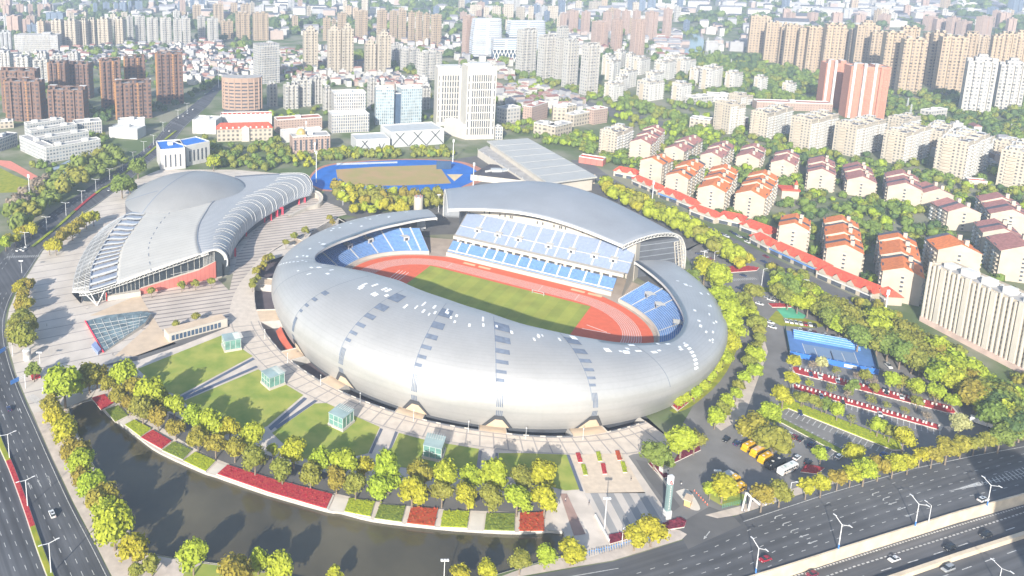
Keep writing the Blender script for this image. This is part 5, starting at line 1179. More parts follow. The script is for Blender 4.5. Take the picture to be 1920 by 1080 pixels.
# salmon pair, white pair
for x0, x1, yt, yb, lb in ((1543, 1592, 118, 203, 'left block of the salmon-red tower pair with white stair shafts'), (1588, 1660, 124, 222, 'right, larger block of the salmon-red tower pair with white stair shafts')):
    t = tower(x0, x1, yt, yb, 'red', lb, 'salmon tower pair', rot=-.22, depth=20, notches=2, wk=.74)
    D = 20; sc = FP/(P((x0+x1)/2, yb)-Vector((0, 0, CH))).length; Wd = (x1-x0)/sc*.74; h = HT((x0+x1)/2, yb, yt)
    for k in range(2 if x0 < 1560 else 3):
        mb = MB(); mb.box((-Wd*.42+k*Wd*.27, -D/2-.3, 0), (2.6, 2.4, h+3), M('white_shaft', (.56, .55, .53), .7)); mb.build('stair_shaft', t)
tower(1806, 1860, 114, 214, 'white', 'left tower of the white residential pair in front of the orange-beige rank', 'white tower pair at right', rot=-.45, depth=13, notches=3, crown='step', wk=.62)
tower(1870, 1917, 121, 206, 'white', 'right tower of the white residential pair in front of the orange-beige rank', 'white tower pair at right', rot=-.45, depth=13, notches=3, crown='step', wk=.62)

# far skyline fill
rk = random.Random(21); sky = []
for x0_, x1_, n_, ya, yb_ in ((0, 340, 20, 22, 70), (340, 600, 10, 20, 60), (600, 900, 10, 14, 52), (860, 1290, 26, 20, 64), (1440, 1920, 16, 18, 50)):
    for k in range(n_):
        x = rk.uniform(x0_, x1_); yb2 = rk.uniform(ya, yb_); wd_ = rk.uniform(8, 15); sky.append((x, x+wd_, yb2-rk.uniform(20, 32), yb2, rk.choice(('grey', 'cream', 'white', 'pink', 'beige', 'steel'))))
cluster(sky, 'cream', 'hazy slender tower scattered in the far skyline between the named ranks', 'hazy far skyline towers', notches=1)
cluster([(0, 24, 100, 140), (30, 60, 108, 150), (60, 90, 112, 155), (70, 92, 100, 138), (96, 118, 104, 140), (128, 150, 100, 128)], 'white', 'white mid-rise block behind the dark brick estate at the left edge', 'white blocks behind the brick estate', notches=2)
# ------------------------------------------------------------------ nearer buildings
m_or = two_tone('orange_roof_tiles', (.68, .215, .07), (.58, .175, .06), .6, rough=.8); m_ma = two_tone('maroon_roof_tiles', (.42, .19, .165), (.33, .15, .13), .6, rough=.8); m_sl = M('slate_roof', (.085, .09, .11), .8, var=.2, scale=.4); m_rd = two_tone('red_roof_tiles', (.62, .10, .055), (.50, .08, .05), .6, rough=.8)
m_slabw = M('cream_render', (.42, .37, .30), .85, var=.1, scale=.15, detail=6); m_win = M('dark_window', (.07, .08, .10), .2, var=.2, scale=.6, spec=.5)
def slab(gx, gyb, gw, gyt, fx, fy, rc, label, group):
    g = P(gx, gyb); h = max(11, HT(gx, gyb, gyt)); h = min(h, 30); f = P(fx, fy, h+2); sc = FP/(g-Vector((0, 0, CH))).length; Wd = max(10, gw/sc*.92)
    d = Vector((f.x-g.x, f.y-g.y, 0)); L = max(26, min(75, d.length)); a = atan2(d.y, d.x)-pi/2
    for k in range(4): q = g+d*((k+.5)/4); foot(q.x, q.y, Wd*.62)
    t = empty('apartment_block', (g.x, g.y, 0), label, 'apartment block', group, a)
    n = max(2, round(L/15)); ul = L/n; rm = {'O': m_or, 'M': m_ma}[rc]
    fw = facade('slab_side_wall', (.50, .44, .36), (.11, .11, .12), 3.1, 2.9, .45, .5)
    for k in range(n):
        y0 = k*ul; hz = h+(-.9 if k % 2 else 0); off = .5 if k % 2 else 0
        mb = MB(); mb.prism([(-Wd/2+off, y0), (Wd/2+off, y0), (Wd/2+off, y0+ul-.02), (-Wd/2+off, y0+ul-.02)], 0, hz, m_slabw if False else fw, m_sl)
        if k == 0:
            mb.poly([(-Wd/2, -.03, 0), (Wd/2, -.03, 0), (Wd/2, -.03, hz), (0, -.03, hz+Wd*.2), (-Wd/2, -.03, hz)], m_slabw)
        w0_ = mb.build('wall', t) if k == 0 else (mb.build('wall', t) and w0_)
        rh = Wd*.22; mb = MB(); ov = .7; mt = rm if (k+int(gx)) % 3 else m_sl
        for z_, yA, yB, mm in ((hz, y0-.5, y0+ul*.62, rm), (hz-.35, y0+ul*.62, y0+ul, mt)):
            mb.poly([(-Wd/2-ov+off, yA, z_-.3), (off, yA, z_+rh), (off, yB, z_+rh), (-Wd/2-ov+off, yB, z_-.3)][::-1], mm); mb.poly([(Wd/2+ov+off, yA, z_-.3), (off, yA, z_+rh), (off, yB, z_+rh), (Wd/2+ov+off, yB, z_-.3)], mm)
            mb.poly([(-Wd/2-ov+off, yA, z_-.3), (Wd/2+ov+off, yA, z_-.3), (off, yA, z_+rh)], m_slabw); mb.poly([(Wd/2+ov+off, yB, z_-.3), (-Wd/2-ov+off, yB, z_-.3), (off, yB, z_+rh)], m_slabw)
        rf_ = mb.build('roof', t)
        mb = MB(); mb.box((off+Wd*.2, y0+ul*.45, hz), (2.2, 2.6, rh+1.6), m_slabw, top=m_sl); mb.build('roof_house', rf_)
        for sx in (-1, 1):
            nf = int(hz/2.9)
            for yf, wf, dp_, mm in ((.3, .32, 1.2, m_slabw), (.78, .22, .9, m_trim)): mb = MB(); mb.stack((sx*Wd/2+off, y0+ul*yf, 0), (0, 1, 0), (sx, 0, 0), ul*wf, nf, 2.9, dp_, 1.1, mm); mb.build('balcony', t)
    for j in range(int(h/2.9)):
        mb = MB(); mb.box((0, -.12, j*2.9+1.1), (1.5, .22, 1.3), m_win); mb.box((0, -.3, j*2.9+2.5), (2.1, .6, .15), m_trim); mb.build('window', w0_)
    return t
SLABS = [(1198, 302, 36, 268, 1243, 222, 'M', 'maroon-roofed apartment slab nearest the white hall, highest of its file'), (1262, 307, 34, 281, 1300, 253, 'M', 'maroon-roofed slab just right of the one nearest the white hall'),
         (1218, 342, 40, 304, 1240, 290, 'O', 'short orange and slate roofed slab behind the first red shops'), (1266, 371, 38, 332, 1302, 297, 'O', 'orange-roofed slab, second from the white hall along the red shops'),
         (1330, 397, 44, 356, 1362, 308, 'O', 'bright orange-roofed slab, third along the red shops'), (1402, 409, 46, 367, 1434, 322, 'O', 'bright orange-roofed slab with a slate far end, fourth along the red shops'),
         (1330, 322, 34, 293, 1358, 264, 'M', 'maroon and slate roofed slab behind the third orange slab'), (1400, 318, 36, 296, 1415, 271, 'M', 'maroon-roofed slab behind the fourth orange slab'),
         (1465, 333, 36, 307, 1478, 282, 'M', 'maroon and slate roofed slab behind the small red chapel-like house'), (1536, 358, 38, 325, 1540, 292, 'M', 'narrow maroon and slate slab right of the small red chapel-like house'),
         (1612, 368, 40, 340, 1606, 305, 'M', 'maroon and slate slab in the middle of the back maroon row'), (1692, 385, 44, 353, 1690, 322, 'M', 'maroon slab next to last in the back maroon row'),
         (1755, 388, 42, 368, 1745, 350, 'M', 'short maroon-roofed block behind the double maroon block'), (1803, 433, 44, 398, 1780, 376, 'M', 'double maroon block stepped in two parts left of the right-edge maroon group'),
         (1890, 440, 48, 405, 1868, 366, 'M', 'upper maroon slab at the right edge'), (1872, 484, 46, 440, 1862, 412, 'M', 'middle maroon slab at the right edge with a shaded left wall'),
         (1912, 530, 56, 475, 1892, 440, 'M', 'lower long maroon slab at the right edge behind the big white apartment block'), (1482, 477, 42, 427, 1492, 400, 'O', 'slate and orange slab above the long red shop roof'),
         (1578, 514, 50, 470, 1577, 407, 'O', 'long orange and slate slab above the last red shop roof'), (1685, 567, 52, 514, 1680, 427, 'O', 'longest orange slab with yellow-stained end wall left of the big white block'),
         (1790, 532, 55, 472, 1774, 441, 'O', 'orange-roofed slab directly behind the big white apartment block')]
for q in SLABS: slab(*q, 'red-roofed apartment slabs')
# white mid-rise slabs on the right
def midslab(gx, gyb, gw, gyt, fx, fy, key, label, group, depthmax=60):
    """long flat-roofed slab seen end-on: end wall towards us, balconied flank to the right"""
    g = P(gx, gyb); h = HT(gx, gyb, gyt); f = P(fx, fy, h+2); sc = FP/(g-Vector((0, 0, CH))).length; Wd = max(9, gw/sc*.92)
    d = Vector((f.x-g.x, f.y-g.y, 0)); L = max(24, min(depthmax, d.length)); a = atan2(d.y, d.x)-pi/2; d.normalize(); d *= L
    for k in range(4): q = g+d*((k+.5)/4); foot(q.x, q.y, Wd*.65)
    t = empty('apartment_block', (g.x, g.y, 0), label, 'apartment block', group, a); n = max(2, round(L/14)); ul = L/n; fw = ftower(key); ew = ftower('slabw')
    for k in range(n):
        y0 = k*ul; o_ = (.0, .9)[k % 2]; hz = h-(0, 1.4, .4)[k % 3]
        mb = MB(); mb.prism([(-Wd/2+o_, y0), (Wd/2+o_, y0), (Wd/2+o_, y0+ul-.02), (-Wd/2+o_, y0+ul-.02)], 0, hz, fw if k else fw, m_roofw); mb.build('wall', t)
        mb = MB()
        for (cx, cy, dx, dy) in ((o_, y0+.2, Wd, .4), (o_+Wd/2-.2, y0+ul/2, .4, ul-.9), (o_-Wd/2+.2, y0+ul/2, .4, ul-.9)): mb.box((cx, cy, hz), (dx, dy, 1.2), m_slabw)
        mb.build('parapet', t)
        mb = MB(); mb.box((o_-Wd*.1, y0+ul*.5, hz), (Wd*.4, ul*.4, 3.2), fw, top=m_roofw); mb.box((o_+Wd*.3, y0+ul*.3, hz), (Wd*.2, ul*.2, 1.6), m_sl); mb.box((o_-Wd*.35, y0+ul*.75, hz), (Wd*.2, ul*.25, 1.9), m_trim); mb.build('roof_house', t)
        for yf, wf, dpt in ((.2, .26, 1.5), (.52, .16, 1.), (.8, .26, 1.5)):
            mb = MB(); mb.stack((Wd/2+o_, y0+ul*yf, 0), (0, 1, 0), (1, 0, 0), ul*wf, int(hz/3), 3., dpt, 1.2, m_trim); mb.build('balcony', t)
    mb = MB(); mb.stack((-Wd*.12, 0, 0), (1, 0, 0), (0, -1, 0), Wd*.3, int(h/3), 3., 1.4, 1.1, m_slabw); mb.build('balcony', t)
    return t
MIDR = [(1419, 260, 29, 211, 1473, 194), (1496, 279, 33, 222, 1553, 207), (1579, 290, 34, 233, 1641, 217), (1670, 306, 31, 248, 1724, 230), (1776, 331, 40, 264, 1828, 242), (1895, 352, 36, 286, 1932, 262)]
for i, q in enumerate(MIDR): midslab(*q, 'slab', f'long white mid-rise slab with cluttered roof, {ORD[i]} from the left along the ridge estate', 'white mid-rise slabs of the ridge estate')
for i, q in enumerate([(1676, 250, 24, 222, 1712, 212), (1742, 286, 26, 246, 1768, 226), (1818, 302, 28, 262, 1846, 248), (1350, 248, 32, 194, 1362, 190), (1880, 300, 26, 268, 1905, 255), (1138, 288, 34, 247, 1172, 232), (1376, 196, 24, 178, 1400, 172)]): midslab(*q, 'slab', f'shorter white slab at the rear of the ridge estate, {ORD[i]} noted from the salmon towers', 'rear white slabs of the ridge estate')
for i, (x0, x1, yt, yb) in enumerate(MIDS):
    w_ = x1-x0; midslab(x0+w_*.3, yb, w_*.5, yt+(yb-yt)*.12, x1-w_*.12, yt-2, 'white', 'white mid-rise slab in the central estate right of the tall white towers', 'white mid-rises of the central estate', 45)
# big apartment block at the right edge
p0, p1 = P(1728, 601), P(1960, 722); d = p1-p0; Lh = d.length; h = HT(1728, 599, 491); a = atan2(d.y, d.x)
t = empty('apartment_block', (p0.x, p0.y, 0), 'big white apartment block with vertical ribs cut by the right edge', 'apartment block', None, a); foot(*((p0+d*.3).xy), 16); foot(*((p0+d*.7).xy), 16); foot(*((p0+d*.1).xy), 14)
mb = MB(); mb.prism([(0, 0), (Lh, 0), (Lh, 15), (0, 15)], 0, h-1.2, facade('ribbed_block_wall', (.62, .56, .47), (.17, .155, .14), 1.9, 2.9, .62, .52), m_roofg); mb.build('wall', t)
mb = MB(); mb.box((Lh/2, -.7, 0), (Lh, 2., 3.0), M('pinkish_base', (.55, .42, .36), .85)); mb.build('shop_base', t)
x = 0; k = 0
while x < Lh:
    wv = (2.6 if k % 5 == 3 else .75); mb = MB(); mb.box((x+wv/2, -.55, 3.), (wv, 1.3, h-2.4-(1.2 if k % 2 else 0)), M('rib_white', (.53, .49, .42), .8, var=.06)); mb.build('wall_rib', t); x += wv+(1.9 if k % 5 != 2 else 1.2); k += 1
for k in range(6):
    mb = MB(); mb.box((6+k*Lh/6.2, 7, h-1.2), (random.uniform(4, 7), 5, random.uniform(2, 3.6)), m_trim, top=m_roofw)
    for j in range(4): mb.box((2+k*Lh/6.2+j*2.2, 12, h-1.2), (1.2, 1.2, 1.1), m_trim)
    mb.build('roof_house', t)
mb = MB()
for (cx, cy, dx, dy) in ((Lh/2, .2, Lh, .4), (Lh/2, 14.8, Lh, .4), (.2, 7.5, .4, 14.2)): mb.box((cx, cy, h-1.2), (dx, dy, 1.2), m_slabw)
mb.build('parapet', t)
# shops with red roofs along the street
SHOPS = [((1150, 330), (1192, 338), 11, 'red-tiled shop house nearest the white hall'), ((1184, 345), (1232, 366), 9, 'long red-tiled shop house, second from the white hall'), ((1234, 370), (1270, 383), 11, 'red shop house with a white gable, third from the white hall'), ((1268, 384), (1298, 396), 10, 'maroon-red shop house between two brighter red ones'),
         ((1292, 402), (1340, 420), 9, 'small red shop house with blue shop front'), ((1344, 418), (1392, 428), 13, 'red shop house with white gables facing the small car park'), ((1386, 432), (1440, 452), 14, 'broad red shop house at the corner of the small car park'), ((1405, 455), (1440, 474), 11, 'low red roof just below the small car park'),
         ((1441, 474), (1532, 516), 12, 'very long red-roofed shop row below the slate and orange slab'), ((1529, 520), (1636, 566), 14, 'very long red-roofed shop row, last along the street'), ((1640, 556), (1660, 572), 9, 'little red kiosk at the end of the shop street')]
for a_, b_, dp, lb in SHOPS:
    p, q = P(*a_), P(*b_); d = q-p; L = d.length; an = atan2(d.y, d.x); h = 5.5; foot(*((p+q)/2).xy, L*.5)
    t = empty('shop_house', (p.x, p.y, 0), lb, 'shop', 'red-roofed shops along the street', an)
    mb = MB(); mb.prism([(0, 0), (L, 0), (L, dp), (0, dp)], 0, h, m_slabw); mb.build('wall', t)
    mb = MB(); o_ = .8; rh = 3.6; e = min(3, L*.2)
    mb.poly([(-o_, -o_, h), (L+o_, -o_, h), (L-e, dp/2, h+rh), (e, dp/2, h+rh)], m_rd); mb.poly([(L+o_, dp+o_, h), (-o_, dp+o_, h), (e, dp/2, h+rh), (L-e, dp/2, h+rh)], m_rd); mb.poly([(-o_, dp+o_, h), (-o_, -o_, h), (e, dp/2, h+rh)], m_rd); mb.poly([(L+o_, -o_, h), (L+o_, dp+o_, h), (L-e, dp/2, h+rh)], m_rd); mb.build('roof', t)
    n = max(1, int(L/9))
    for k in range(n):
        x = (k+.5)*L/n; mb = MB(); mb.poly([(x-2.4, -.9, h-1), (x+2.4, -.9, h-1), (x+2.4, -.9, h+.4), (x, -.9, h+2.8), (x-2.4, -.9, h+.4)], m_slabw); mb.poly([(x-2.8, -1.1, h+.3), (x, -1.1, h+3.1), (x, 4, h+3.1), (x-2.8, 1.6, h+.3)], m_rd); mb.poly([(x+2.8, 1.6, h+.3), (x, 4, h+3.1), (x, -1.1, h+3.1), (x+2.8, -1.1, h+.3)], m_rd); mb.build('gable', t)
        mb = MB(); mb.box((x, -.1, .2), (L/n*.7, .3, 2.6), m_win); mb.build('shop_window', t)
    mb = MB(); mb.box((L/2, -.5, 3.1), (L*.96, .8, .9), random.choice((m_trim, m_trim, M('blue_fascia', (.12, .25, .55), .6)))); mb.build('shop_fascia', t)
def block(px0, px1, dp, h, key, label, cat='building', name='building', roof=None, par=True, group=None, wins=0, huts=1):
    """flat-roofed block by its front base line in the photo"""
    p, q = P(*px0), P(*px1); d = q-p; L = d.length; foot(*((p+q)/2+Vector((-d.y, d.x, 0))/L*dp/2).xy, max(L, dp)*.55)
    t = empty(name, (p.x, p.y, 0), label, cat, group, atan2(d.y, d.x)); mt = ftower(key) if isinstance(key, str) else key
    mb = MB(); mb.prism([(0, 0), (L, 0), (L, dp), (0, dp)], 0, h, mt, roof or m_roofg); mb.build('wall', t)
    if par:
        mb = MB()
        for (cx, cy, dx, dy) in ((L/2, .2, L, .4), (L/2, dp-.2, L, .4), (.2, dp/2, .4, dp-.8), (L-.2, dp/2, .4, dp-.8)): mb.box((cx, cy, h), (dx, dy, 1.), m_trim if not par == 2 else mt)
        mb.build('parapet', t)
    mb = MB()
    for k in range(huts): mb.box((L*(k+.5)/max(huts, 1), dp*.55, h), (min(6, L*.2), min(5, dp*.4), 2.8), m_trim, top=m_roofw)
    if huts: mb.build('roof_house', t)
    return t, L, h
# white twin office tower behind the hall
def ribbon_tower(px0, px1, dp, yt, label, cols, group):
    h = HT((px0[0]+px1[0])/2, (px0[1]+px1[1])/2, yt); t, L, h = block(px0, px1, dp, h, M('ivory_cladding', (.46, .44, .40), .7, var=.05), label, 'office tower', 'office_tower', m_roofw, 2, group, huts=0)
    wl_ = next(c for c in t.children if c.name.startswith('wall'))
    for k in range(cols):
        x = L*(.16+.68*(k+.5)/cols)
        for j in range(8):
            z0 = h*(.07+.105*j); mb = MB(); mb.box((x, -.05, z0), (L*.68/cols*.5, .3, h*.088), m_win); mb.build('window', wl_)
    for x in (L*.06, L*.94):
        for j in range(8): mb = MB(); mb.box((x, -.05, h*(.07+.105*j)), (L*.03, .3, h*.08), m_win); mb.build('window', wl_)
    mb = MB(); mb.box((L*.5, dp*.5, h), (L*.7, dp*.6, 3), m_trim); mb.build('roof_house', t)
    return t
ribbon_tower((872, 262), (926, 261), 24, 126, 'front shaft of the ivory twin office tower, nearer the white hall', 9, 'ivory twin office tower')
ribbon_tower((818, 236), (866, 236), 24, 130, 'rear left shaft of the ivory twin office tower', 7, 'ivory twin office tower')
block((832, 250), (872, 262), 12, 16, M('ivory_cladding', 0), 'low ivory podium joining the twin office shafts', 'podium', 'podium', m_roofw, huts=0)
block((928, 262), (942, 262), 12, 13, 'off', 'small columned annex right of the ivory twin tower')
# brown round-fronted block
g = P(453, 222); h = HT(453, 222, 147); sc = FP/(g-Vector((0, 0, CH))).length; R = 37/sc; foot(g.x, g.y+14, R*1.1)
t = empty('office_block', (g.x, g.y+14, 0), 'brown office block with a rounded front and banded windows beside the boulevard', 'office')
m_brown = M('brown_cladding', (.31, .22, .17), .8, var=.08); pts = [(R*sin(radians(q)), -R*.55*cos(radians(q))) for q in range(-88, 89, 8)]+[(R, 12), (-R, 12)]
mb = MB(); mb.prism([(x*.97, y*.97) for x, y in pts], 0, h-2, m_win, m_roofg); mb.build('glazed_wall', t)
for k in range(9):
    z = h*.2+k*(h*.8-6)/8.; mb = MB(); mb.prism(pts, z, z+2.6 if k < 8 else z+6, m_brown, m_roofg if k == 8 else m_brown, True); mb.build('floor_band', t)
for q in range(-80, 81, 20): mb = MB(); x, y = R*sin(radians(q)), -R*.55*cos(radians(q)); mb.box((x, y, h*.2), (1.6, 1.0, h*.78), m_brown); mb.build('wall_pier', t)
# blue-roofed white hall
t, L, h = block((302, 320), (348, 316), 34, 20, M('white_render', (.45, .445, .43), .8, var=.06), 'white hall with a bright blue roof beside the boulevard, left wing', 'hall', 'hall_building', M('blue_roof', (.02, .16, .55), .6, var=.1), huts=1)
for k in range(4): mb = MB(); mb.box((L*.2+k*L*.2, -.1, 3), (1.2, .3, 12), m_win); mb.build('window', t)
t, L, h = block((350, 312), (394, 302), 24, 20, M('white_render', 0), 'white hall with a bright blue roof beside the boulevard, right wing', 'hall', 'hall_building', M('blue_roof', 0), huts=0)
for k in range(5): mb = MB(); mb.box((L*.15+k*L*.17, -.1, 4), (1.6, .3, 11), m_win); mb.build('window', t)
# left school
wt = M('white_render', 0)
for k, (a_, b_) in enumerate((((88, 306), (190, 288)), ((72, 288), (168, 272)), ((60, 272), (146, 258)), ((52, 258), (122, 248)))):
    t, L, h = block(a_, b_, 11, 15, facade('school_wall', (.57, .57, .56), (.14, .17, .2), 3.2, 3.4, .6, .5), f'white school wing with long window bands, {ORD[k]} from the sports ground', 'school', 'school_wing', m_roofg, group='white school wings on the left', huts=2)
block((38, 282), (84, 304), 10, 15, facade('school_wall', 0, 0, 0, 0, 0, 0), 'white school cross wing closing the left ends of the long wings', 'school', 'school_wing')
block((0, 285), (34, 272), 14, 13, 'off', 'white school building with dark roof at the left edge', roof=m_sl)
block((142, 255), (192, 250), 18, 14, 'off', 'white building with a dark glass front left of the small white villa')
block((205, 258), (258, 262), 20, 11, wt, 'low white stepped building beside the boulevard crossing', roof=m_roofw)
block((222, 250), (272, 248), 14, 14, wt, 'upper white stepped building behind the low one at the crossing', roof=m_roofw)
block((0, 242), (26, 240), 10, 8, 'cream', 'small cream house at the left edge under the brick towers')
# red-roofed school in the middle
t, L, h = block((407, 266), (511, 263), 15, 14, 'cream', 'cream school with a long red hipped roof and white portico', 'school', 'school_building', par=False, huts=0)
mb = MB(); o_ = .6
mb.poly([(-o_, -o_, h), (L+o_, -o_, h), (L-4, 7, h+5.5), (4, 7, h+5.5)], m_rd); mb.poly([(L+o_, 15, h), (-o_, 15, h), (4, 7, h+5.5), (L-4, 7, h+5.5)], m_rd); mb.poly([(-o_, 15, h), (-o_, -o_, h), (4, 7, h+5.5)], m_rd); mb.poly([(L+o_, -o_, h), (L+o_, 15, h), (L-4, 7, h+5.5)], m_rd); mb.build('roof', t)
for k in range(9): mb = MB(); x = L*(k+.7)/9.4; mb.box((x, .9, h+.5), (1.8, 2, 1.9), m_trim, top=m_rd); mb.build('dormer', t)
mb = MB(); mb.prism([(L*.44, -2.5), (L*.58, -2.5), (L*.58, .2), (L*.44, .2)], 0, h+1, m_parap); mb.poly([(L*.43, -2.6, h+1), (L*.59, -2.6, h+1), (L*.51, -2.6, h+4)], m_parap); mb.build('portico', t)
t, L, h = block((414, 240), (510, 238), 14, 15, wt, 'rear school wing with a red dormered roof behind the cream school', 'school', 'school_building', m_rd, huts=0)
for k in range(11): mb = MB(); mb.box((L*(k+.5)/11, 1.2, h), (1.6, 1.6, 2), m_trim, top=m_rd); mb.build('dormer', t)
block((361, 250), (405, 252), 24, 15, wt, 'plain white gabled block left of the cream school', roof=m_roofw)
t, L, h = block((549, 288), (619, 284), 18, 17, 'pink', 'pink building with a golden dome on its left corner', 'building', 'domed_building', par=True, huts=1)
mb = MB(); N = 12
mb.grid([[(L*.25+5*cos(2*pi*i/N)*cos(j*pi/10), 6+5*sin(2*pi*i/N)*cos(j*pi/10), h+2+6*sin(j*pi/10)) for i in range(N+1)] for j in range(6)], M('gold_dome', (.6, .42, .16), .5, .4)); mb.box((L*.25, 6, h), (10, 10, 2.2), m_parap); mb.build('dome', t)
for k in range(7): mb = MB(); mb.box((L*(k+.5)/7, -.15, 3), (2, .3, 11), m_win); mb.build('window', t)
block((520, 250), (604, 244), 16, 15, 'pink', 'salmon school block with a rust-red roof terrace behind the domed pink building', roof=M('rust_roof', (.4, .16, .12), .85))
block((530, 268), (604, 262), 10, 12, wt, 'grey-white hall between the salmon school and the domed pink building', roof=m_roofw)
block((622, 250), (692, 247), 22, HT(655, 249, 216), 'off', 'white office podium under the white office slab left of the glass pair', 'office', 'office_block', m_roofw, huts=0)
block((626, 238), (686, 236), 20, HT(655, 238, 176), 'off', 'white office slab standing on its podium left of the glass pair', 'office', 'office_block', m_roofw)
glf = facade('pale_glass_wall', (.50, .56, .58), (.16, .22, .27), 2.4, 3.6, .6, .7)
for k, (a_, b_) in enumerate((((704, 234), (738, 234)), ((752, 233), (790, 231)))):
    block(a_, b_, 20, HT(720, 234, 168), glf, ('left' if k == 0 else 'right')+' half of the pale glass office pair behind the crossed-beam hall', 'office', 'office_tower', m_roofw, group='pale glass office pair')
block((738, 232), (752, 232), 16, HT(745, 232, 176), m_glass, 'dark glass link between the two pale glass office halves', 'office', 'office_link', huts=0)
# halls with crossed dark beams
m_pan = M('pale_panel', (.44, .455, .455), .6, var=.05); m_zinc = M('zinc_roof', (.50, .52, .52), .5, .2, var=.06)
for a_, b_, dp, lb, nx in (((668, 283), (731, 280), 26, 'pale grey hall on dark legs behind the running field, left one', 2), ((733, 277), (832, 270), 34, 'pale grey hall with dark crossed beams on its front, right one', 3)):
    p = P(*a_); h = HT((a_[0]+b_[0])/2, (a_[1]+b_[1])/2, 262 if nx == 2 else 246)
    t, L, h = block(a_, b_, dp, h, m_pan, lb, 'hall', 'panel_hall', m_zinc, True, 'pale halls with dark beams', huts=0)
    for k in range(nx):
        x = L*(k+.5)/nx
        for s_ in (1, -1):
            mb = MB(); w_ = L*.16; mb.poly([(x-s_*w_-.7, -.15, .5), (x-s_*w_+.7, -.15, .5), (x+s_*w_*.5+.7, -.15, h-.5), (x+s_*w_*.5-.7, -.15, h-.5)] if nx == 3 or k == 0 else [(x-.5, -.15, .5), (x+.5, -.15, .5), (x+s_*w_*.5+.7, -.15, h*.6), (x+s_*w_*.5-.5, -.15, h*.6)], m_under); mb.build('crossed_beam', t)
# long white training hall
q = [P(913, 264, 14), P(990, 259, 14), P(1120, 331, 14), P(1028, 343, 14)]
c = sum(q, Vector())/4; t = empty('training_hall', (c.x, c.y, 0), 'long white hall with a flat pale metal roof behind the grandstand', 'hall'); foot(c.x, c.y, 45)
def chc(mb, name, t=t, c=c):
    o = mb.build(name); o.parent = t; o.matrix_parent_inverse = Matrix.Translation(-Vector((c.x, c.y, 0))); return o
mb = MB(); rf = M('pale_metal_roof', (.45, .445, .42), .55, .15, var=.05, scale=.1); mb.prism([(v.x, v.y) for v in q], 12.6, 14, rf, base=True)
for i in range(1, 7):
    a_, b_ = q[0].lerp(q[3], i/7), q[1].lerp(q[2], i/7); mb.tube(a_, b_, .3, .3, rf, 4)
chc(mb, 'roof')
mb = MB(); qi = [c+(v-c)*.93 for v in q]; mb.prism([(v.x, v.y) for v in qi], 0, 12.6, m_parap); chc(mb, 'wall')
ex = [P(896, 280, 8), P(913, 272, 8), P(1028, 350, 8), P(1008, 352, 8)]
mb = MB(); mb.prism([(v.x, v.y) for v in ex], 0, 7.5, m_parap, m_roofg)
for i in range(10): v = ex[0].lerp(ex[3], i/9); mb.tube((v.x, v.y, 7.5), (v.x, v.y, 9), .2, .2, m_trim, 4)
chc(mb, 'side_terrace')
mb = MB(); a_, b_ = P(1040, 352, 0), P(1115, 345, 0)
mb.poly([(a_.x, a_.y, .5), (b_.x, b_.y, .5), (b_.x, b_.y, 9), (a_.x, a_.y, 9)], M('tan_wall', (.55, .45, .34), .8)); chc(mb, 'end_panel')
# black low building
q = [P(882, 338), P(985, 350), P(968, 322), P(918, 318)]; c = sum(q, Vector())/4
t = empty('low_hall', (c.x, c.y, 0), 'low building with a dark flat roof between field and white hall', 'building'); foot(c.x, c.y, 20)
mb = MB(); mb.prism([(v.x, v.y) for v in q], 0, 5.5, m_parap, M('black_roof', (.07, .065, .075), .85, var=.2)); chc(mb, 'wall', t, c)
mb = MB(); mb.box((c.x-4, c.y, 5.5), (9, 6, 2.4), m_zinc); mb.box((c.x+5, c.y+2, 5.5), (10, 5, 1.6), m_zinc, .4)
for k in range(6): mb.box((c.x-14+k*1.6, c.y-3+k*.9, 5.5), (1.6, 1.2, 1.5), m_trim, .5)
chc(mb, 'roof_plant', t, c)
# second athletics field
sheet('running_field', smooth([(577, 345), (583, 327), (605, 311), (660, 303), (760, 298), (840, 300), (885, 308), (910, 323), (905, 338), (880, 350), (840, 362), (700, 362), (600, 358)], 4), .07, M('orange_track', (.42, .19, .13), .9))
sheet('running_field', smooth([(580, 345), (587, 328), (610, 313), (662, 305), (760, 300), (835, 302), (872, 309), (895, 322), (892, 336), (870, 348), (830, 360), (700, 360), (605, 355)], 4), .10, M('blue_track', (.012, .13, .46), .8, var=.12, scale=.1))
sheet('dry_pitch', [(630, 318), (700, 313), (822, 309), (846, 344), (760, 348), (655, 349), (632, 332)], .13, two_tone('dry_grass', (.40, .27, .13), (.33, .28, .10), .06, lo=.35, hi=.65))
sheet('sand_patch', [(838, 327), (868, 327), (852, 340)], .13, m_sand)
sheet('pale_strip', [(631, 306), (745, 303), (745, 306), (631, 310)], .13, M('white_strip', (.6, .62, .64), .8))
mb = MB(); g = P(832, 317); mb.box((g.x, g.y, 0), (14, 1.5, 8), M('navy_screen', (.03, .07, .14), .6)); tag(mb.build('batting_screen'), 'dark blue netted screen at the right end of the blue running field', 'screen')
# left sports ground
sheet('left_pitch', [(-5, 362), (-5, 312), (30, 330), (70, 345), (40, 360)], .07, m_grass2)
sheet('left_track', [(-5, 300), (20, 302), (78, 335), (66, 342), (30, 322), (-5, 308)], .09, m_track2)
sheet('left_court', [(92, 318), (130, 300), (145, 312), (110, 332)], .09, M('grey_blue_court', (.26, .33, .40), .9))
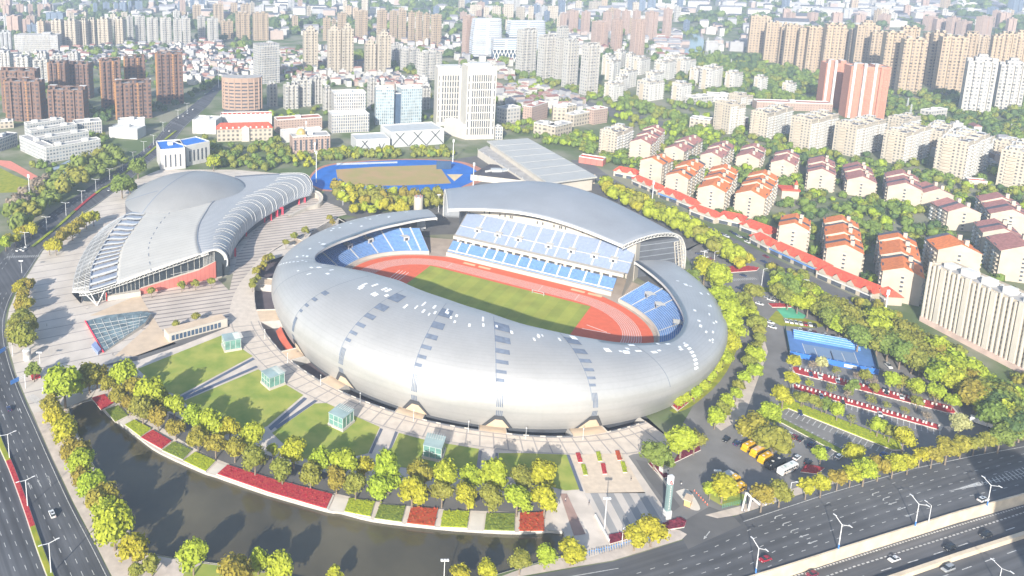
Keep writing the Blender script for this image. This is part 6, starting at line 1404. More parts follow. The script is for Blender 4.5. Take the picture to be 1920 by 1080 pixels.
# tower chimney by the grandstand
g = P(784, 402); h = HT(784, 400, 367); mb = MB(); mb.tube((0, 0, 0), (0, 0, h), 3.7, 3.7, m_parap, 16); mb.tube((0, 0, h), (0, 0, h+.5), 3.2, 3.2, m_roofg, 16)
for k in range(6): mb.box((3*cos(k), 3*sin(k), h), (.6, .6, 1.1), m_redw)
o = mb.build('vent_tower', loc=(g.x, g.y, 0)); tag(o, 'round white vent tower standing just behind the left end of the stadium rim', 'tower')
# blue tennis court with stand
cq = [(1471, 619), (1634, 650), (1647, 703), (1480, 668)]
sheet('court_floor', cq, .10, M('blue_court', (.09, .20, .44), .8, var=.08, scale=.3))
sheet('court_floor', [(1505, 645), (1600, 662), (1608, 682), (1512, 663)], .13, M('dark_blue_court', (.17, .25, .38), .8, var=.06))
mk = MB()
for a_, b_ in (((1504, 644), (1511, 663)), ((1601, 661), (1609, 682)), ((1527, 653), (1533, 668)), ((1578, 662), (1585, 678))):
    p, q = P(*a_), P(*b_); d = (q-p).normalized(); nn = Vector((-d.y, d.x, 0))*.15; mk.poly([(k.x, k.y, .16) for k in (p-nn, q-nn, q+nn, p+nn)], m_trim)
tag(mk.build('court_line'), None, kind='structure')
s0, s1 = P(1488, 634), P(1613, 657); d = s1-s0; t = empty('bleacher', (s0.x, s0.y, 0), 'blue stepped bleacher along the far side of the blue tennis court', 'bleacher', None, atan2(d.y, d.x))
mb = MB(); m_bl = M('blue_seats_bright', (.10, .26, .60), .6, var=.05)
for k in range(4): mb.box((d.length/2, k*1.3, .1), (d.length, 1.25, .8+k*.75), m_bl, top=m_bl)
mb.build('bench_steps', t)
mb = MB()
for k in range(4): mb.box((d.length/2, k*1.3+.45, .9+k*.75), (d.length, .3, .18), M('pale_blue', (.35, .5, .75), .6))
mb.build('bench_seat', t)
mb = MB(); g = P(1561, 672); mb.box((g.x, g.y, .1), (.2, 13, 1.1), m_dark, atan2(d.y, d.x)); tag(mb.build('tennis_net'), 'dark net across the middle of the blue tennis court', 'net')
mb = MB(); w4 = W(cq); wc = M('blue_screen', (.03, .14, .45), .7); wg = M('green_windbreak', (.03, .09, .10), .8)
for i, mt, hh in ((3, wg, 3.2), (1, wg, 3.), (2, wc, 3.)):
    p, q = w4[i], w4[(i+1) % 4]; dd = q-p; mb.box(((p.x+q.x)/2, (p.y+q.y)/2, .05), (dd.length, .18, hh), mt, atan2(dd.y, dd.x))
for k in range(14): p = w4[2].lerp(w4[3], k/13); mb.tube((p.x, p.y, 0), (p.x, p.y, 3.4), .09, .09, m_trim, 4)
tag(mb.build('court_fence'), 'blue and green screen fence round the tennis court', 'fence')
mb = MB()
for f in (.3, .62):
    p, q = w4[3].lerp(w4[2], f), w4[3].lerp(w4[2], f+.14); dd = q-p; mb.box(((p.x+q.x)/2-.15, (p.y+q.y)/2-.3, .8), (dd.length, .12, 1.6), m_trim, atan2(dd.y, dd.x))
tag(mb.build('court_banner'), 'two white banners hung on the near fence of the tennis court', 'banner')
# red-roofed small house with a spire
t, L, h = block((1465, 372), (1497, 374), 12, 7, m_slabw, 'small chapel-like house with a bright red roof and short spire', 'house', 'small_house', m_rd, huts=0)
mb = MB(); mb.prism([(-.6, -.6), (L+.6, -.6), (L+.6, 12.6), (-.6, 12.6)], h+.02, h+1.4, m_rd); mb.build('roof', t)
mb = MB(); mb.box((L-2, 3, h), (2.6, 2.6, 5), m_slabw); mb.tube((L-2, 3, h+5), (L-2, 3, h+9), 1.8, .05, m_rd, 4); mb.build('spire', t)
block((1815, 349), (1850, 352), 9, 5, m_slabw, 'low white house with a red roof edge below the ridge estate', 'house', 'small_house', m_rd, huts=0)
t, L, h = block((1085, 305), (1130, 312), 11, 6, m_redw, 'low red roofed pavilion with white arches right of the white hall', 'pavilion', 'small_house', m_rd, huts=0)
# assorted low blocks round the ridge estate
for i, (a_, b_, dp, h, k) in enumerate([((1300, 196), (1336, 192), 14, 9, 'white'), ((1325, 190), (1385, 194), 14, 10, 'white'), ((1292, 240), (1330, 245), 14, 12, 'cream'), ((1368, 245), (1402, 240), 12, 12, 'cream'), ((1418, 205), (1560, 210), 16, 10, 'pink'), ((1740, 222), (1775, 218), 10, 9, 'white'), ((1050, 218), (1080, 214), 12, 12, 'cream'), ((1036, 225), (1062, 226), 12, 16, 'cream'), ((1075, 238), (1104, 232), 12, 14, 'cream'), ((1000, 250), (1035, 256), 16, 12, 'cream'), ((1040, 258), (1072, 250), 14, 12, 'cream'), ((945, 232), (975, 228), 14, 18, 'white'), ((996, 232), (1026, 222), 12, 20, 'pink'), ((1112, 234), (1138, 230), 12, 18, 'pink')]):
    block(a_, b_, dp, h, k, f'low pale block among the trees right of the ivory tower, {ORD[i]} in a scattered group', 'building', 'low_block', m_ma if k == 'pink' else m_roofg, group='low pale blocks among the trees')
for i, (x0, x1, yt, yb) in enumerate([(530, 560, 160, 205), (548, 585, 150, 200), (585, 604, 148, 195), (606, 622, 168, 210), (500, 520, 160, 200), (690, 705, 150, 205), (788, 806, 165, 205), (870, 930, 205, 225)]):
    tower(x0, x1, yt, yb, 'white', f'white mid-rise of the cluster behind the central offices, {ORD[i]} listed from the round brown block', 'white mid-rises behind the central offices', rot=.3, notches=2, depth=12, name='apartment_block', cat='apartment block')
tower(1960, 2010, 700, 1200, 'white', 'tall tower standing outside the frame that shades the highway', None, h=90, depth=22, name='tower_block') if False else None
# ------------------------------------------------------------------ far town and woods (uncountable masses)
def proto_crown(rnd):
    v = []; f = []
    for l in range(6):
        th = rnd.uniform(0, 6.3); c = (cos(th)*.45, sin(th)*.45, rnd.uniform(-.15, .5)) if l else (0, 0, .2); r = rnd.uniform(.42, .6)
        o = len(v)
        for j in range(4):
            for i in range(6):
                a, e = 2*pi*i/6+j*.5, -pi/2*.7+pi*.85*j/3; q = r*(1+rnd.uniform(-.2, .2)); v.append((c[0]+q*cos(a)*cos(e), c[1]+q*sin(a)*cos(e), c[2]+q*sin(e)))
        for j in range(3):
            for i in range(6): f.append((o+j*6+i, o+j*6+(i+1) % 6, o+(j+1)*6+(i+1) % 6, o+(j+1)*6+i))
    for l in range(45):
        th, ph = rnd.uniform(0, 6.3), math.asin(rnd.uniform(-.3, 1)); n = Vector((cos(th)*cos(ph), sin(th)*cos(ph), sin(ph))); p = n*rnd.uniform(.75, 1.02)+Vector((0, 0, .12)); a = n.orthogonal().normalized(); b = n.cross(a); o = len(v); s_ = rnd.uniform(.12, .22)
        n2 = Vector((rnd.uniform(-1, 1), rnd.uniform(-1, 1), rnd.uniform(-.2, 1)))*.1
        for q in (p+a*s_, p+b*s_+n2, p-a*s_, p-b*s_-n2): v.append(tuple(q))
        f.append((o, o+1, o+2, o+3))
    return np.array(v, np.float32), np.array(f, np.int32)
PRO = [proto_crown(random.Random(100+i)) for i in range(5)]
def mass(name, items, label):
    """items: x,y,z,r,key"""
    keys = sorted({i[4] for i in items}); V = []; F = []; MI = []; o = 0
    for x, y, z, r, k in items:
        v, f = random.choice(PRO); a = random.uniform(0, 6.3); cs, sn = cos(a), sin(a)
        q = np.empty_like(v); q[:, 0] = (v[:, 0]*cs-v[:, 1]*sn)*r+x; q[:, 1] = (v[:, 0]*sn+v[:, 1]*cs)*r+y; q[:, 2] = v[:, 2]*r*random.uniform(.8, 1.15)+z+r*.75
        V.append(q); F.append(f+o); MI += [keys.index(k)]*len(f); o += len(v)
    V = np.concatenate(V); F = np.concatenate(F)
    me = bpy.data.meshes.new(name); me.vertices.add(len(V)); me.vertices.foreach_set('co', V.ravel()); me.loops.add(F.size); me.loops.foreach_set('vertex_index', F.ravel())
    me.polygons.add(len(F)); me.polygons.foreach_set('loop_start', np.arange(0, F.size, 4, dtype=np.int32)); me.polygons.foreach_set('loop_total', np.full(len(F), 4, np.int32)); me.polygons.foreach_set('material_index', np.array(MI, np.int32))
    for k in keys: me.materials.append(LEAF[k])
    me.update(calc_edges=True); ob = bpy.data.objects.new(name, me); COL.objects.link(ob); return tag(ob, label, None, None, 'stuff')
def clear(x, y, r):
    for a, b, q in FOOT:
        if (a-x)**2+(b-y)**2 < (q+r*.6)**2: return False
    return True
def fill(poly, n, rmin, rmax, keys, dens=None):
    Wp = [P(*q) for q in poly]; xs = [p.x for p in Wp]; ys = [p.y for p in Wp]; out = []; tries = 0
    while len(out) < n and tries < n*12:
        tries += 1; x, y = random.uniform(min(xs), max(xs)), random.uniform(min(ys), max(ys))
        if not in_poly(x, y, Wp): continue
        if dens and noise.noise(Vector((x*dens, y*dens, 0))) < -.05: continue
        r = random.uniform(rmin, rmax)
        if clear(x, y, r): out.append((x, y, 0, r, random.choice(keys)))
    return out
def strip(px, width, n, rmin, rmax, keys):
    pts = W(smooth(px, 5)); L = sum((Vector(pts[i+1])-Vector(pts[i])).length for i in range(len(pts)-1)); out = []
    for p, d in along(pts, L/n):
        nn = Vector((-d.y, d.x)); q = p+nn*random.uniform(-width/2, width/2); r = random.uniform(rmin, rmax)
        if clear(q.x, q.y, r): out.append((q.x, q.y, 0, r, random.choice(keys)))
    return out
near = fill([(1130, 300), (1250, 238), (1400, 235), (1560, 285), (1700, 305), (1930, 335), (1930, 570), (1745, 500), (1720, 600), (1640, 555), (1500, 495), (1350, 415), (1230, 358)], 620, 2.6, 5.2, 'DDDGLK')
near += fill([(1270, 150), (1300, 100), (1400, 112), (1545, 145), (1545, 215), (1440, 205), (1330, 185)], 420, 3.5, 6.5, 'DDKGD')
near += fill([(1655, 170), (1800, 175), (1930, 205), (1930, 275), (1830, 262), (1720, 250), (1640, 235)], 300, 3.5, 6, 'DKDG')
near += strip([(965, 140), (1060, 165), (1140, 185), (1230, 212), (1320, 240), (1420, 262)], 26, 120, 4, 6, 'DGD'); near += strip([(760, 135), (820, 152), (880, 178), (960, 200)], 18, 45, 4, 6, 'DG')
near += strip([(1020, 270), (1080, 270), (1120, 290), (1170, 300)], 22, 40, 3, 5, 'DGL'); near += fill([(930, 238), (1000, 265), (1060, 275), (1150, 300), (1110, 255), (1000, 232)], 60, 3, 5, 'DGL')
near += fill([(60, 232), (170, 232), (300, 215), (380, 175), (420, 152), (410, 140), (350, 185), (180, 205), (80, 190), (0, 235)], 90, 3.5, 6, 'DKK')
near += fill([(430, 272), (520, 268), (545, 300), (520, 322), (440, 318), (420, 300)], 60, 3.5, 5.5, 'DGGD'); near += fill([(530, 288), (660, 285), (840, 285), (860, 295), (800, 297), (640, 300), (560, 320)], 90, 3, 5, 'DGYG'); near += fill([(470, 225), (520, 205), (560, 215), (545, 235)], 16, 3, 5, 'DL')
near += fill([(0, 268), (200, 255), (200, 300), (110, 335), (0, 290)], 30, 3, 5, 'DG'); near += fill([(380, 262), (430, 285), (420, 315), (400, 315)], 14, 4, 5.5, 'DG'); near += fill([(1400, 620), (1440, 600), (1440, 640)], 0, 2, 3, 'D')
near += fill([(1440, 505), (1510, 530), (1700, 620), (1930, 735), (1930, 700), (1720, 615), (1640, 575), (1500, 515)], 60, 2.2, 3.6, 'GODG')
near += fill([(950, 150), (1120, 170), (1300, 185), (1430, 262), (1300, 262), (1130, 232), (960, 215)], 170, 3.5, 6, 'DDGL') + fill([(0, 100), (330, 110), (560, 100), (800, 150), (800, 175), (560, 165), (400, 150), (0, 200)], 190, 3, 6, 'DDK') + fill([(500, 165), (800, 165), (830, 240), (500, 235)], 60, 3, 5, 'DDG') + fill([(1230, 120), (1480, 120), (1480, 190), (1230, 190)], 80, 3.5, 6, 'DGL')
mass('woodland', near, 'mass of green trees between the estates')
farw = fill([(0, 40), (520, 30), (900, 30), (1300, 20), (1920, 20), (1920, 130), (1400, 140), (1000, 140), (500, 140), (0, 140)], 1100, 5, 10, 'DKDK', .004)
farw += fill([(-20, -5), (1940, -5), (1940, 60), (-20, 60)], 900, 9, 16, 'DKK', .002)
mass('far_woodland', farw, 'hazy dark woods spread through the far town')
# low-rise houses
HM = [M('white_house', (.46, .45, .42), .85, var=.1), M('pinkish_house', (.36, .29, .26), .85, var=.1), M('grey_house', (.32, .32, .33), .85, var=.1)]
HR = [m_sl, M('dull_red_tiles', (.22, .11, .10), .85), M('grey_tiles2', (.20, .20, .22), .85), m_roofw, M('grey_tiles', (.26, .26, .28), .85), M('pink_tiles', (.32, .19, .16), .85), m_roofw]
def houses(polys, name, label, roofs=None):
    mb = MB(); sm_ = FOOT[:]
    for poly, n, s0, s1, rows_ in polys:
        Wp = [P(*q) for q in poly]; xs = [p.x for p in Wp]; ys = [p.y for p in Wp]; k = 0; tr = 0; placed = []
        a0 = random.uniform(-.5, .5)
        while k < n and tr < n*15:
            tr += 1; x, y = random.uniform(min(xs), max(xs)), random.uniform(min(ys), max(ys))
            if not in_poly(x, y, Wp): continue
            L, D, h = random.uniform(s0, s1), random.uniform(s0*.6, s0*.9), random.choice((6, 7, 9, 12)) if s1 < 30 else random.uniform(9, 20)
            r = L*.5
            if not clear(x, y, r) or any((x-a)**2+(y-b)**2 < (r+c)**2*.8 for a, b, c in placed): continue
            placed.append((x, y, r)); k += 1; an = a0+random.choice((0, 0, pi/2))+random.uniform(-.06, .06); wm = random.choice((0, 0, 0, 1, 2)); mt = HM[wm]
            mb.box((x, y, 0), (L, D, h), mt, an, m_roofg)
            rm = random.choice(roofs or HR)
            if rm is m_roofw: mb.box((x, y, h), (L*.3, D*.4, 2.2), mt, an); continue
            cs, sn = cos(an), sin(an); q = lambda u, v, z: (x+u*cs-v*sn, y+u*sn+v*cs, z)
            e = .5; rh = D*.3
            mb.poly([q(-L/2-e, -D/2-e, h), q(L/2+e, -D/2-e, h), q(L/2-1, 0, h+rh), q(-L/2+1, 0, h+rh)], rm); mb.poly([q(L/2+e, D/2+e, h), q(-L/2-e, D/2+e, h), q(-L/2+1, 0, h+rh), q(L/2-1, 0, h+rh)], rm)
            mb.poly([q(-L/2-e, D/2+e, h), q(-L/2-e, -D/2-e, h), q(-L/2+1, 0, h+rh)], rm); mb.poly([q(L/2+e, -D/2-e, h), q(L/2+e, D/2+e, h), q(L/2-1, 0, h+rh)], rm)
    tag(mb.build(name), label, None, None, 'stuff')
houses([([(335, 118), (470, 95), (475, 140), (415, 150), (350, 160)], 150, 9, 15, 0), ([(130, 92), (420, 82), (420, 98), (330, 112), (140, 112)], 130, 11, 20, 0), ([(0, 98), (140, 95), (200, 118), (170, 130), (0, 130)], 80, 11, 20, 0), ([(528, 95), (610, 90), (730, 140), (800, 155), (700, 165), (600, 160), (530, 150)], 170, 9, 15, 0), ([(600, 60), (870, 70), (870, 110), (740, 100)], 90, 10, 18, 0),
        ([(930, 170), (985, 160), (1060, 185), (1110, 205), (1060, 215), (940, 205)], 60, 10, 18, 0), ([(680, 150), (800, 150), (800, 170), (700, 172)], 50, 9, 14, 0), ([(850, 110), (970, 112), (980, 150), (870, 160)], 24, 9, 16, 0), ([(1000, 60), (1280, 60), (1290, 110), (1100, 110)], 80, 14, 28, 0), ([(1650, 225), (1930, 260), (1930, 330), (1750, 300)], 20, 9, 14, 0)], 'village_house', 'closely packed low village houses with grey and pink roofs')
houses([([(-20, 0), (1940, 0), (1940, 40), (-20, 45)], 420, 20, 60, 0), ([(480, 40), (900, 30), (900, 60), (600, 70), (500, 80)], 60, 16, 36, 0), ([(1320, 40), (1450, 40), (1400, 95), (1300, 100)], 30, 14, 30, 0), ([(1440, 0), (1940, 0), (1940, 45), (1440, 60)], 60, 30, 80, 0)], 'far_town', 'pale low sheds and houses scattered through the hazy far town', [m_roofw, m_roofg, HR[2], m_sl])
sheet('river', smooth([(1278, 62), (1300, 52), (1318, 66), (1318, 90), (1306, 112), (1280, 112), (1270, 92)], 4), .2, M('river_water', (.10, .13, .15), .15, var=.1))
sheet('canal_road', [(985, 150), (1010, 160), (1120, 195), (1220, 222), (1330, 250), (1345, 262), (1200, 232), (1090, 205), (990, 168)], .06, m_road2)
# ------------------------------------------------------------------ belts of countable trees
MASSB = []
def belt(px, wpx, n, r0, r1, keys, where, group, anchor, many=False):
    pts = smooth(px, 8); L = [hypot(pts[i+1][0]-pts[i][0], pts[i+1][1]-pts[i][1]) for i in range(len(pts)-1)]; tot = sum(L); out = []
    for k in range(n):
        s_ = tot*(k+.5)/n; i = 0
        while s_ > L[i] and i < len(L)-1: s_ -= L[i]; i += 1
        t = s_/L[i]; x = lerp(pts[i][0], pts[i+1][0], t); y = lerp(pts[i][1], pts[i+1][1], t); sg = (-1, 0, 1)[k % 3]*wpx*.33
        dx, dy = (pts[i+1][0]-pts[i][0])/L[i], (pts[i+1][1]-pts[i][1])/L[i]
        out.append((x-dy*sg+random.uniform(-3, 3), y+dx*sg+random.uniform(-3, 3), random.uniform(r0, r1), random.choice(keys)))
    if many:
        for x, y, rp, k in out:
            r = rp*(P(x, y, 6)-Vector((0, 0, CH))).length/FP*1.12; c = P(x, y, r*1.2+.8); MASSB.append((c.x, c.y, r*.45+.8, r, k))
        return
    for i, q in enumerate(out):
        o_ = ORD[i] if i < len(ORD) else 'late'
        tree(*q, f'{CNAME[q[3]]} tree {where}, {o_} {anchor}', group)
belt([(1128, 348), (1200, 380), (1270, 415), (1340, 455), (1402, 497)], 20, 34, 10, 14, 'LLGLY', 'behind the grandstand', 'tree belt behind the grandstand', 'from its far end', True)
belt([(1450, 528), (1500, 552), (1560, 585), (1620, 620)], 34, 27, 13, 18, 'LGDGL', 'in the upper parking belt', 'upper tree belt beside the parking', 'from its top')
belt([(1640, 612), (1700, 645), (1755, 677), (1845, 735), (1918, 782)], 50, 42, 15, 21, 'LGDGOGDL', 'in the lower parking belt', 'lower tree belt beside the parking', 'from its top')
belt([(1862, 760), (1892, 778), (1920, 796)], 30, 10, 16, 21, 'DDK', 'in the dark clump at the right edge', 'dark trees at the right edge', 'from its top')
belt([(228, 288), (180, 305), (130, 330), (80, 372), (20, 412)], 36, 34, 10, 15, 'DGDD', 'across the upper boulevard', 'trees on the far side of the upper boulevard', 'from the top', True)
belt([(60, 425), (25, 445), (5, 460)], 8, 6, 9, 12, 'YLO', 'in the sunlit row at the left edge', 'sunlit trees at the left edge', 'from the right')
belt([(30, 385), (70, 350), (95, 345)], 18, 10, 10, 13, 'BB', 'in the bare thicket left of the boulevard', 'bare thicket left of the boulevard', 'from the left', True)
belt([(178, 404), (150, 418), (125, 435), (105, 455), (88, 468)], 5, 8, 11, 14, 'OYOY', 'in the autumn row beside the arena', 'autumn trees beside the arena', 'from the top')
belt([(52, 522), (38, 545), (48, 562), (35, 575)], 18, 8, 10, 14, 'OOY', 'in the upper clump of the plaza edge', 'upper clump of the plaza edge', 'from the top')
belt([(40, 592), (28, 612), (52, 618), (40, 630)], 16, 5, 17, 22, 'GG', 'in the big clump of the plaza edge', 'big clump of the plaza edge', 'from the top')
row([(228, 345, 20, 'D'), (243, 348, 14, 'D'), (258, 312, 17, 'D'), (400, 303, 13, 'L')], 'beside the dome of the arena', 'trees beside the arena dome', 'from the left')
belt([(625, 358), (680, 366), (740, 372), (800, 372), (838, 368)], 26, 30, 10, 13, 'GYLOG', 'in the grove below the blue field', 'grove below the blue field', 'from the left', True)
belt([(660, 392), (720, 388), (770, 392)], 8, 8, 9, 12, 'YLY', 'fronting the grove below the blue field', 'front of the grove below the blue field', 'from the left', True)
row([(63, 694, 14, 'D')], 'in the red planter by the boulevard', 'planter tree', 'and only one', cat='tree')
row([(284, 546, 8, 'G'), (340, 534, 8, 'G'), (366, 531, 8, 'G'), (396, 528, 8, 'G'), (330, 607, 7, 'G'), (367, 594, 8, 'G')], 'in pots before the red wall', 'potted trees before the red wall', 'from the left')
belt([(474, 540), (480, 515), (498, 492), (510, 478)], 6, 8, 6, 8, 'GO', 'along the moat rail facing the arena', 'small trees along the moat rail', 'from the bottom')
row([(536, 455, 7, 'G'), (552, 442, 7, 'G'), (572, 432, 8, 'G'), (618, 408, 6, 'O'), (623, 416, 6, 'O')], 'in the planters by the stadium corner', 'planters by the stadium corner', 'from the left')
mass('tree_belt', MASSB, 'crowded belts of street trees behind the stadium and along the boulevard')
# ------------------------------------------------------------------ vehicles
m_tyre = M('tyre_rubber', (.02, .02, .02), .8, var=0); m_cglass = M('car_glass', (.02, .025, .03), .08, var=0, spec=.7)
CARC = {'white': (.78, .78, .77), 'black': (.02, .022, .026), 'red': (.38, .02, .04), 'grey': (.35, .36, .37), 'navy': (.03, .05, .13), 'silver': (.55, .56, .57), 'blue': (.03, .12, .4), 'yellow': (.72, .42, .01), 'maroon': (.2, .02, .05)}
def paint(c): return M('car_paint_'+c, CARC[c], .25, .2, var=0, spec=.6)
CARM = {}
def car_meshes(c, kind):
    if (c, kind) in CARM: return CARM[(c, kind)]
    mb = MB(); mt = paint(c)
    L, Wd, hb, hr = {'car': (4.6, 1.85, .95, 1.48), 'suv': (4.7, 1.9, 1.05, 1.75), 'van': (5., 1.95, 1.1, 1.95)}[kind]
    hood = {'car': .27, 'suv': .24, 'van': .16}[kind]
    prof = [(-L/2, .45), (-L/2+.05, hb*.92), (-L/2+.5, hb), (L/2-L*hood, hb), (L/2-.35, hb*.84), (L/2, .62), (L/2-.02, .38)]
    secs = [(-Wd/2, .9, .42), (-Wd/2+.12, 1., .25), (Wd/2-.12, 1., .25), (Wd/2, .9, .42)]
    mb.grid([[(x, y, max(z*k if z > .6 else z, zb)) for x, z in prof]+[(L/2-.1, y, zb), (-L/2+.05, y, zb)] for y, k, zb in secs], mt)
    for y, k, zb in (secs[0], secs[-1]):
        q = [(x, y, max(z*k if z > .6 else z, zb)) for x, z in prof]+[(L/2-.1, y, zb), (-L/2+.05, y, zb)]; mb.poly(q if y > 0 else q[::-1], mt)
    # cabin
    cab = {'car': (-L*.40, -L*.24, L*.06, L*.24), 'suv': (-L*.46, -L*.40, L*.05, L*.25), 'van': (-L*.47, -L*.44, L*.16, L*.34)}[kind]
    yb, yt = Wd/2-.1, Wd/2-.32
    b = [(cab[0], -yb, hb-.05), (cab[3], -yb, hb-.05), (cab[3], yb, hb-.05), (cab[0], yb, hb-.05)]; t_ = [(cab[1], -yt, hr), (cab[2], -yt, hr), (cab[2], yt, hr), (cab[1], yt, hr)]
    mb.poly(t_, mt)
    g = MB()
    for i in range(4): j = (i+1) % 4; g.poly([b[i], b[j], t_[j], t_[i]], m_cglass)
    mb.poly([(cab[1]+.7, -yt*.7, hr+.01), (cab[2]-.4, -yt*.7, hr+.01), (cab[2]-.4, yt*.7, hr+.01), (cab[1]+.7, yt*.7, hr+.01)], m_cglass if kind != 'van' and c in ('white', 'black') else mt)
    for sy in (-1, 1): mb.tube((cab[2]*.9-.3, sy*yb*.97, hb), ((cab[1]+cab[2])/2, sy*yt*1.02, hr), .045, .045, mt, 4)
    h = MB()
    for sy in (-1, 1): h.box((L/2-.12, sy*Wd*.34, .58), (.2, .38, .16), m_trim); h.box((-L/2+.06, sy*Wd*.36, .68), (.12, .34, .2), M('tail_light', (.4, .01, .01), .4, var=0))
    def mk(m_, n): me = bpy.data.meshes.new(n); me.from_pydata(m_.v, [], m_.f); [me.materials.append(x) for x in m_.mats]; me.polygons.foreach_set('material_index', m_.m); me.update(); return me
    wl = MB(); wl.tube((0, -.11, 0), (0, .11, 0), .33, .33, m_tyre, 12); wl.tube((0, -.12, 0), (0, .12, 0), .19, .19, M('alloy', (.5, .5, .52), .4, .6, var=0), 8)
    CARM[(c, kind)] = (mk(mb, 'body'), mk(g, 'windows'), mk(h, 'lamps'), mk(wl, 'wheel'), L, Wd); return CARM[(c, kind)]
def car(px, py, to, c, label, group=None, kind='car', z=0., detail=True):
    p = P(px, py, z+.05); q = P(*to, z) if isinstance(to, tuple) else None
    a = atan2(q.y-p.y, q.x-p.x) if q else to
    me = car_meshes(c, kind); t = empty('car' if kind != 'van' else 'van', (p.x, p.y, z+.09), label, 'car' if kind != 'van' else 'van', group, a)
    def ad(n, m, loc=(0, 0, 0)): o = bpy.data.objects.new(n, m); COL.objects.link(o); o.parent = t; o.location = loc
    ad('body', me[0]); ad('window_glass', me[1])
    if detail:
        ad('lamp_set', me[2])
        for sx in (-.31, .31):
            for sy in (-1, 1): ad('wheel', me[3], (me[4]*sx, sy*(me[5]/2-.08), .33))
    return t
E_ = (er.x, er.y); eh = ea
car(1434, 1051, eh, 'red', 'red car beside the leftmost lamp on the highway wall'); car(1843, 939, eh+pi, 'white', 'white car just above the highway wall at the right', kind='suv')
car(1676, 1051, eh, 'white', 'white car alone on the sunken lanes', z=-4); car(1780, 1029, eh, 'black', 'black car behind the white one on the sunken lanes', kind='suv', z=-4); car(1848, 1005, eh, 'black', 'black car farthest right on the sunken lanes', kind='suv', z=-4)
car(1777, 1069, eh, 'grey', 'grey van beyond the lower barrier at the bottom right', kind='van', z=-4); car(1522, 1079, eh, 'maroon', 'dark red car cut by the bottom edge on the sunken lanes', z=-4)
car(98, 966, la, 'white', 'white car driving alone on the lower left boulevard', kind='suv'); car(17, 768, la, 'navy', 'dark blue car by the left edge of the boulevard')
car(1362, 826, (1352, 835), 'black', 'black car driving alone across the forecourt of the bus park')
G1 = 'cars parked beside the buses'
for x, y, c, lb in ((1382, 833, 'navy', 'navy car parked left of the first yellow bus'), (1468, 808, 'navy', 'navy car, first in the short row above the buses'), (1479, 816, 'white', 'white car between a navy and a red car above the buses'), (1489, 821, 'maroon', 'dark red car between a white and a navy car above the buses'), (1501, 825, 'black', 'black car at the end of the short row above the buses'), (1521, 835, 'navy', 'navy car with a white nose light near a small lime tree'), (1494, 860, 'white', 'white car behind the white coach'), (1516, 869, 'black', 'black car on the maroon bed side of the coaches'), (1573, 858, 'white', 'white car alone near the golden tree beside the street row'), (1551, 845, 'navy', 'dark car under the small lime tree by the green hedge'), (1656, 854, 'blue', 'blue car in the tree shade by the street row')):
    car(x, y, (x+9, y-7), c, lb, G1)
G2 = 'cars in the front row by the blue court'
for i, (x, y, c) in enumerate(((1474, 603, 'white'), (1483, 605, 'white'), (1492, 606, 'silver'), (1501, 608, 'white'), (1510, 609, 'red'), (1519, 610, 'white'), (1528, 612, 'black'))): car(x, y, (x+5, y+10), c, f'{c} car, {ORD[i]} from the left in the front row by the blue court', G2)
G3 = 'cars parked behind the blue bleacher'
for i, (x, y, c) in enumerate(((1500, 620, 'white'), (1510, 622, 'maroon'), (1519, 624, 'white'), (1528, 626, 'maroon'), (1547, 630, 'silver'), (1563, 633, 'black'), (1575, 636, 'white'), (1588, 639, 'black'))): car(x, y, (x+5, y+10), c, f'{c} car, {ORD[i]} from the left behind the blue bleacher', G3)
G4 = 'cars parked under the tree belt'
for i, (x, y, c) in enumerate(((1530, 588, 'white'), (1538, 592, 'white'), (1547, 596, 'white'), (1557, 601, 'navy'), (1567, 606, 'navy'), (1577, 611, 'white'), (1583, 615, 'red'), (1593, 621, 'white'), (1601, 626, 'white'), (1613, 634, 'black'), (1630, 643, 'white'), (1640, 649, 'silver'), (1655, 659, 'black'), (1664, 664, 'white'))): car(x, y, (x+10, y-7), c, f'{c} car, {ORD[i]} from the top in the row under the tree belt', G4)
G5 = 'cars standing in the parking bays'
for x, y, c, lb in ((1537, 708, 'white', 'white car in the bay row just under the tennis court'), (1626, 717, 'white', 'white car in the bay row under the right end of the court'), (1495, 722, 'white', 'white car under the pale tree at the left end of the bays'), (1666, 688, 'white', 'white car driving beside the right end of the court'), (1661, 737, 'black', 'black car between the two red planted strips')): car(x, y, (x+3, y+10) if y != 688 else (1680, 702), c, lb, G5, 'suv' if x > 1600 else 'car')
for i, (x, y, c) in enumerate(((1520, 704, 'navy'), (1570, 716, 'silver'), (1600, 723, 'black'), (1690, 746, 'white'), (1540, 745, 'silver'), (1580, 757, 'black'), (1650, 779, 'white'), (1500, 776, 'navy'))): car(x, y, (x+3, y+10), c, f'{c} car in a parking bay among the planted strips, {ORD[i]} in a loose scatter', G5)
G6 = 'cars along the drive behind the stadium'
for i, (x, y, c) in enumerate(((1310, 477, 'navy'), (1322, 483, 'white'), (1345, 476, 'red'), (1352, 481, 'white'), (1360, 485, 'navy'), (1369, 491, 'black'), (1334, 487, 'maroon'), (1320, 473, 'silver'))): car(x, y, (x+10, y+2), c, f'{c} car, {ORD[i]} noted in the lot beside the grandstand roof foot', G6)
G7 = 'cars round the ring road bend'
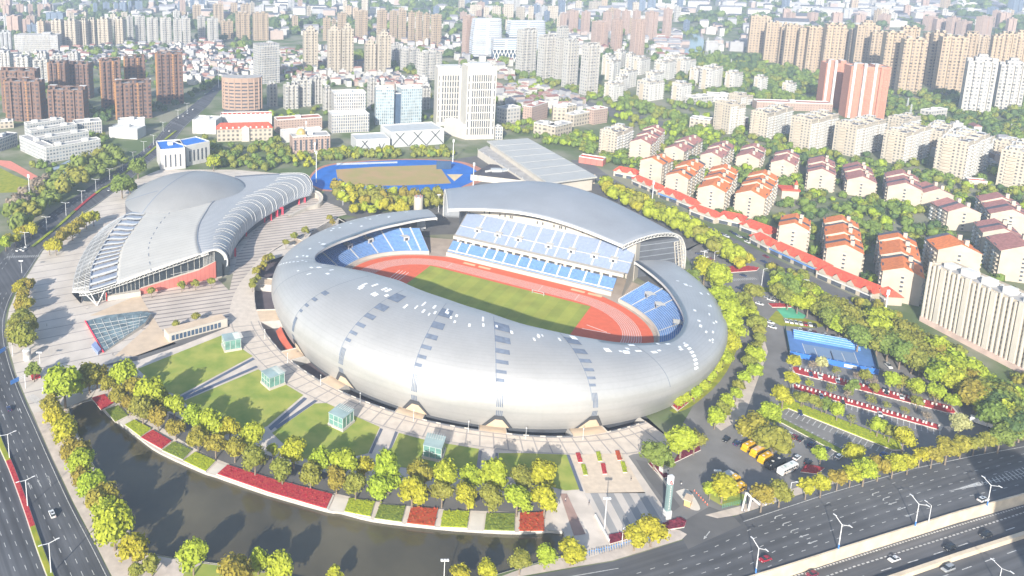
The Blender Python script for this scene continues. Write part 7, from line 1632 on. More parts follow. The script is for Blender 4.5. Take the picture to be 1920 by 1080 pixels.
for x, y, c, lb in ((1394, 518, 'navy', 'dark car on the zebra crossing beside the red island'), (1404, 540, 'black', 'black car below the zebra crossing'), (1386, 542, 'navy', 'navy car at the top of the narrow tree strip'), (1388, 556, 'navy', 'navy car second at the top of the narrow tree strip'), (1424, 571, 'white', 'white car beside the round lime tree of the strip'), (1413, 590, 'blue', 'blue car deep in the narrow tree strip'), (1444, 606, 'white', 'upper white car between strip and court'), (1448, 615, 'white', 'lower white car between strip and court'), (1462, 549, 'white', 'white car turning below the green corner lawn'), (1440, 560, 'grey', 'grey car at the corner of the play area'), (1446, 564, 'white', 'white car at the corner of the play area'), (1456, 560, 'white', 'white van-like car by the red play bed'), (1407, 571, 'navy', 'navy car beside the strip kerb')): car(x, y, (x+9, y+3), c, lb, G7)
G8 = 'cars in front of the shops'
for i, (x, y, c) in enumerate(((1307, 417, 'navy'), (1325, 427, 'silver'), (1334, 433, 'black'), (1346, 436, 'navy'), (1352, 440, 'navy'), (1362, 444, 'white'), (1371, 436, 'black'), (1378, 440, 'navy'), (1386, 445, 'silver'), (1395, 447, 'black'), (1401, 455, 'white'), (1432, 492, 'navy'), (1455, 498, 'black'), (1436, 482, 'maroon'), (1290, 409, 'white'), (1510, 525, 'silver'), (1530, 537, 'black'))): car(x, y, (x+8, y+4), c, f'{c} car, {ORD[i]} listed along the red shops', G8, detail=False)
G9 = 'cars on the upper boulevard'
for i, (x, y, c) in enumerate(((34, 470, 'white'), (41, 468, 'white'), (50, 463, 'white'), (46, 470, 'silver'), (205, 357, 'silver'), (335, 221, 'white'), (344, 218, 'white'), (352, 213, 'silver'), (362, 206, 'white'), (372, 190, 'navy'), (300, 280, 'white'), (282, 276, 'maroon'), (318, 246, 'white'), (385, 176, 'white'), (400, 170, 'silver'), (262, 300, 'black'))): car(x, y, (x+10, y-8), c, f'{c} car, {ORD[i]} noted on the upper boulevard from the plaza crossing', G9, detail=False)
# buses
def bus(px, py, to, c, label, group, L=9., stripe=None, hood=0., roof=None):
    p = P(px, py); q = P(*to); a = atan2(q.y-p.y, q.x-p.x); t = empty('bus', (p.x, p.y, .06), label, 'bus', group, a); mt = paint(c); Wd, H = 2.5, 3.0
    mb = MB(); e = .18
    prof = [(-L/2, .4), (-L/2, H-.3), (-L/2+.3, H), (L/2-hood-.45, H), (L/2-hood-.1, H-.45), (L/2-hood, 1.5), (L/2, 1.35 if hood else 1.2), (L/2, .4)]
    mb.grid([[(x, y, z-(.16 if abs(y) > 1.2 and z > 2.5 else 0)) for x, z in prof] for y in (-Wd/2, -Wd/2+e, Wd/2-e, Wd/2)], mt)
    for y in (-Wd/2, Wd/2): w_ = [(x, y, z-(.16 if z > 2.5 else 0)) for x, z in prof]; mb.poly(w_ if y > 0 else w_[::-1], mt)
    bd_ = mb.build('body', t)
    if roof: mb = MB(); mb.box((-.3, 0, H+.01), (L-hood-1.6, Wd-.5, .05), roof); mb.build('roof_panel', t)
    n = 6
    for sy in (-1, 1):
        for k in range(n): mb = MB(); x = -L/2+.5+(L-hood-1.4)*(k+.5)/n; mb.box((x, sy*(Wd/2+.01), 1.55), ((L-hood-1.6)/n*.82, .05, .8), m_cglass); mb.build('window', bd_)
        if stripe: mb = MB(); mb.box((-.1, sy*(Wd/2+.02), 1.0), (L-.6, .04, .16), stripe); mb.build('side_stripe', bd_)
    mb = MB(); x = L/2-hood-.02; mb.poly([(x+.02, -1.05, 1.5), (x+.02, 1.05, 1.5), (x-.18, 1., 2.5), (x-.18, -1., 2.5)], m_cglass); mb.build('windscreen', bd_)
    for k in range(2): mb = MB(); mb.box((-L*.22+k*L*.4, 0, H+.02), (.9, .8, .12), m_trim if c != 'white' else M('pale_green_roof', 0)); mb.build('roof_hatch', bd_)
    for sx in (-.3, .32):
        for sy in (-1, 1): mb = MB(); mb.tube((L*sx, sy*1.02, .48), (L*sx, sy*1.27, .48), .48, .48, m_tyre, 12); mb.build('wheel', t)
    return t
BG = 'buses parked side by side'
pk = M('peach_roof', (.72, .47, .28), .6, var=.05)
bus(1403, 842, (1385, 852), 'yellow', 'yellow school bus at the left end of the parked row', BG, 7.6, m_under, .7); bus(1419, 852, (1401, 862), 'yellow', 'yellow school bus with a faded peach roof, second in the parked row', BG, 7.6, m_under, .7, pk); bus(1434, 864, (1416, 874), 'yellow', 'yellow school bus beside the black coach', BG, 7.6, m_under, .7)
bus(1453, 874, (1434, 883), 'black', 'black coach between the yellow and the white bus', BG, 10.5); bus(1476, 884, (1457, 893), 'white', 'white coach with brown windows at the right end of the parked row', BG, 10.5, M('brown_stripe', (.4, .22, .12), .6))
bus(1384, 921, (1366, 930), 'yellow', 'yellow school bus standing alone behind the gate fence', 'yellow buses at the gate', 7., m_under, .7); bus(1374, 906, (1358, 914), 'yellow', 'yellow bus half hidden by the gate island tree', 'yellow buses at the gate', 6., m_under, .5)
t_ = P(1840, 797); t = empty('truck', (t_.x, t_.y, .06), 'white box truck with a lime green panel at the right edge of the parking', 'truck', None, atan2((P(1858, 803)-t_).y, (P(1858, 803)-t_).x))
mb = MB(); mb.box((-1.2, 0, .7), (6., 2.3, 2.3), M('truck_white', (.7, .7, .7), .5)); mb.build('cargo_box', t); mb = MB(); mb.box((2.9, 0, .5), (1.9, 2.2, 2.0), M('truck_white', 0)); mb.build('cab', t); mb = MB(); mb.box((1., 0, 3.01), (1.2, 2.0, .05), m_bed_lime); mb.build('roof_panel', t); mb = MB(); mb.box((3.6, 0, 1.5), (.5, 2.05, .8), m_cglass); mb.build('windscreen', t)
for sx in (-2.8, 2.8):
    for sy in (-1, 1): mb = MB(); mb.tube((sx, sy*.95, .48), (sx, sy*1.2, .48), .48, .48, m_tyre, 12); mb.build('wheel', t)
# ------------------------------------------------------------------ street lamps and masts
m_pole = M('white_pole', (.72, .73, .74), .5, .1, var=0); m_blue = M('blue_base', (.06, .2, .55), .6, var=0)
def lamp(px, yb, yt, kind, label, group, z=0., a=0., h=None):
    p = P(px, yb, z); h = h or HT(px, yb, yt); t = empty('street_lamp', (p.x, p.y, z), label, 'street lamp', group, a); r = max(.11, h*.013)
    mb = MB(); mb.tube((0, 0, 0), (0, 0, h*.9 if kind == 'Y' else h), r*1.25, r*.8, m_pole, 7); mb.build('pole', t)
    if kind == 'Y':
        mb = MB(); mb.tube((0, 0, 0), (0, 0, 1.9), r*1.7, r*1.6, m_blue, 7); mb.build('pole_base', t)
        for s_ in (1, -1):
            mb = MB(); mb.tube((0, 0, h*.88), (s_*2.6, 0, h*1.02), r*.9, r*.7, m_pole, 5); ar_ = mb.build('arm', t)
            mb = MB(); mb.box((s_*3.0, 0, h*1.03), (1.3, .4, .16), m_pole); mb.build('lamp_head', ar_)
    elif kind == 'T':
        for s_ in (1, -1):
            mb = MB(); mb.tube((0, 0, h*.985), (s_*2.5, 0, h*1.02), r*.75, r*.6, m_pole, 5); ar_ = mb.build('arm', t)
            mb = MB(); mb.box((s_*3.0, 0, h*1.02), (1.3, .38, .15), m_pole); mb.build('lamp_head', ar_)
    elif kind == 'H':
        mb = MB(); mb.box((0, 0, h), (2.6, .3, .25), m_pole); ar_ = mb.build('arm', t)
        for s_ in (-1, 0, 1): mb = MB(); mb.box((s_*1.0, -.15, h+.2), (.8, .6, .55), m_pole); mb.build('lamp_head', ar_)
    elif kind == 'L':
        mb = MB(); mb.tube((0, 0, h), (1.8, 0, h*1.04), r*.7, r*.6, m_pole, 5); ar_ = mb.build('arm', t); mb = MB(); mb.box((2.1, 0, h*1.04), (1., .35, .15), m_pole); mb.build('lamp_head', ar_)
    return t
wn = P(1575, 1033)-P(1478, 1064); wa = atan2(wn.y, wn.x)+pi/2
for i, (x, yb, yt) in enumerate(((1417, 1074, 1022), (1572, 1029, 978), (1716, 986, 940), (1851, 948, 905))): lamp(x, yb, yt, 'Y', f'white Y-shaped lamp with a blue base, {ORD[i]} from the left on the highway wall', 'Y-shaped highway lamps', .8, wa)
lamp(1741, 979, 948, 'L', 'white single-arm pole between two Y-shaped lamps on the highway wall', None, .8, wa); lamp(1873, 1092, 1062, 'Y', 'Y-shaped lamp beyond the lower barrier at the bottom right', None, -2.2, wa)
for i, (x, yb, yt) in enumerate(((18, 860, 814), (52, 951, 900), (96, 1076, 1018))): lamp(x, yb, yt, 'T', f'double-arm lamp in the lower boulevard median, {ORD[i]} from the top', 'double-arm lamps of the lower boulevard', .3, la+pi/2)
bl = P(150, 388)-P(207, 346); ba = atan2(bl.y, bl.x)+pi/2
for i, (x, yt) in enumerate(((47, 442), (87, 412), (123, 385), (153, 362), (179, 340), (205, 320), (229, 303), (249, 288), (269, 268), (287, 256), (305, 231), (333, 208), (350, 195))): lamp(x+1, yt+21-i*.55, yt, 'T', f'double-arm lamp in the upper boulevard median, {ORD[i]} from the plaza crossing', 'double-arm lamps of the upper boulevard', 0, ba, 11.)
for x, yb, yt, k, lb in ((1133, 994, 936, 'H', 'tall plaza light with three heads on the striped forecourt'), (832, 1098, 1052, 'H', 'light mast with a double head on the south bank, cut by the bottom edge'), (1342, 912, 884, 'H', 'plaza light rising behind the gate island tree'), (52, 642, 606, 'H', 'plaza light before the big clump of the plaza edge'), (75, 682, 662, 'H', 'plaza light right of the grey advertising pillar'), (80, 738, 727, 'L', 'short lamp by the pavement crossing on the left'), (41, 512, 490, 'H', 'plaza light by the autumn clump at the road bend'), (1391, 818, 800, 'L', 'slim lamp on the tip of the tree strip'), (1402, 812, 790, 'L', 'second slim lamp near the tip of the tree strip'), (1166, 1020, 990, 'L', 'bent-arm lamp at the highway kerb below the forecourt'), (1480, 935, 905, 'L', 'bent-arm lamp behind the first street trees'), (1745, 860, 838, 'L', 'bent-arm lamp in the middle of the highway row'), (1864, 830, 810, 'L', 'bent-arm lamp near the right end of the highway row'), (1634, 886, 870, 'L', 'bent-arm lamp among the golden street trees'),
                      (1318, 505, 470, 'L', 'lamp in the lot beside the grandstand roof foot, left one'), (1338, 498, 472, 'L', 'lamp in the lot beside the grandstand roof foot, right one'), (1347, 545, 535, 'L', 'short lamp between the round verge trees'), (643, 385, 358, 'H', 'light on the bend of the drive below the grove'), (822, 398, 366, 'H', 'light right of the round white vent tower'), (1428, 535, 505, 'L', 'small lamp on the green corner lawn')): lamp(x, yb, yt, k, lb, None)
for i, t_ in enumerate((-128, -116, -104.5, -94, -82, -71, -60, -49)):
    p = SP(t_, RM(t_)+3); t = empty('street_lamp', (p.x, p.y, .1), f'slim white post light on the ring deck, {ORD[i]} from the left', 'street lamp', 'post lights on the ring deck'); mb = MB(); mb.tube((0, 0, 0), (0, 0, 5.5), .09, .07, m_pole, 5); mb.build('pole', t); mb = MB(); mb.box((0, 0, 5.5), (.5, .5, .2), m_pole); mb.build('lamp_head', t)
for x, yb, yt, lb in ((593, 342, 284, 'floodlight mast at the left bend of the blue field'), (590, 288, 268, 'shorter mast behind the left end of the blue field'), (849, 304, 262, 'slender mast behind the right end of the blue field'), (887, 352, 306, 'slender mast at the near right bend of the blue field'), (574, 280, 228, 'tall white mast by the domed pink building'), (57, 384, 328, 'tall white mast of the left sports ground'), (1221, 396, 340, 'tall mast behind the right slope of the grandstand roof'), (1656, 610, 545, 'tall pale mast rising from the upper parking belt'), (410, 165, 115, 'thin mast left of the gridded white office')):
    p = P(x, yb); h = HT(x, yb, yt); t = empty('floodlight_mast', (p.x, p.y, 0), lb, 'mast'); mb = MB(); mb.tube((0, 0, 0), (0, 0, h), .42, .22, m_pole, 8); mb.build('pole', t)
    mb = MB(); mb.box((0, 0, h-2.5), (1.6, .5, 3), m_pole); mb.build('lamp_rack', t)
# lattice pylons of the power line
for i, (x, yb, yt) in enumerate(((1324, 110, 70), (1332, 110, 92), (1349, 100, 60), (1370, 125, 110), (1700, 208, 183), (1705, 226, 195), (1895, 245, 232))):
    p = P(x, yb); h = HT(x, yb, yt); t = empty('power_pylon', (p.x, p.y, 0), f'lattice power pylon, {ORD[i]} from the river', 'pylon', 'power pylons'); mb = MB(); r = h*.09
    for a_ in range(4):
        c, s_ = cos(a_*pi/2+.78), sin(a_*pi/2+.78); c2, s2 = cos(a_*pi/2+2.35), sin(a_*pi/2+2.35); mb.tube((c*r, s_*r, 0), (c*r*.15, s_*r*.15, h), .22, .15, m_zinc, 4)
        for k in range(6): f0, f1 = 1-.85*k/6, 1-.85*(k+1)/6; mb.tube((c*r*f0, s_*r*f0, h*k/6), (c2*r*f1, s2*r*f1, h*(k+1)/6), .13, .13, m_zinc, 4)
    for z in (.68, .8, .92): mb.tube((-r*.9, 0, h*z), (r*.9, 0, h*z), .2, .2, m_zinc, 4)
    mb.build('lattice', t)
# ------------------------------------------------------------------ signs, booths, gates
m_teal = M('teal_panel', (.17, .25, .25), .5, var=.1); m_redp = M('red_mark', (.6, .06, .06), .5, var=0)
def pylon(px, yb, yt, wd, label, a):
    p = P(px, yb); h = HT(px, yb, yt); t = empty('sign_pylon', (p.x, p.y, 0), label, 'sign', 'tall sign pylons', a)
    mb = MB(); mb.box((0, 0, 0), (wd*1.25, wd, h*.2), M('grey_stone', (.5, .5, .5), .8)); mb.build('sign_base', t)
    mb = MB(); mb.box((0, 0, h*.2), (wd, wd*.6, h*.62), m_teal); sp_ = mb.build('sign_panel', t)
    mb = MB(); mb.box((0, 0, h*.82), (wd, wd*.62, h*.18), M('pale_grey_panel', (.6, .62, .66), .6)); sh_ = mb.build('sign_head', t)
    mb = MB(); y = -wd*.31-.04
    mb.box((-.1*wd, y, h*.84), (wd*.4, .05, h*.07), m_redp); mb.box((.15*wd, y, h*.82), (wd*.3, .05, h*.06), m_redp); mb.box((.05*wd, y-.03, h*.85), (wd*.2, .05, h*.03), m_trim); mb.build('emblem', sh_)
    mb = MB(); rr = random.Random(5)
    for k in range(10):
        z0 = h*(.24+.056*k); s_ = h*.042
        for j in range(3): mb.box((rr.uniform(-.03, .03)*wd, y, z0+s_*(.1+.36*j)), (wd*.24*rr.uniform(.6, 1), .05, s_*.16), m_trim)
        mb.box((rr.uniform(-.06, .06)*wd, y-.01, z0), (wd*.05, .05, s_*.95), m_trim)
    mb.build('lettering', sp_)
pylon(1250, 972, 892, 2.0, 'tall teal sign pylon with red emblem and white vertical lettering by the south-east gate', .25); pylon(126, 826, 793, 3.0, 'teal sign pylon with red emblem and white lettering on the pond west bank', .1)
def gantry(px, py, sx, sy, label):
    p = P(px, py); q = P(sx, sy, 6.2); t = empty('road_sign', (p.x, p.y, 0), label, 'road sign', 'blue road signs on the boulevard'); d = Vector((q.x-p.x, q.y-p.y, 0)); a = atan2(d.y, d.x)
    mb = MB(); mb.tube((0, 0, 0), (0, 0, 7.4), .16, .12, m_pole, 6)
    for z in (6.4, 7.2): mb.tube((0, 0, z), (d.x*.9, d.y*.9, z), .08, .07, m_pole, 5)
    mb.build('pole', t)
    mb = MB(); mb.box((d.x, d.y, 5.7), (4.6, .12, 2.2), m_blue, a); sb_ = mb.build('sign_board', t); mb = MB(); nx, ny = sin(a)*.1, -cos(a)*.1
    for k in range(4): u = -1.6+k*.95; mb.box((d.x+u*cos(a)+nx, d.y+u*sin(a)+ny, 6.8), (.6, .04, .6), m_trim, a)
    mb.box((d.x+nx, d.y+ny, 6.1), (3.2, .04, .18), m_trim, a); mb.box((d.x+nx, d.y+ny, 6.0), (.18, .04, .7), m_trim, a); mb.build('lettering', sb_)
gantry(24, 668, 4, 659, 'upper blue road sign board cut by the left edge'); gantry(48, 728, 28, 716, 'lower blue road sign board over the boulevard')
p = P(51, 674); t = empty('advertising_pillar', (p.x, p.y, 0), 'round white and grey advertising pillar on the left plaza', 'pillar'); mb = MB(); mb.tube((0, 0, 0), (0, 0, 3.2), 1.9, 1.9, m_trim, 16); mb.build('pillar_base', t); mb = MB(); mb.tube((0, 0, 3.2), (0, 0, 5.4), 2.1, 2.1, m_roofg, 16); mb.build('display_band', t); mb = MB(); mb.tube((0, 0, 5.4), (0, 0, 6.2), 2.2, 1.6, m_trim, 16); mb.build('pillar_cap', t)
bed('planter_box', [(57, 704), (73, 702), (77, 710), (60, 715)], 1.2, m_bed_red, 'red planter box holding a single tree near the boulevard', 'planter')
bed('flower_island', [(1215, 870), (1230, 862), (1254, 895), (1242, 899)], .5, m_bed_dark, 'maroon triangular bed with a red tip beside the underpass drive'); bed('flower_island', [(1262, 870), (1285, 830), (1312, 838), (1314, 845)], .5, m_bed_dark, 'maroon bed under the lime tree beside the deck end')
bed('flower_island', [(1258, 762), (1300, 742), (1352, 680), (1362, 660), (1350, 690), (1310, 742), (1270, 772)], .4, m_bed_red, 'narrow red and green verge bed curving along the stadium right side'); bed('flower_island', [(1355, 505), (1368, 512), (1420, 508), (1424, 503), (1400, 500), (1372, 500)], .5, m_bed_red, 'red crescent bed under the big trees by the zebra crossing')
bed('flower_island', [(1240, 985), (1255, 978), (1276, 972), (1287, 978), (1283, 990), (1250, 995)], .5, m_bed_dark, 'maroon bed at the gate corner below the tall sign'); bed('flower_island', [(1140, 1005), (1240, 988), (1242, 994), (1142, 1022)], .5, m_bed_dark, 'long maroon bed along the lower edge of the striped forecourt')
bed('flower_island', [(1500, 886), (1512, 872), (1546, 879), (1532, 890)], .5, m_bed_red, 'crimson bed at the rear of the white coach'); bed('hedge_strip', [(1480, 690), (1486, 688), (1788, 765), (1798, 778), (1780, 776), (1488, 700)], .5, m_bed_red, 'upper red planted strip between the parking bays', 'hedge'); bed('hedge_strip', [(1485, 722), (1490, 720), (1768, 801), (1764, 808), (1486, 730)], .5, m_bed_red, 'lower red planted strip between the parking bays', 'hedge')
bed('hedge_strip', [(1458, 758), (1480, 752), (1690, 832), (1696, 846), (1676, 846), (1475, 766), (1456, 770)], .8, m_bed_lime, 'yellow-lime hedge strip between the lower parking bays', 'hedge'); bed('hedge_strip', [(1450, 786), (1458, 783), (1585, 848), (1578, 854)], .6, m_bed_green, 'green hedge strip above the parked navy and white cars', 'hedge')
for nm_, a_, b_ in (('upper', (1494, 694), (1782, 770)), ('lower', (1492, 727), (1762, 804))):
    pa, pb = P(*a_), P(*b_); 
    for k in range(30):
        v = pa.lerp(pb, (k+random.uniform(.2, .8))/30); t = empty('marker_post', (v.x, v.y, .4), f'small white post standing in the {nm_} red planted strip', 'post', f'white posts of the {nm_} red strip'); mb = MB(); mb.box((0, 0, 0), (.7, .3, 1.5), m_trim); mb.build('post', t)
sheet('verge', [(1440, 600), (1455, 583), (1520, 600), (1545, 606), (1543, 612), (1530, 615), (1465, 611)], .08, m_grass2); sheet('verge', [(1320, 915), (1335, 903), (1356, 912), (1400, 930), (1385, 948), (1352, 948), (1330, 935)], .08, m_grass); sheet('verge', [(1330, 790), (1352, 808), (1395, 782), (1440, 660), (1422, 600), (1395, 545), (1390, 560), (1418, 640), (1400, 710), (1365, 760)], .08, m_walk); sheet('verge', [(1420, 538), (1450, 540), (1452, 546), (1432, 548), (1415, 544)], .08, m_grass2)
sheet('verge', smooth([(1255, 770), (1310, 735), (1350, 680), (1368, 620), (1352, 560), (1320, 515), (1300, 500), (1318, 480), (1360, 540), (1390, 600), (1380, 660), (1350, 715), (1300, 760), (1265, 775)], 3), .075, m_grass2)
sheet('play_surface', [(1456, 580), (1478, 575), (1512, 592), (1506, 598), (1470, 596)], .11, M('green_play_mat', (.10, .42, .26), .8)); bed('flower_island', [(1440, 570), (1478, 571), (1484, 577), (1448, 577)], .5, m_bed_red, 'red bed at the play area by the car park corner')
mb = MB(); q = W(smooth([(1214, 856), (1225, 878), (1245, 905), (1255, 925)], 4)); mb.grid([[(v.x, v.y, .05) for v in q], [(v.x, v.y, 1.1) for v in q], [(v.x, v.y, 1.1) for v in [Vector((*k, 0)) for k in offs(q, .4)]], [(v.x, v.y, .05) for v in [Vector((*k, 0)) for k in offs(q, .4)]]], m_pale); tag(mb.build('drive_wall'), 'low pale wall between terrace and underpass drive', 'wall')
sheet('underpass_drive', [(1192, 862), (1212, 866), (1275, 950), (1262, 960), (1215, 900)], .13, m_road2)
p = P(1290, 945); t = empty('gate_booth', (p.x, p.y, .05), 'orange-tan gate booth on its island at the south-east entrance', 'booth', None, .9); mb = MB(); mb.box((0, 0, 0), (3.8, 2.2, 2.6), M('orange_tan', (.6, .38, .16), .7)); bw_ = mb.build('booth_wall', t); mb = MB(); mb.box((0, 0, 2.6), (4.4, 2.8, .3), m_tan); mb.build('booth_roof', t); mb = MB(); mb.box((0, -1.12, 1.1), (2.8, .1, 1.), m_win); mb.build('window', bw_)
sheet('gate_island', smooth([(1267, 922), (1290, 918), (1312, 950), (1308, 958), (1295, 955)], 3), .12, m_pale)
p = P(1244, 886); t = empty('guard_booth', (p.x, p.y, .05), 'small white booth at the red tip of the underpass island', 'booth', None, .3); mb = MB(); mb.box((0, 0, 0), (3, 2.2, 2.5), m_trim); bw_ = mb.build('booth_wall', t); mb = MB(); mb.box((1.2, -1.12, 1.), (.5, .1, .9), m_win); mb.build('window', bw_)
p = P(1364, 902); t = empty('bus_shelter', (p.x, p.y, .05), 'white roofed kiosk behind the gate island tree', 'kiosk', None, .5); mb = MB(); mb.box((0, 0, 0), (5, 3, 2.6), m_parap); mb.build('kiosk_wall', t); mb = MB(); mb.box((0, 0, 2.6), (6.5, 4, .35), m_trim); mb.build('kiosk_roof', t)
for i, (x, y) in enumerate(((1391, 957), (1403, 957))):
    p = P(x, y); t = empty('gate_post', (p.x, p.y, 0), ('left' if i == 0 else 'right')+' slanted white gate post at the bus park fence', 'gate post', 'white gate posts'); mb = MB(); mb.tube((0, 0, 0), (1.2, .5, 7.5), .35, .35, m_trim, 6); mb.build('post', t); mb = MB(); mb.tube((1.2, .5, 7.5), (6, -1, 3.4), .4, .4, m_trim, 6); mb.build('brace', t)
m_cone = M('cone_red', (.6, .12, .06), .6, var=0)
for i in range(7):
    x, y = lerp(1302, 1326, i/6), lerp(921, 947, i/6); p = P(x, y); t = empty('traffic_cone', (p.x, p.y, .08), 'red and white traffic cone in the line dividing the gate lanes', 'traffic cone', 'cones dividing the gate lanes'); mb = MB(); mb.box((0, 0, 0), (.5, .5, .06), m_cone); mb.tube((0, 0, .06), (0, 0, .45), .22, .12, m_cone, 8); mb.tube((0, 0, .45), (0, 0, .65), .12, .09, m_trim, 8); mb.tube((0, 0, .65), (0, 0, .85), .09, .04, m_cone, 8); mb.build('cone_body', t)
mb = MB(); f0, f1 = P(1354, 953), P(1398, 942); dd = f1-f0; aa = atan2(dd.y, dd.x)
for k in range(14): v = f0.lerp(f1, k/13); mb.tube((v.x, v.y, 0), (v.x, v.y, 1.7), .06, .06, M('green_fence', (.12, .3, .2), .6), 4)
for z in (.3, .9, 1.6): mb.tube((f0.x, f0.y, z), (f1.x, f1.y, z), .05, .05, M('green_fence', 0), 4)
tag(mb.build('fence'), 'low green fence in front of the lone yellow school bus', 'fence')
# blue bicycles rank at the kerb
BK = None
for i in range(26):
    x, y = lerp(1100, 1216, i/25), lerp(1042, 1013, i/25)+random.uniform(-1, 1); p = P(x, y)
    t = empty('bicycle', (p.x, p.y, .1), 'blue shared bicycle in the long rank by the highway kerb', 'bicycle', 'blue bicycles at the kerb', random.uniform(1.2, 1.6))
    if BK is None:
        mb = MB(); m_bk = M('bike_blue', (.08, .28, .62), .5, var=0)
        for a_, b_ in (((-.5, 0, .35), (-.15, 0, .75)), ((-.15, 0, .75), (.42, 0, .78)), ((.42, 0, .95), (.52, 0, .35)), ((-.5, 0, .35), (0, 0, .35)), ((0, 0, .35), (.42, 0, .78)), ((-.15, 0, .95), (0, 0, .35)), ((.42, -.28, .98), (.42, .28, .98))): mb.tube(a_, b_, .05, .05, m_bk, 4)
        mb.box((-.17, 0, .92), (.28, .18, .08), m_tyre); mb.box((.6, 0, .75), (.3, .3, .25), m_bk)
        o1 = mb.build('frame', t); w_ = MB()
        for k in range(12):
            a0, a1 = 2*pi*k/12, 2*pi*(k+1)/12; w_.tube((.34*cos(a0), 0, .34*sin(a0)), (.34*cos(a1), 0, .34*sin(a1)), .04, .04, m_tyre, 4)
        o2 = w_.build('wheel', t, loc=(-.5, 0, .35)); o3 = bpy.data.objects.new('wheel', o2.data); COL.objects.link(o3); o3.parent = t; o3.location = (.52, 0, .35); BK = (o1, o2, o3)
    else:
        for o in BK: c = o.copy(); COL.objects.link(c); c.parent = t
# ------------------------------------------------------------------ people
def person_mesh(shirt, legs, stride):
    J = [(0, 0, .95), (0, 0, 1.18), (0, 0, 1.42), (0, 0, 1.52), (0, 0, 1.63), (0, 0, 1.72), (.09, 0, .92), (.12+0, stride*.5, .5), (.12, stride, .07), (.12, stride+.14, .03), (-.09, 0, .92), (-.12, -stride*.4, .5), (-.12, -stride, .1), (-.12, -stride+.13, .03), (.19, 0, 1.4), (.25, -.05-stride*.3, 1.14), (.25, .05-stride*.4, .88), (-.19, 0, 1.4), (-.25, -.05+stride*.3, 1.14), (-.25, .05+stride*.4, .88)]
    Ed = [(0, 1), (1, 2), (2, 3), (3, 4), (4, 5), (0, 6), (6, 7), (7, 8), (8, 9), (0, 10), (10, 11), (11, 12), (12, 13), (2, 14), (14, 15), (15, 16), (2, 17), (17, 18), (18, 19)]
    R = [.15, .14, .15, .06, .1, .08, .09, .065, .05, .04, .09, .065, .05, .04, .065, .05, .035, .065, .05, .035]
    me = bpy.data.meshes.new('person'); me.from_pydata(J, Ed, []); me.update()
    o = bpy.data.objects.new('person', me); COL.objects.link(o); md = o.modifiers.new('skin', 'SKIN'); o.modifiers.new('sub', 'SUBSURF').levels = 1
    for i, r in enumerate(R): me.skin_vertices[0].data[i].radius = (r, r*.8)
    me.skin_vertices[0].data[0].use_root = True
    dg = bpy.context.evaluated_depsgraph_get(); m2 = bpy.data.meshes.new_from_object(o.evaluated_get(dg)); bpy.data.objects.remove(o)
    m2.materials.clear(); [m2.materials.append(x) for x in (M('skin_tone', (.45, .28, .2), .6, var=0), shirt, legs, M('dark_hair', (.02, .015, .012), .7, var=0))]
    for p in m2.polygons:
        c = p.center; p.material_index = 3 if c.z > 1.66 or (c.z > 1.56 and c.y < -.02) else 0 if c.z > 1.48 else 1 if c.z > .92 else 2
        if abs(c.x) > .2 and c.z < .95: p.material_index = 0
        p.use_smooth = True
    return m2
PM = [person_mesh(m_trim, M('navy_cloth', (.03, .04, .08), .9, var=0), .22), person_mesh(M('dark_cloth', (.03, .03, .035), .9, var=0), M('grey_cloth', (.12, .12, .13), .9, var=0), .15), person_mesh(M('red_cloth', (.45, .05, .05), .9, var=0), M('navy_cloth', 0), .2)]
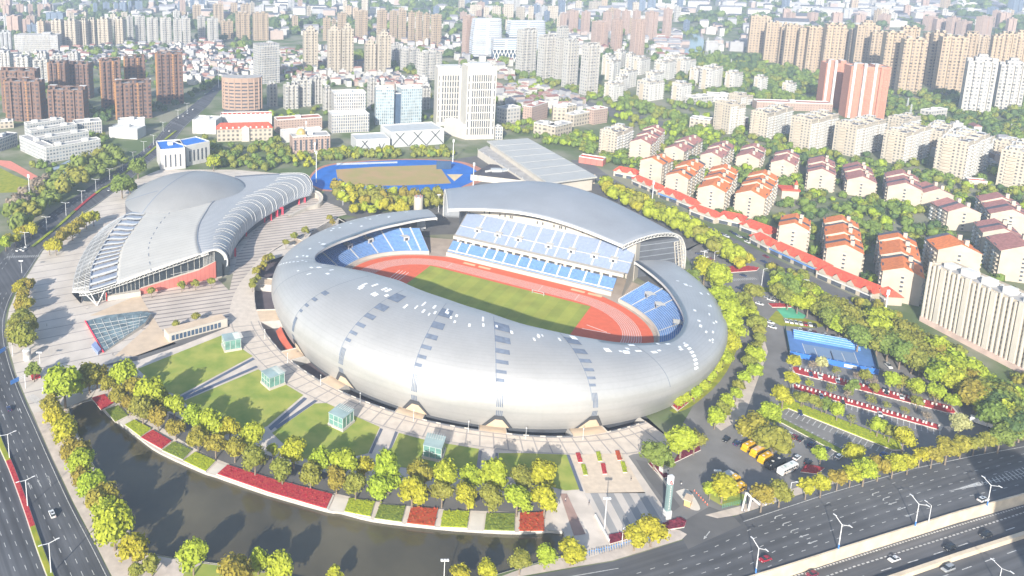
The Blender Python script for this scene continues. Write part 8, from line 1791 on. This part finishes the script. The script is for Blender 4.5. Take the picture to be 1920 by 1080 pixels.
for x, y, k, a, lb in ((162, 997, 1, 2.6, 'person in dark clothes walking on the boulevard pavement by the pond'), (1060, 941, 0, 1., 'person in white walking on the red paved walk'), (1277, 912, 0, .4, 'person in a white top standing at the gate road'), (1183, 902, 1, 2., 'person in dark clothes at the foot of the stone terrace'), (88, 612, 1, 2., 'person in dark clothes on the plaza near the big clump'), (212, 668, 1, 1., 'person in dark clothes beside the lawn drive'), (100, 760, 2, 1., 'person in red by the north-west crossing'), (163, 580, 0, 1., 'person in white near the splayed column of the arena'), (1104, 948, 1, .5, 'person in dark clothes on the striped forecourt edge'), (1395, 962, 0, 1.5, 'person in a white top by the gate posts')):
    p = P(x, y); o = bpy.data.objects.new('person', PM[k]); COL.objects.link(o); o.location = (p.x, p.y, .14); o.rotation_euler = (0, 0, a); tag(o, lb, 'person')
# tower standing outside the frame whose shade falls over the highway
sh = P(1812, 856); sdir = Vector((sin(SUN_AZ), cos(SUN_AZ), 0)); wdt = 34.; hh = 92.
base = sh-sdir*(hh/tan(SUN_EL))+Vector((cos(SUN_AZ), -sin(SUN_AZ), 0))*(wdt/2)
t = empty('tower_block', (base.x, base.y, -4.), 'high tower standing beyond the highway, outside the view', 'tower', None, -SUN_AZ); mb = MB(); mb.box((0, 0, 0), (wdt, 18, hh+4), ftower('cream'), top=m_roofg); mb.build('wall', t); mb = MB(); mb.box((0, 0, hh+4), (10, 8, 4), ftower('cream')); mb.build('roof_house', t)
# ------------------------------------------------------------------ air
mb = MB(); mb.box((0, 3600, -6.), (21000, 8800, 240), None) if False else None
hz = bpy.data.materials.new('haze_air'); hz.use_nodes = True; nn = hz.node_tree.nodes; nn.remove(nn['Principled BSDF']); pv = nn.new('ShaderNodeVolumePrincipled'); pv.inputs['Color'].default_value = (.64, .78, 1, 1); pv.inputs['Density'].default_value = .00019; pv.inputs['Anisotropy'].default_value = 0.
hz.node_tree.links.new(pv.outputs[0], nn['Material Output'].inputs['Volume'])
me = bpy.data.meshes.new('haze'); bm = bmesh.new(); bmesh.ops.create_cube(bm, size=1); bm.to_mesh(me); bm.free(); me.materials.append(hz); o = bpy.data.objects.new('haze', me); COL.objects.link(o); o.location = (0, 4000, 112); o.scale = (18400, 10400, 236); tag(o, 'thin blue haze over the whole town', None, None, 'stuff')
